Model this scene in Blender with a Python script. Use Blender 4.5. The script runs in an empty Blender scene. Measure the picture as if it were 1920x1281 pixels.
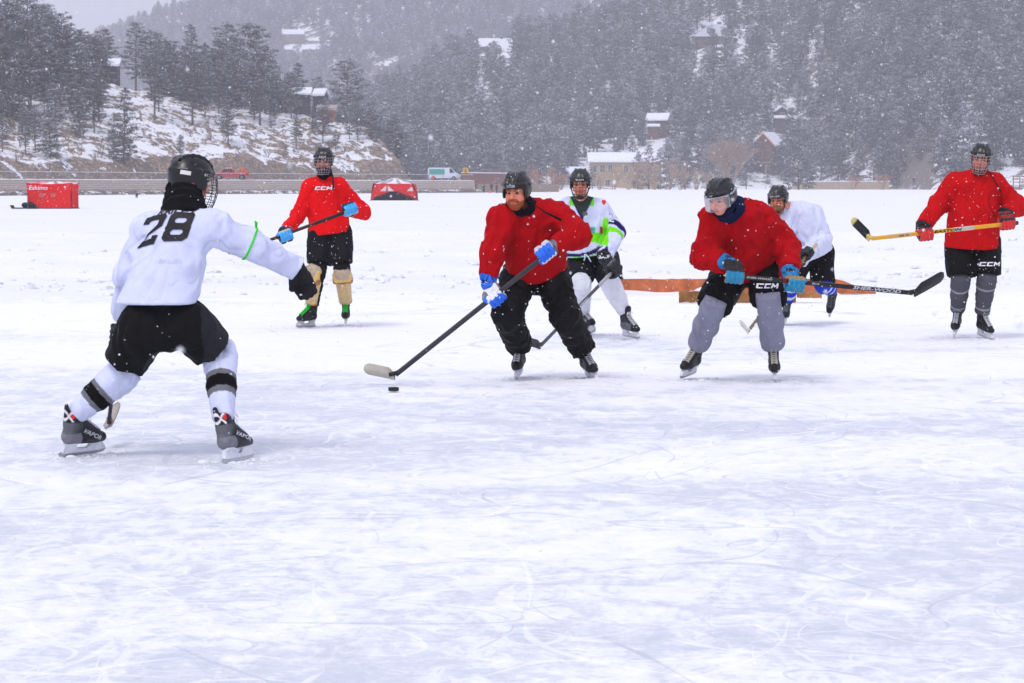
import bpy, bmesh, math, random
import numpy as np
from mathutils import Vector, Matrix
from mathutils.bvhtree import BVHTree
R = math.radians
SC = bpy.context.scene
COL = SC.collection
random.seed(7)
RNG = np.random.default_rng(11)

# ------------------------------------------------------------------ camera, sky, sun, exposure
FPX, CAMH, HORIZ = 4533.0, 1.45, 346.0
PITCH = math.atan((640.5 - HORIZ) / FPX)
cam_data = bpy.data.cameras.new('camera')
cam_data.sensor_width = 36.0
cam_data.lens = FPX / 1920 * 36
cam_data.clip_start = 0.3
cam_data.clip_end = 9000
cam_data.dof.use_dof = True
cam_data.dof.focus_distance = 18.0
cam_data.dof.aperture_fstop = 15.0
cam = bpy.data.objects.new('camera', cam_data)
cam.location = (0, 0, CAMH)
cam.rotation_euler = (R(90) - PITCH, 0, 0)
COL.objects.link(cam)
SC.camera = cam

SUN_EL, SUN_ROT = 58, 205
world = bpy.data.worlds.new('World')
SC.world = world
world.use_nodes = True
wt = world.node_tree
wbg = wt.nodes['Background']
sky = wt.nodes.new('ShaderNodeTexSky')
sky.sky_type = 'NISHITA'
sky.sun_disc = False
sky.sun_elevation = R(SUN_EL)
sky.sun_rotation = R(SUN_ROT)
sky.dust_density = 4.0
sky.air_density = 1.5
hsv = wt.nodes.new('ShaderNodeHueSaturation')      # cloud cover greys the sky
hsv.inputs['Saturation'].default_value = 0.22
wmix = wt.nodes.new('ShaderNodeMixRGB')
wmix.inputs[0].default_value = 0.75
wmix.inputs[2].default_value = (6.1, 6.2, 8.0, 1)
wt.links.new(sky.outputs[0], hsv.inputs['Color'])
wt.links.new(hsv.outputs[0], wmix.inputs[1])
wtc = wt.nodes.new('ShaderNodeTexCoord'); wsep = wt.nodes.new('ShaderNodeSeparateXYZ')     # overcast: brighter overhead than at the horizon
wmr = wt.nodes.new('ShaderNodeMapRange'); wmr.inputs['From Min'].default_value = 0.0; wmr.inputs['From Max'].default_value = 1.0
wmr.inputs['To Min'].default_value = 1.32; wmr.inputs['To Max'].default_value = 1.70
wsc = wt.nodes.new('ShaderNodeVectorMath'); wsc.operation = 'SCALE'
wt.links.new(wtc.outputs['Generated'], wsep.inputs[0]); wt.links.new(wsep.outputs['Z'], wmr.inputs['Value'])
wt.links.new(wmix.outputs[0], wsc.inputs[0]); wt.links.new(wmr.outputs[0], wsc.inputs['Scale'])
wt.links.new(wsc.outputs[0], wbg.inputs['Color'])
wbg.inputs['Strength'].default_value = 0.09
sun_d = bpy.data.lights.new('sun', 'SUN')
sun_d.energy = 1.4
sun_d.angle = R(14)
sun_d.color = (1.0, 0.97, 0.94)
sun = bpy.data.objects.new('sun', sun_d)
_a = R(SUN_ROT)
_sd = Vector((math.sin(_a) * math.cos(R(SUN_EL)), math.cos(_a) * math.cos(R(SUN_EL)), math.sin(R(SUN_EL))))
sun.rotation_euler = (-_sd).to_track_quat('-Z', 'Y').to_euler()
sun.location = (0, 0, 50)
COL.objects.link(sun)
SC.view_settings.view_transform = 'Standard'
SC.view_settings.look = 'None'
SC.view_settings.exposure = -0.10
SC.view_settings.gamma = 1.0
SC.cycles.volume_bounces = 1
SC.cycles.max_bounces = 8
SC.cycles.transparent_max_bounces = 8

# ------------------------------------------------------------------ pixel -> place
def A(*v): return np.array(v, float)
def at(px, py, D):
    xc = (px - 960) / FPX; yc = (640.5 - py) / FPX
    c, s = math.cos(PITCH), math.sin(PITCH)
    y = yc * s + c; z = yc * c - s
    return A(xc / y * D, D, CAMH + z / y * D)
def gd(py):                      # distance at which the ice is seen at image row py
    yc = (640.5 - py) / FPX
    c, s = math.cos(PITCH), math.sin(PITCH)
    return -CAMH / ((yc * c - s) / (yc * s + c))
def G(px, py): return at(px, py, gd(py))
def nrm(v):
    v = np.asarray(v, float); return v / (np.linalg.norm(v) + 1e-12)

# ------------------------------------------------------------------ materials
def nd(t, typ, **kw):
    n = t.nodes.new(typ)
    for k, v in kw.items():
        if k in n.inputs.keys(): n.inputs[k].default_value = v
        else: setattr(n, k, v)
    return n
def vmat(name, rough=.8, metal=0., bump=0., bscale=400., var=.12, vscale=30., spec=.3, sheen=0., coat=0., folds=0.):
    """surface colour from the mesh's own dye colours, varied by noise, with a fine weave or grain"""
    m = bpy.data.materials.new(name); m.use_nodes = True
    t = m.node_tree; b = t.nodes['Principled BSDF']
    at_ = nd(t, 'ShaderNodeAttribute', attribute_name='Col')
    tc = nd(t, 'ShaderNodeTexCoord')
    n = nd(t, 'ShaderNodeTexNoise', Scale=vscale, Detail=4.)
    t.links.new(tc.outputs['Object'], n.inputs['Vector'])
    mr = nd(t, 'ShaderNodeMapRange')
    mr.inputs['From Min'].default_value = .3; mr.inputs['From Max'].default_value = .7
    mr.inputs['To Min'].default_value = 1 - var; mr.inputs['To Max'].default_value = 1 + var
    t.links.new(n.outputs['Fac'], mr.inputs['Value'])
    mx = nd(t, 'ShaderNodeVectorMath', operation='SCALE')
    t.links.new(at_.outputs['Color'], mx.inputs[0]); t.links.new(mr.outputs[0], mx.inputs['Scale'])
    t.links.new(mx.outputs[0], b.inputs['Base Color'])
    b.inputs['Roughness'].default_value = rough
    b.inputs['Metallic'].default_value = metal
    b.inputs['Specular IOR Level'].default_value = spec
    if sheen: b.inputs['Sheen Weight'].default_value = sheen
    if coat: b.inputs['Coat Weight'].default_value = coat; b.inputs['Coat Roughness'].default_value = .15
    if bump:
        n2 = nd(t, 'ShaderNodeTexNoise', Scale=bscale, Detail=3.)
        t.links.new(tc.outputs['Object'], n2.inputs['Vector'])
        bp = nd(t, 'ShaderNodeBump', Strength=bump, Distance=.004)
        t.links.new(n2.outputs['Fac'], bp.inputs['Height']); t.links.new(bp.outputs[0], b.inputs['Normal'])
        if folds:
            mp = nd(t, 'ShaderNodeMapping'); mp.inputs['Scale'].default_value = (1, 1, .55); mp.inputs['Rotation'].default_value = (0, .25, 0)
            t.links.new(tc.outputs['Object'], mp.inputs['Vector'])
            n3 = nd(t, 'ShaderNodeTexNoise', Scale=4.2, Detail=2.5, Roughness=.5, Distortion=.5); t.links.new(mp.outputs[0], n3.inputs['Vector'])
            s1 = nd(t, 'ShaderNodeMath', operation='SUBTRACT'); s1.inputs[1].default_value = .5; t.links.new(n3.outputs['Fac'], s1.inputs[0])
            s2 = nd(t, 'ShaderNodeMath', operation='ABSOLUTE'); t.links.new(s1.outputs[0], s2.inputs[0])
            s3 = nd(t, 'ShaderNodeMath', operation='POWER'); s3.inputs[1].default_value = .85; t.links.new(s2.outputs[0], s3.inputs[0])
            b3 = nd(t, 'ShaderNodeBump', Strength=folds, Distance=.2); t.links.new(s3.outputs[0], b3.inputs['Height']); t.links.new(bp.outputs[0], b3.inputs['Normal']); t.links.new(b3.outputs[0], b.inputs['Normal'])
    return m
M = {}
M['cloth'] = vmat('knit_cloth', .9, bump=.5, bscale=260, var=.07, vscale=9, spec=.15, folds=.55)
M['nylon'] = vmat('nylon_shell', .7, bump=.35, bscale=120, var=.12, vscale=14, spec=.15, folds=.6)
M['skin'] = vmat('skin', .5, bump=.2, bscale=180, var=.10, vscale=45, spec=.35)
M['hair'] = vmat('hair', .7, bump=.8, bscale=300, var=.3, vscale=120)
M['plastic'] = vmat('helmet_plastic', .32, bump=.1, bscale=60, var=.15, vscale=20, spec=.5)
M['leather'] = vmat('worn_leather', .55, bump=.4, bscale=160, var=.16, vscale=35, spec=.4)
M['metal'] = vmat('steel', .3, metal=.9, var=.1)
M['paint'] = vmat('painted_surface', .45, var=.1, vscale=20)
M['matte'] = vmat('matte_surface', .9, bump=.5, bscale=8, var=.22, vscale=3)
M['wood'] = vmat('wood_grain', .75, bump=.6, bscale=60, var=.3, vscale=8)
M['print'] = vmat('print_ink', .6, var=.05)
M['bark'] = vmat('pine_bark', .95, var=.3, vscale=2)
M['needles'] = vmat('frosted_needles', .9, var=.25, vscale=1.5, spec=.1)
M['flake'] = vmat('snow_flake', .8, var=.0, spec=.1)

def tint_by_tree(m, lo, hi):
    t = m.node_tree; b = t.nodes['Principled BSDF']; l = b.inputs['Base Color'].links[0]; src_ = l.from_socket
    oi = nd(t, 'ShaderNodeObjectInfo'); mr = nd(t, 'ShaderNodeMapRange'); mr.inputs['To Min'].default_value = lo; mr.inputs['To Max'].default_value = hi
    t.links.new(oi.outputs['Random'], mr.inputs['Value']); v = nd(t, 'ShaderNodeVectorMath', operation='SCALE'); t.links.new(src_, v.inputs[0]); t.links.new(mr.outputs[0], v.inputs['Scale']); t.links.new(v.outputs[0], b.inputs['Base Color'])
tint_by_tree(M['needles'], .62, 1.35)
def visor_mat():
    m = bpy.data.materials.new('clear_visor'); m.use_nodes = True
    t = m.node_tree; b = t.nodes['Principled BSDF']
    b.inputs['Base Color'].default_value = (.93, .95, 1, 1); b.inputs['Roughness'].default_value = .06
    tr = nd(t, 'ShaderNodeBsdfTransparent'); mx = nd(t, 'ShaderNodeMixShader')
    fr = nd(t, 'ShaderNodeFresnel', IOR=1.5)
    ad = nd(t, 'ShaderNodeMath', operation='ADD'); ad.inputs[1].default_value = .03
    n = nd(t, 'ShaderNodeTexNoise', Scale=25.); ml = nd(t, 'ShaderNodeMath', operation='MULTIPLY'); ml.inputs[1].default_value = .06
    t.links.new(n.outputs['Fac'], ml.inputs[0])
    a2 = nd(t, 'ShaderNodeMath', operation='ADD')
    t.links.new(fr.outputs[0], ad.inputs[0]); t.links.new(ad.outputs[0], a2.inputs[0]); t.links.new(ml.outputs[0], a2.inputs[1])
    t.links.new(a2.outputs[0], mx.inputs[0]); t.links.new(tr.outputs[0], mx.inputs[1]); t.links.new(b.outputs[0], mx.inputs[2])
    t.links.new(mx.outputs[0], t.nodes['Material Output'].inputs['Surface'])
    return m
M['visor'] = visor_mat()

# ------------------------------------------------------------------ mesh helpers
ORG = {}
def mesh_np(name, V, F, C=None, mat='matte', smooth=True):
    """V n*3, F list of int arrays (m*3 or m*4), C n*3 colours"""
    me = bpy.data.meshes.new(name)
    V = np.ascontiguousarray(V, np.float32)
    if isinstance(F, np.ndarray): F = [F]
    F = [np.asarray(f, np.int32) for f in F if len(f)]
    me.vertices.add(len(V)); me.vertices.foreach_set('co', V.ravel())
    nl = sum(f.size for f in F); npoly = sum(len(f) for f in F)
    if npoly:
        me.loops.add(nl); me.loops.foreach_set('vertex_index', np.concatenate([f.ravel() for f in F]))
        me.polygons.add(npoly)
        tot = np.concatenate([np.full(len(f), f.shape[1], np.int32) for f in F])
        st = np.concatenate([[0], np.cumsum(tot)[:-1]]).astype(np.int32)
        me.polygons.foreach_set('loop_start', st)
        me.polygons.foreach_set('use_smooth', np.full(npoly, smooth))
    if C is not None:
        a = me.color_attributes.new('Col', 'FLOAT_COLOR', 'POINT')
        C4 = np.ones((len(V), 4), np.float32); C4[:, :3] = C
        a.data.foreach_set('color', C4.ravel())
    me.materials.append(M[mat] if isinstance(mat, str) else mat)
    me.update(calc_edges=True); me.validate()
    return me
def link(name, me, parent=None, org=None, loc=None):
    o = bpy.data.objects.new(name, me)
    COL.objects.link(o)
    if parent is not None:
        o.parent = parent
    if loc is not None: o.location = loc
    return o
def tag(o, label=None, cat=None, group=None, kind=None):
    if label: o['label'] = label
    if cat: o['category'] = cat
    if group: o['group'] = group
    if kind: o['kind'] = kind
    return o
def empty(name, loc, label, cat, group=None, rotz=0):
    o = bpy.data.objects.new(name, None); COL.objects.link(o)
    o.empty_display_size = .3
    o.location = tuple(loc); o.rotation_euler = (0, 0, rotz)
    ORG[o.name] = np.array(loc, float)
    tag(o, label, cat, group)
    return o
def put(name, V, F, C, mat, parent=None, smooth=True, org=None):
    """link a mesh given in world coordinates under parent (or top-level with origin org)"""
    V = np.asarray(V, float)
    if parent is not None: og = ORG[parent.name]
    else: og = V.mean(0) if org is None else np.asarray(org, float)
    C = np.asarray(C, float)
    if C.ndim == 1: C = np.tile(C[:3], (len(V), 1))
    me = mesh_np(name, V - og, F, C, mat, smooth)
    o = link(name, me, parent)
    if parent is None: o.location = tuple(og)
    ORG[o.name] = og
    return o

class MB:
    """collects simple shapes with colours into one mesh"""
    def __init__(s): s.V = []; s.C = []; s.F3 = []; s.F4 = []; s.n = 0
    def add(s, V, F, c):
        V = np.asarray(V, float); c = np.asarray(c, float)
        if c.ndim == 1: c = np.tile(c[:3], (len(V), 1))
        if isinstance(F, np.ndarray): F = [F]
        for f in F:
            f = np.asarray(f, int)
            if len(f) == 0: continue
            (s.F3 if f.shape[1] == 3 else s.F4).append(f + s.n)
        s.V.append(V); s.C.append(c); s.n += len(V); return s
    def box(s, lo, hi, c, fr=None):
        lo = np.asarray(lo, float); hi = np.asarray(hi, float)
        V = np.array([[x, y, z] for z in (lo[2], hi[2]) for y in (lo[1], hi[1]) for x in (lo[0], hi[0])])
        F = np.array([[0, 2, 3, 1], [4, 5, 7, 6], [0, 1, 5, 4], [2, 6, 7, 3], [0, 4, 6, 2], [1, 3, 7, 5]])
        if fr is not None: V = fr[0] + V @ np.array(fr[1:])
        return s.add(V, F, c)
    def bar(s, a, b, w, h, c, up=(0, 0, 1)):
        a = np.asarray(a, float); b = np.asarray(b, float); t = b - a; L = np.linalg.norm(t); t = t / L
        u = np.asarray(up, float); u = u - t * (u @ t)
        if np.linalg.norm(u) < 1e-3: u = A(1, 0, 0) - t * t[0]
        u = nrm(u); r = np.cross(t, u)
        return s.box((0, -w / 2, -h / 2), (L, w / 2, h / 2), c, (a, t, r, u))
    def tube(s, P, r, c, n=8, cap=True, closed=False):
        P = np.asarray(P, float); m = len(P)
        r = np.broadcast_to(np.asarray(r, float), (m,))
        T = np.gradient(P, axis=0) if not closed else np.roll(P, -1, 0) - np.roll(P, 1, 0)
        T /= np.linalg.norm(T, axis=1)[:, None] + 1e-12
        u = np.cross(T[0], [0.3, .2, 1.]); u = nrm(u)
        V = []
        for i in range(m):
            u = nrm(u - T[i] * (u @ T[i])); w = np.cross(T[i], u)
            a = np.arange(n) * 2 * math.pi / n
            V.append(P[i] + r[i] * (np.cos(a)[:, None] * u + np.sin(a)[:, None] * w))
        V = np.concatenate(V)
        F = []
        for i in range(m if closed else m - 1):
            j = (i + 1) % m
            for k in range(n): F.append([i * n + k, i * n + (k + 1) % n, j * n + (k + 1) % n, j * n + k])
        F = [np.array(F)]
        if cap and not closed:
            nv = len(V); V = np.vstack([V, P[0], P[-1]])
            F.append(np.array([[nv, (k + 1) % n, k] for k in range(n)]))
            F.append(np.array([[nv + 1, (m - 1) * n + k, (m - 1) * n + (k + 1) % n] for k in range(n)]))
        return s.add(V, F, c)
    def prism(s, poly, fr, d0, d1, c):
        """polygon (2D list) in frame (o,U,V,N) extruded along N from d0 to d1"""
        o, U, W, N = [np.asarray(x, float) for x in fr]
        me = bmesh.new()
        vs = [me.verts.new((p[0], p[1], 0)) for p in poly]
        f = me.faces.new(vs); f.normal_update()
        if f.normal.z < 0: f.normal_flip()
        r = bmesh.ops.triangulate(me, faces=[f])
        me.verts.index_update()
        tri = np.array([[v.index for v in q.verts] for q in me.faces]); n = len(poly)
        rev = sum(poly[i][0] * poly[(i + 1) % n][1] - poly[(i + 1) % n][0] * poly[i][1] for i in range(n)) < 0
        P = np.array([(v.co.x, v.co.y) for v in me.verts]); me.free()
        V = np.vstack([o + P[:, :1] * U + P[:, 1:] * W + N * d for d in (d0, d1)])
        side = []
        for i in range(n):
            j = (i + 1) % n
            side.append([j, i, i + n, j + n] if rev else [i, j, j + n, i + n])
        return s.add(V, [tri[:, ::-1], tri + n, np.array(side)], c)
    def build(s, name, mat, parent=None, smooth=False, org=None):
        F = []
        if s.F3: F.append(np.concatenate(s.F3))
        if s.F4: F.append(np.concatenate(s.F4))
        return put(name, np.concatenate(s.V), F, np.concatenate(s.C), mat, parent, smooth, org)

# ------------------------------------------------------------------ signed-distance modelling
def fold_noise(P, k, seed, oct=2):
    rg = np.random.default_rng(seed); out = 0.
    for o in range(oct):
        acc = 0.
        for i in range(5):
            d = rg.normal(size=3); d *= k * (1.7 ** o) * rg.uniform(.6, 1.4) / (np.linalg.norm(d) + 1e-9)
            acc = acc + np.sin(P @ d + rg.uniform(0, 6.28))
        out = out + acc / 5 / (1.6 ** o)
    return out
class SDF:
    def __init__(s, h=.01, k=.02): s.h = h; s.k = k; s.P = []
    def _add(s, fn, lo, hi, c, op='u', k=None):
        s.P.append((fn, np.asarray(lo, float), np.asarray(hi, float), None if c is None else np.asarray(c, float), op, s.k if k is None else k)); return s
    def cone(s, a, b, ra, rb, c, n=None, q=1., flat='', op='u', k=None):
        a = np.asarray(a, float); b = np.asarray(b, float); L = np.linalg.norm(b - a); t = (b - a) / L
        N = None
        if n is not None and q != 1.: N = np.asarray(n, float); N = nrm(N - t * (N @ t))
        def fn(X):
            v = X - a; h = v @ t; hc = np.clip(h / L, 0, 1)
            w = v - (hc * L)[..., None] * t
            if N is not None: w = w + (q - 1) * (w @ N)[..., None] * N
            d = np.sqrt((w * w).sum(-1)) - (ra + (rb - ra) * hc)
            if 'a' in flat: d = np.maximum(d, -h)
            if 'b' in flat: d = np.maximum(d, h - L)
            return d
        r = max(ra, rb)
        return s._add(fn, np.minimum(a, b) - r, np.maximum(a, b) + r, c, op, k)
    def ell(s, o, r, c, fr=None, op='u', k=None):
        o = np.asarray(o, float); r = np.asarray(r, float); m = np.eye(3) if fr is None else np.array(fr)
        def fn(X):
            p = (X - o) @ m.T; k0 = np.sqrt(((p / r) ** 2).sum(-1)) + 1e-9; k1 = np.sqrt(((p / r ** 2) ** 2).sum(-1)) + 1e-9
            return k0 * (k0 - 1) / k1
        R_ = r.max(); return s._add(fn, o - R_, o + R_, c, op, k)
    def box(s, o, hf, rr, c, fr=None, op='u', k=None):
        o = np.asarray(o, float); hf = np.asarray(hf, float); m = np.eye(3) if fr is None else np.array(fr)
        def fn(X):
            q = np.abs((X - o) @ m.T) - (hf - rr)
            return np.sqrt((np.maximum(q, 0) ** 2).sum(-1)) + np.minimum(q.max(-1), 0) - rr
        R_ = np.linalg.norm(hf); return s._add(fn, o - R_, o + R_, c, op, k)
    def mesh(s, disp=None, colf=None, maxn=6e6):
        h = s.h
        un = [p for p in s.P if p[4] == 'u']
        lo = np.min([p[1] for p in un], 0) - 4 * h; hi = np.max([p[2] for p in un], 0) + 4 * h
        n = np.ceil((hi - lo) / h).astype(int) + 1
        while n.prod() > maxn: h *= 1.1; n = np.ceil((hi - lo) / h).astype(int) + 1
        Fd = np.full(n, .3, np.float32)
        ax = [lo[i] + h * np.arange(n[i]) for i in range(3)]
        for fn, l, u, c, op, k in s.P:
            mg = k + 3 * h
            i0 = np.clip(np.floor((l - mg - lo) / h).astype(int), 0, n); i1 = np.clip(np.ceil((u + mg - lo) / h).astype(int) + 1, 0, n)
            if (i1 <= i0).any(): continue
            X = np.stack(np.meshgrid(*[ax[i][i0[i]:i1[i]] for i in range(3)], indexing='ij'), -1)
            d = fn(X); sl = tuple(slice(i0[i], i1[i]) for i in range(3)); f = Fd[sl]
            if op == 'u':
                if k > 0:
                    hh = np.maximum(k - np.abs(f - d), 0) / k
                    f = np.minimum(f, d) - hh * hh * k * .25
                else: f = np.minimum(f, d)
            else:
                if k > 0:
                    hh = np.maximum(k - np.abs(f + d), 0) / k
                    f = np.maximum(f, -d) + hh * hh * k * .25
                else: f = np.maximum(f, -d)
            Fd[sl] = f
        if disp is not None:
            idx = np.nonzero(np.abs(Fd) < .03 + 2 * h)
            X = lo + h * np.stack(idx, -1)
            Fd[idx] += disp(X).astype(np.float32)
        S_ = Fd < 0
        c8 = [S_[i:n[0] - 1 + i, j:n[1] - 1 + j, k_:n[2] - 1 + k_] for i in (0, 1) for j in (0, 1) for k_ in (0, 1)]
        al = np.logical_and.reduce(c8); an = np.logical_or.reduce(c8)
        I = np.stack(np.nonzero(an & ~al), -1)
        vid = np.full(n - 1, -1, np.int32); vid[tuple(I.T)] = np.arange(len(I))
        cor = np.array([[i, j, k_] for i in (0, 1) for j in (0, 1) for k_ in (0, 1)])
        val = np.stack([Fd[tuple((I + c).T)] for c in cor], -1)
        acc = np.zeros((len(I), 3)); cnt = np.zeros(len(I))
        for a in range(8):
            for b in range(a + 1, 8):
                if np.abs(cor[a] - cor[b]).sum() != 1: continue
                va, vb = val[:, a], val[:, b]; m = (va < 0) != (vb < 0)
                t = np.where(m, va / np.where(m, va - vb, 1), 0)
                acc += m[:, None] * (cor[a] + t[:, None] * (cor[b] - cor[a])); cnt += m
        V = lo + h * (I + acc / cnt[:, None])
        Q = []
        for ax_ in range(3):
            o1, o2 = [(1, 2), (2, 0), (0, 1)][ax_]
            sl0 = [slice(1, n[i] - 1) for i in range(3)]; sl0[ax_] = slice(0, n[ax_] - 1)
            sl1 = list(sl0); sl1[ax_] = slice(1, n[ax_])
            s0 = S_[tuple(sl0)]; s1 = S_[tuple(sl1)]
            E = np.stack(np.nonzero(s0 != s1), -1)
            if not len(E): continue
            sgn = s0[tuple(E.T)]
            E = E + np.array([0 if i == ax_ else 1 for i in range(3)])
            e1 = np.eye(3, dtype=int)[o1]; e2 = np.eye(3, dtype=int)[o2]
            q = np.stack([vid[tuple((E - d_).T)] for d_ in (e1 + e2, e2, 0 * e1, e1)], -1)
            q = np.where(sgn[:, None], q, q[:, ::-1]); Q.append(q)
        Q = np.concatenate(Q); Q = Q[(Q >= 0).all(1)]
        C = None
        best = np.full(len(V), 1e9); C = np.ones((len(V), 3)) * .5
        for fn, l, u, c, op, k in s.P:
            if c is None: continue
            m = np.nonzero(((V > l - .03) & (V < u + .03)).all(1))[0]
            if not len(m): continue
            d = fn(V[m]); d = d if op == 'u' else np.abs(d) - .004
            w = d < best[m]; best[m[w]] = d[w]; C[m[w]] = c
        if colf is not None: C = colf(V, C)
        s.V, s.F, s.C = V, Q, C
        return V, [Q], C
    def build(s, name, mat, parent=None, disp=None, colf=None):
        V, F, C = s.mesh(disp, colf)
        o = put(name, V, F, C, mat, parent, True)
        return o

# ------------------------------------------------------------------ lettering laid onto a surface
def text_polys(txt, size, shear=0., bold=0.):
    cu = bpy.data.curves.new('lettering', 'FONT'); cu.body = txt; cu.size = size; cu.shear = shear; cu.offset = bold * size
    cu.align_x = 'CENTER'; cu.align_y = 'CENTER'; cu.resolution_u = 3
    o = bpy.data.objects.new('lettering', cu); COL.objects.link(o)
    dg = bpy.context.evaluated_depsgraph_get(); me = bpy.data.meshes.new_from_object(o.evaluated_get(dg))
    bm = bmesh.new(); bm.from_mesh(me)
    bpy.data.objects.remove(o); bpy.data.curves.remove(cu); bpy.data.meshes.remove(me)
    return bm
def flat_bm(polys):
    bm = bmesh.new()
    for p in polys: bm.faces.new([bm.verts.new((x, y, 0)) for x, y in p])
    return bm
def ccm_logo(s):
    def sk(pts): return [((x + y * .22) * s, y * s) for x, y in pts]
    out = []; t = .26
    for x0 in (-1.55, -.42):
        out += [sk([(x0, -.5), (x0 + t, -.5), (x0 + t, .5), (x0, .5)]), sk([(x0 + t, -.5), (x0 + .95, -.5), (x0 + .95, -.5 + t), (x0 + t, -.5 + t)]), sk([(x0 + t, .5 - t), (x0 + .95, .5 - t), (x0 + .95, .5), (x0 + t, .5)])]
    x0 = .70
    out += [sk([(x0, -.5), (x0 + t, -.5), (x0 + t, .5), (x0, .5)]), sk([(x0 + .85, -.5), (x0 + .85 + t, -.5), (x0 + .85 + t, .5), (x0 + .85, .5)]),
            sk([(x0 + t, .5), (x0 + t, .05), (x0 + .555, -.35), (x0 + .555, .08)]), sk([(x0 + .555, .08), (x0 + .555, -.35), (x0 + .85, .05), (x0 + .85, .5)])]
    return flat_bm(out)
def decal(name, bm, target, o, U, W, color, parent, sx=1., lift=.003, seg=.02, mat='print', reach=.3, label=None):
    """wrap flat shapes onto target object's mesh: o centre, U right, W up; laid along -U x W"""
    bmesh.ops.triangulate(bm, faces=bm.faces[:])
    for _ in range(4):
        ed = [e for e in bm.edges if e.calc_length() > seg]
        if not ed: break
        bmesh.ops.subdivide_edges(bm, edges=ed, cuts=1)
        bmesh.ops.triangulate(bm, faces=[f for f in bm.faces if len(f.verts) > 3])
    bm.verts.index_update()
    P = np.array([v.co[:] for v in bm.verts]); F = np.array([[v.index for v in f.verts] for f in bm.faces]); bm.free()
    U = nrm(U); W = nrm(np.asarray(W, float) - U * (np.asarray(W, float) @ U)); N = np.cross(U, W)
    tg = ORG[target.name]; tm = target.data
    bv = BVHTree.FromPolygons([v.co[:] for v in tm.vertices], [p.vertices[:] for p in tm.polygons])
    X = np.zeros((len(P), 3)); ok = np.zeros(len(P), bool)
    for i, p in enumerate(P):
        s0 = o + U * p[0] * sx + W * p[1] + N * reach
        h, nn, _, dist = bv.ray_cast(Vector(s0 - tg), Vector(-N), reach * 2)
        if h is not None:
            if nn.dot(Vector(N)) < 0: nn = -nn
            X[i] = np.array(h) + tg + np.array(nn) * lift * .5 + N * lift; ok[i] = True
    F = F[ok[F].all(1)]
    if not len(F): return None
    ob = put(name, X, [F], color, mat, parent, False)
    ORG[ob.name] = ORG[parent.name]
    if label: ob['label'] = label
    return ob
# ------------------------------------------------------------------ people
def S(r, g, b):                                     # display colour -> base colour
    v = np.array([r, g, b]) / 255.
    return np.where(v < .04045, v / 12.92, ((v + .055) / 1.055) ** 2.4)
WHITE = S(210, 215, 241); BLK = S(13, 13, 15); RED = S(174, 2, 14); DRED = S(172, 5, 12)
SKIN = S(216, 140, 115); NAVY = S(18, 28, 62)
def frame(f, u):
    f = nrm(f); u = np.asarray(u, float); u = nrm(u - f * (u @ f)); s = np.cross(f, u)
    return f, u, s                                  # s = the person's right
class Fr:
    def __init__(self, o, f, u): self.o = np.asarray(o, float); self.f, self.u, self.s = frame(f, u); self.m = [self.s, self.f, self.u]
    def p(self, s, f, u): return self.o + s * self.s + f * self.f + u * self.u

def head_sdf(S_, H, k, p):
    sk = np.array(p.get('skin', SKIN)); e = lambda o, r, c=sk, **kw: S_.ell(H.p(*o), r, c, fr=k, **kw)
    e((0, -.012, .03), (.076, .096, .086)); e((0, .018, -.035), (.062, .066, .08))
    e((0, .035, -.085), (.042, .042, .03)); 
    for q in (-1, 1):
        e((.042 * q, .055, -.035), (.026, .028, .03), k=.02)
        e((.030 * q, .080, .018), (.024, .012, .009), np.array(p.get('brow', sk * .62)), k=.008)
        e((.031 * q, .096, -.001), (.015, .016, .009), op='s', k=.012, c=None)
        e((.031 * q, .0765, -.001), (.0095, .008, .0045), S(60, 52, 50), k=.003)
        e((.079 * q, -.012, -.012), (.010, .020, .032), sk * .95, k=.01)
        e((.010 * q, .092, -.036), (.008, .011, .007), sk * .9, k=.008)
    S_.cone(H.p(0, .084, .004), H.p(0, .106, -.03), .009, .011, sk, k=.012)
    lip = sk * A(.86, .62, .62)
    e((0, .083, -.062), (.023, .012, .006), lip, k=.006); e((0, .081, -.074), (.020, .012, .006), lip, k=.006)
    e((0, .092, -.068), (.016, .012, .0035), None, op='s', k=.003)
    if p.get('beard') is not None:
        b = np.array(p['beard']); L = p.get('beard_len', .0)
        e((0, .045, -.098 - L / 2), (.046, .042, .026 + L / 2), b, k=.02)
        for q in (-1, 1):
            e((.050 * q, .030, -.070), (.018, .040, .034), b, k=.02)
            e((.060 * q, .005, -.035), (.013, .020, .036), b, k=.015)
            e((.018 * q, .088, -.053), (.019, .011, .007), b, k=.008); e((.032 * q, .066, -.070), (.012, .020, .022), b, k=.01)
        e((0, .082, -.088), (.022, .012, .010), b, k=.01)

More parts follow.
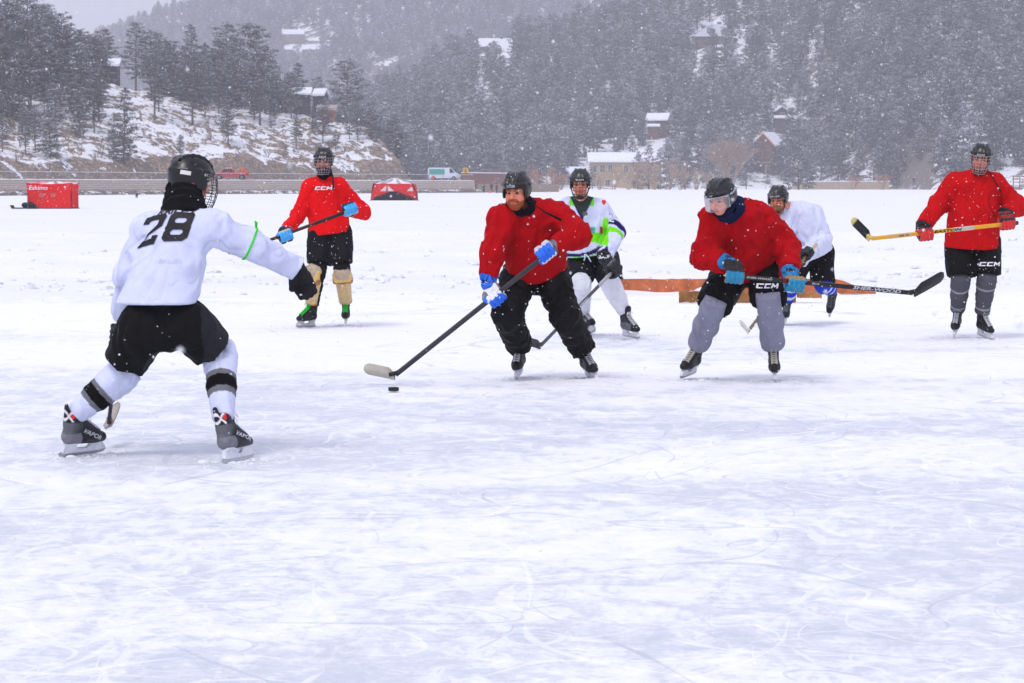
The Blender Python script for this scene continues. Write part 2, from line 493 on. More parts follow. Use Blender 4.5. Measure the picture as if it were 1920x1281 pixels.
def build_body(root, J, H, p):
    """one continuous figure under the clothes: head, neck, trunk, arms with hands, legs with feet"""
    sk = np.array(p.get('skin', SKIN)); m = [H.s, H.f, H.u]
    hd = SDF(h=.0042, k=.016)
    head_sdf(hd, H, m, p)
    nb = J['neck']
    hd.cone(H.p(0, -.03, -.06), nb, .055, .062, sk, k=.03)
    def cf(V, C):
        L = (V - H.o) @ np.array(m).T
        g = np.exp(-((L[:, 0] / .03) ** 2 + ((L[:, 2] + .028) / .03) ** 2)) * (L[:, 1] > .07)
        ck = np.exp(-(((np.abs(L[:, 0]) - .045) / .02) ** 2 + ((L[:, 2] + .035) / .022) ** 2)) * (L[:, 1] > .03)
        w = (.35 * g + .4 * ck)[:, None]
        isk = (np.abs(C - sk).max(1) < .03)[:, None]
        C = np.where(isk, C * (1 - w) + w * sk * A(1.05, .62, .6), C)
        return np.clip(C, 0, 1)
    V1, F1, C1 = hd.mesh(colf=cf)
    b = SDF(h=.013, k=.03)
    sh = (J['shR'] + J['shL']) / 2; hp = (J['hipR'] + J['hipL']) / 2
    n = nrm(np.cross(J['shR'] - J['shL'], sh - hp))
    b.cone(J['shR'], J['shL'], .05, .05, sk); b.cone(sh * .7 + hp * .3, hp, .12, .11, sk, n=n, q=1.4)
    b.cone(nb, sh, .055, .06, sk); b.cone(J['hipR'], J['hipL'], .09, .09, sk)
    for q in 'RL':
        b.cone(J['sh' + q], J['el' + q], .045, .036, sk); b.cone(J['el' + q], J['wr' + q], .036, .025, sk)
        d = nrm(J['hd' + q] - J['wr' + q])
        b.cone(J['wr' + q], J['hd' + q] - d * .01, .022, .022, sk, k=.01)
        b.cone(J['hip' + q], J['kn' + q], .075, .052, sk); b.cone(J['kn' + q], J['an' + q], .05, .028, sk, k=.02)
        b.cone(J['an' + q], J['he' + q], .024, .020, sk, k=.01); b.cone(J['he' + q], J['ft' + q], .020, .016, sk, k=.01)
    V2, F2, C2 = b.mesh()
    return put('body', np.vstack([V1, V2]), [F1[0], F2[0] + len(V1)], np.vstack([C1, C2]), 'skin', root)

def wrinkle(J, amp, seed, k=28, down=None):
    js = [J['elR'], J['elL'], (J['shR'] + J['hipR']) / 2 * .5 + (J['shL'] + J['hipL']) / 2 * .5]
    ad = (J['shR'] + J['shL'] - J['hipR'] - J['hipL']); ad = nrm(ad)
    rg = np.random.default_rng(seed)
    js = [(J['elR'], .11), (J['elL'], .11), (J['shR'] - ad * .12, .10), (J['shL'] - ad * .12, .10)]
    def fn(X):
        Y = X - .72 * (X @ ad)[:, None] * ad         # stretch folds along the trunk
        Y = Y + .02 * np.stack([fold_noise(X, 9, seed + 2, 1), fold_noise(X, 9, seed + 3, 1), 0 * X[:, 0]], -1)
        w = fold_noise(Y, k * 1.5, seed); w2 = fold_noise(X + .02 * fold_noise(X, 12, seed + 4, 1)[:, None], 26, seed + 6)
        o = amp * .85 * (.8 - 1.7 * np.abs(w) ** .75) + amp * .55 * (.7 - 1.6 * np.abs(w2) ** .8) + amp * .12 * fold_noise(X, 110, seed + 7, 1)
        for j, s in js:
            v = X - j; d = np.linalg.norm(v, axis=1)
            g_ = np.exp(-(d / s) ** 2)
            o = o + amp * 1.0 * (.6 - 1.4 * np.abs(np.sin(d * 32 + 2.2 * fold_noise(X, 11, seed + 1, 1))) ** .8) * g_
        return -o
    return fn

def build_jersey(root, J, c, p, seed, name='jersey', amp=.012):
    g = SDF(h=p.get('jh', .0105), k=.045)
    sh = (J['shR'] + J['shL']) / 2; hem = J['hem']
    ax = nrm(hem - sh); side = nrm(J['shR'] - J['shL'])
    n = nrm(np.cross(side, ax))
    ps = p.get('pad', .088)
    g.cone(J['shR'], J['shL'], ps, ps, c, k=.05)
    ch = sh + ax * .10; md = sh * .45 + hem * .55
    cw, mw, hw = p.get('chest_w', .205), p.get('mid_w', .20), p.get('hem_w', .225); q = p.get('q', 1.45)
    belly = p.get('belly', 0.)
    sg = 1 if (n @ J['front']) > 0 else -1
    g.cone(ch, md + sg * n * belly * .5, cw, mw, c, n=n, q=q)
    hn = p.get('hem_n')
    if hn is None: g.cone(md + sg * n * belly * .5, hem, mw, hw, c, n=n, q=q * .93, flat='b', k=.03)
    else:
        hn = nrm(hn); g.cone(md + sg * n * belly * .5, hem + ax * .12, mw, hw * 1.0, c, n=n, q=q * .93, flat='b', k=.03)
        def cutf(X, o=hem, hn=hn, ax=ax):
            v = X - o; return np.maximum(v @ hn, np.sqrt(((v - (v @ ax)[..., None] * ax) ** 2).sum(-1)) - .34)
        g._add(cutf, hem - .4, hem + .4, None, 's', .004)
    g.cone(J['neck'] + ax * .03, sh, .085, .11, c, k=.05)
    for Q in 'RL':
        a, e, w = J['sh' + Q], J['el' + Q], J['wr' + Q] + nrm(J['wr' + Q] - J['el' + Q]) * p.get('slv', -.005)
        r0, r1, r2, r3 = p.get('arm', (.084, .078, .074, .062))
        g.cone(a, e, r0, r1, c, k=.045); g.cone(e, w, r2, r3, c, flat='b', k=.03)
    wf = wrinkle(J, p.get('amp', amp) * 1.35, seed)
    def dispf(X):
        tt = (X - hem) @ ax; r_ = np.linalg.norm(X - hem - tt[:, None] * ax, axis=1)
        return wf(X) * np.where(r_ < .30, np.clip(-tt / .10, .12, 1), 1)
    return g.build(name, 'cloth', root, disp=dispf, colf=p.get('jcolf'))

def build_pants(root, J, c, p, seed, name='hockey_pants', long=False, mat='nylon', knee_t=None, r=(.135, .122, .115), flatcut=True):
    g = SDF(h=.0105, k=.04)
    hp = (J['hipR'] + J['hipL']) / 2; sh = (J['shR'] + J['shL']) / 2
    up = nrm(sh - hp); side = nrm(J['hipR'] - J['hipL']); n = np.cross(side, up)
    pr = p.get('pel', .13); g.cone(hp + up * .14, hp - up * .02, pr * .95, pr, c, n=n, q=1.25, flat='a')
    kt = p.get('cut', 1.0)
    for Q in 'RL':
        a, k_ = J['hip' + Q], J['kn' + Q]
        if long:
            g.cone(a, k_, r[0], r[1], c, k=.04)
            e = J['an' + Q] + nrm(J['kn' + Q] - J['an' + Q]) * p.get('cuff', .03)
            g.cone(k_, e, r[1] * .97, r[2], c, flat='b', k=.03)
        else:
            e = a + (k_ - a) * kt
            g.cone(a, e, r[0], r[1], c, flat='b', k=.035)
    lo = {'R': J['knR'], 'L': J['knL']}
    amp = p.get('pamp', .009)
    def fn(X):
        w = fold_noise(X * A(1, 1, 1.5 if long else .6), 32, seed + 5); w2 = fold_noise(X * A(1, 1, 1.8), 62, seed + 6)
        o = amp * 1.1 * (.7 - 1.6 * np.abs(w) ** .8) + amp * .45 * (.6 - 1.4 * np.abs(w2))
        if long:
            for Q in 'RL':
                d = np.linalg.norm(X - J['kn' + Q], axis=1)
                o = o + amp * (.5 - 1.3 * np.abs(np.sin((X @ nrm(J['hip' + Q] - J['an' + Q])) * 26 + 2.6 * fold_noise(X, 9, seed, 1)))) * np.exp(-(d / .3) ** 2) * .9
        return -o
    return g.build(name, mat, root, disp=fn, colf=p.get('pcolf'))

def build_socks(root, J, p, colf, seed, name='hockey_sock', rr=(.078, .068, .052), mat='cloth', c=WHITE, both='RL', end=.0, cuff=True):
    for Q in both:
        g = SDF(h=.008, k=.03); a, b = J['kn' + Q], J['an' + Q]; t = nrm(b - a)
        fw = J['fwd' + Q]; fw = nrm(fw - t * (fw @ t))
        g.cone(a - t * .07, a + t * .06, rr[0], rr[0], c, flat='a')
        g.ell(a + fw * .035, (.058, .058, .075), c)
        m = a + (b - a) * .5
        g.cone(a, m, rr[0], rr[1], c); g.cone(m, b - t * end, rr[1], rr[2], c, flat='b')
        g.cone(a + fw * .03, b + fw * .012 - t * .05, .055, .043, c)
        L = np.linalg.norm(b - a)
        cf = None
        if colf is not None:
            cf = lambda V, C, a=a, t=t, L=L: colf(((V - a) @ t) / L, V, C)
        g.build(name, mat, root, disp=lambda X, t=t: -.0035 * (np.sin((X @ t) * 120 + 2 * fold_noise(X, 14, seed, 1)) * .5 + (1 - 1.6 * np.abs(fold_noise(X, 40, seed))) * .6), colf=cf)

def arc(f, n): return np.array([f(t) for t in np.linspace(0, 1, n)])

def build_helmet(root, H, c=BLK, cage=None, cage_col=S(20, 20, 22), visor=False, style=0, straps=True, logo=None, flap=True):
    m = H.m
    g = SDF(h=.0052, k=.012)
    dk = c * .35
    g.ell(H.p(0, -.008, .048), (.098, .122, .098), c, fr=m, k=.0)
    g.ell(H.p(0, -.045, .01), (.095, .085, .085), c, fr=m, k=.03)
    # brow band and rear band
    P = arc(lambda t: (math.sin(t * 6.283), math.cos(t * 6.283)), 13)
    for i in range(12):
        a, b = P[i], P[i + 1]
        zz = lambda v: .052 + .012 * v[1]
        g.cone(H.p(.098 * a[0], -.008 + .122 * a[1], zz(a)), H.p(.098 * b[0], -.008 + .122 * b[1], zz(b)), .0115, .0115, c, k=.008)
    # ridges over the crown
    for sx in (-.036, .036):
        Q = arc(lambda t: (sx * (1 + .3 * math.sin(t * 3.14)), math.cos(.35 + t * 2.3) * .118 - .008, .048 + math.sin(.35 + t * 2.3) * .097 * math.sqrt(max(.05, 1 - (sx / .098) ** 2))), 9)
        for i in range(8): g.cone(H.p(*Q[i]), H.p(*Q[i + 1]), .0055, .0055, c, k=.016)
    # vents
    vs = [(.058, .045, .122), (.060, .005, .128), (.058, -.035, .122), (.085, -.045, .085), (.040, -.102, .092), (.02, -.06, .139)]
    for (s_, f_, u_) in vs:
        for q in ((-1, 1) if s_ else (1,)):
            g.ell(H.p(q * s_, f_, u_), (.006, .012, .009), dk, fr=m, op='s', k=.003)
    # seam between the two shells
    for i in range(8):
        a0, a1 = (math.pi * (i) / 8 - math.pi / 2), (math.pi * (i + 1) / 8 - math.pi / 2)
        pt = lambda a: H.p(.103 * math.sin(a), .012 + .055 * math.cos(a) , .048 + .098 * math.cos(a))
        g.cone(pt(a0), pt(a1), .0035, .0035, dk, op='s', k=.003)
    # ear guards
    if flap:
        for q in (-1, 1): g.ell(H.p(.088 * q, .022, -.012), (.011, .034, .055), c, fr=m, k=.015)
    # face opening and underside
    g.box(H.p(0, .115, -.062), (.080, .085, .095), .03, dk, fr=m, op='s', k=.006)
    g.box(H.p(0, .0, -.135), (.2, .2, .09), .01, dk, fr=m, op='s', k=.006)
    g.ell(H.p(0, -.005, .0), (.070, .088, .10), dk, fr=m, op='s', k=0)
    hm = g.build('helmet', 'plastic', root)
    ORG[hm.name] = ORG[root.name]
    b = MB()
    if straps:
        for q in (-1, 1):
            b.tube([H.p(.082 * q, .02, -.03), H.p(.074 * q, .03, -.075), H.p(.045 * q, .05, -.118), H.p(0, .06, -.128)], .0045, BLK, 6)
        b.build('chin_strap', 'matte', hm, True)
    if cage:
        w = MB(); r = .0019 if cage == 'thin' else .0024
        def pt(a, u):
            t = (u + .13) / .17
            W = .060 + .034 * min(1, t * 1.5); Dp = .105 + .020 * math.sin(min(1, max(0, t)) * 3.0)
            return H.p(W * math.sin(a), .035 + Dp * max(-.2, math.cos(a)), u)
        for u in (.040, .012, -.018, -.050, -.082, -.108, -.128):
            w.tube([pt(a, u) for a in np.linspace(-1.55, 1.55, 19)], r if u not in (.040, -.128) else r * 1.4, cage_col, 6)
        for a in np.linspace(-1.45, 1.45, 9):
            w.tube([pt(a, u) for u in np.linspace(.040, -.128, 9)], r, cage_col, 6)
        w.build('face_cage', 'metal' if cage_col.max() > .2 else 'plastic', hm, True)
        ch = SDF(h=.005, k=.01)
        ch.ell(H.p(0, .075, -.118), (.045, .035, .016), BLK, fr=m)
        ch.ell(H.p(0, .045, -.098), (.04, .04, .022), None, fr=m, op='s', k=.003)
        ch.build('chin_cup', 'plastic', hm)
    if visor:
        U = np.linspace(-1.35, 1.35, 19); Z = np.linspace(.045, -.062, 7)
        V = []; n2 = len(U) * len(Z)
        for off in (0, .003):
            for z in Z:
                for a in U:
                    zz = z if z > -.05 else z - .012 * math.cos(a * 1.2)
                    if z < 0: zz = z * (1 - .25 * abs(a) / 1.35)
                    V.append(H.p((.102 + off) * math.sin(a), .012 + (.122 + off + .012 * (.045 - z) / .1) * math.cos(a), zz))
        F = []; nu = len(U)
        for l in range(2):
            for j in range(len(Z) - 1):
                for i in range(nu - 1):
                    k_ = l * n2 + j * nu + i; q = [k_, k_ + 1, k_ + nu + 1, k_ + nu]; F.append(q if l else q[::-1])
        bd = [i for i in range(nu)] + [j * nu + nu - 1 for j in range(1, len(Z))] + [(len(Z) - 1) * nu + i for i in range(nu - 2, -1, -1)] + [j * nu for j in range(len(Z) - 2, 0, -1)]
        for i in range(len(bd)):
            a_, b_ = bd[i], bd[(i + 1) % len(bd)]; F.append([a_, b_, b_ + n2, a_ + n2])
        put('visor', V, [np.array(F)], A(1, 1, 1), 'visor', hm)
    if logo:
        decal('lettering', ccm_logo(.016) if logo == 'CCM' else text_polys(logo, .026, .2, .012), hm, H.p(0, .12, .052), -H.s, H.u, S(225, 225, 230), hm, sx=1.3, lift=.002)
    return hm

def build_gaiter(root, H, J, c, name='neck_warmer', r=.082, t=.032, up=.0, seed=3):
    g = SDF(h=.008, k=.03)
    a = H.p(0, -.035, -.075 + up); b = J['neck']
    ax = nrm(b - a)
    g.cone(a, b + ax * .01, r, r * 1.28, c, k=.02)
    g.ell(a, (r * .86, r * .86, r * .5), None, fr=H.m, op='s', k=.02)
    o = g.build(name, 'cloth', root, disp=lambda X: -.009 * (1 - 1.6 * np.abs(np.sin((X @ ax) * 55 + 2.2 * fold_noise(X, 12, seed, 1)))) * .8)
    return o

# ------------------------------------------------------------------ skates
SKATES = []
def feet(J, Q, heel, toe, lean=.55, side=0.):
    heel = at(*heel); toe = at(*toe); SKATES.extend([heel * .8 + toe * .2, heel * .2 + toe * .8] if max(heel[2], toe[2]) < .1 else []); mid = (heel + toe) / 2; f = nrm(toe - heel)
    u = nrm(J['kn' + Q] - mid) * lean + A(0, 0, 1) * (1 - lean)
    K = Fr(mid, f, u)
    J['K' + Q] = (heel, toe, u); J['an' + Q] = K.p(0, -.066, .235); J['ft' + Q] = K.p(0, .05, .118); J['he' + Q] = K.p(0, -.07, .13)
    J['fwd' + Q] = K.f
def hand(J, Q, grip, sdir):
    grip = np.asarray(grip, float); S_ = nrm(sdir); W = J['el' + Q] - grip; W = nrm(W - S_ * (W @ S_)); P_ = np.cross(S_, W) * (1 if Q == 'R' else -1)
    w0 = grip + W * .085 * 1.38 + P_ * .03 * 1.38; d = nrm(J['el' + Q] - w0); d = nrm(d * .8 + W * .2)
    J['hd' + Q] = grip + W * .04 + P_ * .045; J['wr' + Q] = w0 + d * .075; J['g' + Q] = (grip, S_)
def build_skate(root, J, Q, p):
    heel, toe, u = J['K' + Q]
    mid = (heel + toe) / 2; f = nrm(toe - heel)
    K = Fr(mid, f, u); P = K.p; m = K.m
    c1 = np.array(p.get('boot', BLK)); toec = np.array(p.get('toe', BLK * .8)); tongue = np.array(p.get('tongue', BLK)); acc = np.array(p.get('accent', BLK))
    g = SDF(h=p.get('kh', .0062), k=.02)
    g.cone(P(0, -.085, .108), P(0, .06, .100), .038, .042, c1, n=K.u, q=1.0)
    g.cone(P(0, .04, .100), P(0, .108, .093), .041, .034, toec, n=K.u, q=1.15)
    g.cone(P(0, -.095, .115), P(0, -.075, .20), .036, .040, c1); g.cone(P(0, -.075, .19), P(0, -.062, .255), .042, .052, c1, n=K.s, q=1.15, flat='b')
    g.cone(P(0, -.035, .185), P(0, .065, .120), .040, .033, c1)
    g.cone(P(0, -.115, .18), P(0, -.122, .285), .020, .016, acc, n=K.f, q=1.6, k=.015)
    g.cone(P(0, -.02, .20), P(0, -.002, .275), .034, .036, tongue, n=K.f, q=2.6, k=.012)
    g.box(P(0, 0, .035), (.2, .3, .035), .001, None, fr=m, op='s', k=.004)
    def cf(V, C):
        L = (V - K.o) @ np.array(m).T
        if p.get('style') == 'graphic':
            hl = (L[:, 1] < -.03) & (L[:, 2] < .135); C = np.where(hl[:, None], S(118, 118, 128), C)
            gr = np.clip((-.02 - L[:, 1]) / .08, 0, 1)[:, None] * (L[:, 2] < .2)[:, None]
            C = np.where(hl[:, None], C, C * (1 - .35 * gr) + .35 * gr * S(150, 150, 160))
            lo = (L[:, 2] < .10) & (L[:, 1] > 0); C = np.where(lo[:, None], S(52, 54, 60), C)
            gd_ = (L[:, 2] > .205) & (L[:, 1] < -.07)
            sd = np.abs(L[:, 0])
            rd = gd_ & (L[:, 2] > .225) & (L[:, 2] < .28) & (np.abs(L[:, 1] + .118) < .030) & (np.abs(L[:, 1] + .118) > .014)
            C = np.where(rd[:, None], S(225, 30, 25), C)
            cf_ = (L[:, 2] > .238) & (L[:, 1] > -.07) & (L[:, 1] < -.01); C = np.where(cf_[:, None], S(215, 30, 28), C)
            x = gd_ & ((np.abs((L[:, 2] - .235) - 1.6 * (L[:, 1] + .115)) < .008) | (np.abs((L[:, 2] - .235) + 1.6 * (L[:, 1] + .115)) < .008)) & (np.abs(L[:, 2] - .235) < .045)
            C = np.where(x[:, None], S(225, 225, 230), C)
        elif p.get('style') == 'grey':
            C = np.where((L[:, 2] < .15)[:, None] & (L[:, 1] < .07)[:, None], S(92, 94, 100), C)
            C = np.where(((L[:, 2] > .225) & (L[:, 1] < -.03))[:, None], S(170, 20, 22), C)
        else:
            C = np.where((L[:, 2] < .080)[:, None], S(88, 88, 92), C)
            if p.get('accent') is not None: C = np.where(((L[:, 2] > .24) & (L[:, 1] < .0))[:, None], np.array(p['accent']), C)
        return C
    bt = g.build('skate', 'leather', root, colf=cf)
    ORG[bt.name] = ORG[root.name]
    # holder: two towers and a bridge
    hb = MB(); hc = np.array(p.get('holder', S(215, 216, 222)))
    prof = [(-.125, .024), (-.120, .045), (-.112, .072), (-.035, .072), (-.045, .052), (-.030, .042), (.025, .040), (.045, .055), (.040, .072), (.110, .072), (.135, .045), (.142, .026), (.10, .020), (-.10, .020)]
    hb.prism([(a, b) for a, b in prof], (K.o, K.f, K.u, K.s), -.011, .011, hc)
    for a0 in (-.112, .045):
        hb.prism([(a0, .066), (a0 + .005, .078), (a0 + .068, .078), (a0 + .070, .066)], (K.o, K.f, K.u, K.s), -.024, .024, hc)
    hb.build('blade_holder', 'paint', bt)
    sb = MB(); bl = [(-.148, .020), (-.140, .005), (-.11, 0), (.10, 0), (.135, .006), (.152, .022), (.140, .030), (-.135, .028)]
    sb.prism(bl, (K.o, K.f, K.u, K.s), -.0022, .0022, S(190, 190, 195))
    sb.build('steel_runner', 'metal', bt)
    # laces
    lb = MB(); lc = np.array(p.get('laces', S(225, 225, 232)))
    rows = 8
    tm = bt.data; bv = BVHTree.FromPolygons([v.co[:] for v in tm.vertices], [q.vertices[:] for q in tm.polygons])
    def surf(s_, t):
        c0 = P(0, .078 - .098 * t, .10 + .13 * t); d = nrm(K.f * (.50 + .2 * t) + K.u * (.85 - .45 * t)); s0 = c0 + K.s * s_ + d * .15
        h_, n_, _, _ = bv.ray_cast(Vector(s0 - ORG[root.name]), Vector(-d), .3)
        return (np.array(h_) + ORG[root.name] + d * .003) if h_ is not None else c0 + K.s * s_ + d * .04
    for i in range(rows):
        t0, t1 = i / rows, (i + .75) / rows
        for q in (-1, 1):
            lb.tube([surf(.023 * q, t0), surf(.008 * q, t0 * .6 + t1 * .4), surf(-.008 * q, t0 * .4 + t1 * .6), surf(-.023 * q, t1)], p.get('lr', .0030), lc, 5)
    top = surf(0, 1.)
    for q in (-1, 1):
        lb.tube([top, top + K.s * .025 * q + K.f * .012 + K.u * .006, top + K.s * .040 * q + K.f * .010 - K.u * .018, top + K.s * .018 * q + K.f * .018 - K.u * .004], .0024, lc, 5)
        lb.tube([top, top + K.s * .014 * q + K.f * .020 - K.u * .02, top + K.s * .02 * q + K.f * .018 - K.u * .05], .002, lc, 5)
    lb.build('laces', 'cloth', bt, True)
    return bt, K

# ------------------------------------------------------------------ gloves
GK = 1.38
class GloveSDF(SDF):
    def cone(s, a, b, ra, rb, c, **k): return SDF.cone(s, a, b, ra * GK, rb * GK, c, **k)
    def box(s, o, hf, rr, c, **k): return SDF.box(s, o, np.asarray(hf, float) * GK, rr * GK, c, **k)
def build_glove(root, J, hand, p):
    """a glove closed round a stick at grip; sdir runs from little finger to thumb"""
    grip, Sx = J['g' + hand]; wrist = J['wr' + hand]; Wd = J['el' + hand] - grip; Wd = nrm(Wd - Sx * (Wd @ Sx))
    Pn = np.cross(Sx, Wd) * (1 if hand == 'R' else -1)          # back-of-hand side
    cb, cf_, cc, cbd = [np.array(p[k]) for k in ('back', 'finger', 'cuff', 'band')]
    pal = np.array(p.get('palm', S(150, 120, 80)))
    Q = lambda s, w, n: grip + GK * (s * Sx + w * Wd + n * Pn)
    fr = [Sx, Wd, Pn]
    g = GloveSDF(h=.0064, k=.008)
    g.box(Q(0, .035, .036), (.046, .048, .021), .018, cb, fr=fr)
    g.box(Q(0, .034, .020), (.038, .040, .012), .01, pal, fr=fr)
    # padded rolls on the back of the hand
    for i, w in enumerate((.008, .036, .064)):
        for s_ in (-.024, .024):
            g.box(Q(s_, w, .053), (.0195, .0108, .0125), .008, cb if i != 1 or p.get('mid') is None else np.array(p['mid']), fr=fr, k=0)
    ln = [.84, .98, 1.0, .9]
    for i, s_ in enumerate((-.036, -.012, .012, .036)):
        L = ln[i]; rr = .0128
        pts = [(-.004, .038), (-.034 * L, .034), (-.046 * L, .004), (-.026 * L, -.026), (.004, -.026)]
        for j in range(4):
            a, b = pts[j], pts[j + 1]; da = np.array(b) - np.array(a)
            a2 = np.array(a) + da * .1; b2 = np.array(b) - da * .1
            cc_ = (np.array(p['knuckle']) if 'knuckle' in p else cf_) if j == 0 else cf_ if j < 3 else pal
            g.cone(Q(s_, a2[0], a2[1]), Q(s_ * (1 - .06 * j), b2[0], b2[1]), rr * (1 - .05 * j), rr * (1 - .06 * j), cc_, k=.003)
    # thumb
    g.cone(Q(.040, .050, .018), Q(.052, .018, -.002), .017, .0155, cb, k=.01); g.cone(Q(.052, .018, -.002), Q(.046, -.012, -.024), .0145, .0125, cf_, k=.003)
    gl = g.build('glove', 'leather', root, disp=lambda X: -.0015 * fold_noise(X, 150, 4, 1))
    ORG[gl.name] = ORG[root.name]
    # cuff: flared tube round the wrist
    w0 = Q(0, .085, .030); wv = nrm(wrist - w0)
    cg = GloveSDF(h=.0075, k=.006)
    cl = p.get('cuff_len', .085) * 1.25
    cg.cone(w0 - wv * .01, w0 + wv * .03, .040, .043, cbd, n=Pn, q=1.25, flat='a')
    cg.cone(w0 + wv * .018, w0 + wv * cl, .044, .056, cc, n=Pn, q=1.2, flat='b', k=.004)
    cg.cone(w0 + wv * (cl - .006), w0 + wv * (cl + .006), .057, .057, np.array(p.get('trim', cc * .4)), n=Pn, q=1.2, flat='ab', k=.0)
    cg.cone(w0 + wv * .03, w0 + wv * (cl + .02), .042, .048, None, n=Pn, q=1.2, op='s', flat='b', k=.0)
    cf2 = cg.build('glove_cuff', 'leather', gl)
    ORG[cf2.name] = ORG[root.name]
    return gl, cf2, dict(Q=Q, S=Sx, W=Wd, N=Pn, wv=wv, w0=w0)

# ------------------------------------------------------------------ sticks
def hockey_stick(name, butt, heel, toe, bup, label, shaft=BLK, blade=BLK, tape=None, tip=None, knob=S(205, 185, 150), bands=(), hb=.075, w=(.030, .020), curve=.02, printc=None):
    butt, heel, toe = [np.asarray(v, float) for v in (butt, heel, toe)]
    d = nrm(heel - butt); L = np.linalg.norm(heel - butt)
    bd = nrm(toe - heel); up = np.asarray(bup, float); up = nrm(up - bd * (up @ bd)); bn = np.cross(bd, up)
    root = empty(name, heel, label, 'hockey stick', 'hockey sticks held by the players')
    sn = bn - d * (bn @ d); sn = nrm(sn); sw = np.cross(d, sn)       # sw: the wide side direction
    b = MB()
    def shaftseg(t0, t1, c, gr=0.):
        o = butt + d * t0; LL = t1 - t0; hw, hn, ch = w[0] / 2 + gr, w[1] / 2 + gr, .004
        sec = [(-hw, -hn + ch), (-hw + ch, -hn), (hw - ch, -hn), (hw, -hn + ch), (hw, hn - ch), (hw - ch, hn), (-hw + ch, hn), (-hw, hn - ch)]
        V = np.array([o + sw * a + sn * c_ + d * z for z in (0, LL) for a, c_ in sec])
        F = [[i, (i + 1) % 8, (i + 1) % 8 + 8, i + 8] for i in range(8)]
        b.add(V, [np.array(F)], c)
        cv = np.vstack([V, o, o + d * LL])
        b.add(cv, [np.array([[16, (i + 1) % 8, i] for i in range(8)] + [[17, 8 + i, 8 + (i + 1) % 8] for i in range(8)])], c)
    shaftseg(0, L - .02, shaft)
    for (t0, t1, c) in bands: shaftseg(t0, t1, np.array(c), .0012)
    sh = b.build('shaft', 'paint', root)
    ORG[sh.name] = ORG[root.name]
    if knob is not None:
        k = MB(); P = [butt + d * t for t in (-.006, .0, .02, .05, .09, .13)]
        k.tube(P, [.014, .020, .0195, .0175, .0170, .0165], knob, 10); k.build('butt_end', 'cloth', root, True)
    # blade
    n = 16; Lb = np.linalg.norm(toe - heel); V = []; C = []
    for i in range(n + 1):
        t = i / n; x = t * Lb
        h = hb * (.55 + .45 * min(1, t * 4)) if t < .25 else hb
        if t > .8: h = hb * math.sqrt(max(.02, 1 - ((t - .8) / .2) ** 2 * .85))
        lo = .010 * max(0, (t - .8) / .2) ** 2 + (hb - h) * .35 * (t > .8)
        off = curve * t * t; th = .0065 * (1 - .45 * t)
        for (z, y) in ((lo, -th), (lo, th), (lo + h * .5, th * .8), (lo + h, th * .6), (lo + h, -th * .6), (lo + h * .5, -th * .8)):
            V.append(heel - up * hb * .30 + bd * (x - .012) + up * z + bn * (y + off))
        c = blade
        if tape is not None and tape[0] <= t <= tape[1]: c = np.array(tape[2])
        if tip is not None and t > tip[0]: c = np.array(tip[1])
        C += [c] * 6
    F = []
    for i in range(n):
        for k_ in range(6): F.append([i * 6 + k_, i * 6 + (k_ + 1) % 6, (i + 1) * 6 + (k_ + 1) % 6, (i + 1) * 6 + k_])
    e = n * 6
    F += [[0, 5, 4, 1][::-1], [1, 4, 3, 2][::-1], [e, e + 1, e + 4, e + 5], [e + 1, e + 2, e + 3, e + 4]]
    hs = MB(); hs.add(np.array(V), [np.array(F)], np.array(C))
    # hosel joining shaft and blade
    hs.bar(heel - d * .05, heel + bd * .05 + up * hb * .04, .0185, .030, blade if tape is None or tape[0] > .05 else np.array(tape[2]), up=up)
    bl = hs.build('blade', 'paint', root, True)
    return root, sh, dict(d=d, sn=sn, sw=sw, L=L, butt=butt)
def stick_text(st, txt, t, size, color, face=1, shear=.25, sx=1.6, flip=False, bold=.02):
    root, sh, k = st
    o = k['butt'] + k['d'] * t; U = k['d'] * (-1 if flip else 1)
    vw = nrm(A(0, 0, CAMH) - o)
    N = max([k['sn'], -k['sn'], k['sw'], -k['sw']], key=lambda v: v @ vw)
    W = np.cross(N, U)
    if W[2] < 0: U, W = -U, -W
    decal('lettering', text_polys(txt, size, shear, bold), sh, o, U, W, color, sh, sx=sx, lift=.0012, seg=.2, reach=.05)
# ------------------------------------------------------------------ the seven players
def pose(D, front, **kw):
    J = {}
    for k, v in kw.items():
        J[k] = at(v[0], v[1], D + (v[2] if len(v) > 2 else 0))
    J['front'] = nrm(front)
    for q in 'RL':
        J.setdefault('fwd' + q, J['front'])
        J.setdefault('ft' + q, J['an' + q] + nrm(J['fwd' + q]) * .10 - A(0, 0, .08))
    return J
def base_of(J):
    h = (J['hipR'] + J['hipL']) / 2; return A(h[0], h[1], 0)
G_PERSON = 'hockey players on the ice'
def player(label, J):
    return empty('person', base_of(J), label, 'person', G_PERSON)

# ---- number 28, seen from behind ---------------------------------
D = 12.75
J = pose(D, (.62, .72, -.3), shL=(283, 432, .15), shR=(398, 428, .05), elL=(243, 512, .22), wrL=(232, 596, .38), hdL=(228, 636, .42),
         elR=(478, 462, .10), wrR=(556, 505, .22), hdR=(572, 540, .26), hipL=(268, 610, .0), hipR=(352, 606, .02),
         knL=(226, 705, .12), knR=(412, 668, .16), anL=(165, 792, .10), anR=(430, 796, .10), neck=(345, 392, .16), hem=(294, 570, .0))
p = player('person in white jersey 28 seen from behind, arm stretched out in a black mitten', J)
root = p
H = Fr(at(358, 341, D + .26), (.80, .55, -.20), (.06, .10, 1))
J['fwdR'] = nrm(A(.7, .6, 0)); J['fwdL'] = nrm(A(.7, .5, 0))
feet(J, 'L', (117, 857, 12.86), (188, 848, 13.02))
feet(J, 'R', (424, 869, 12.58), (470, 860, 12.78))
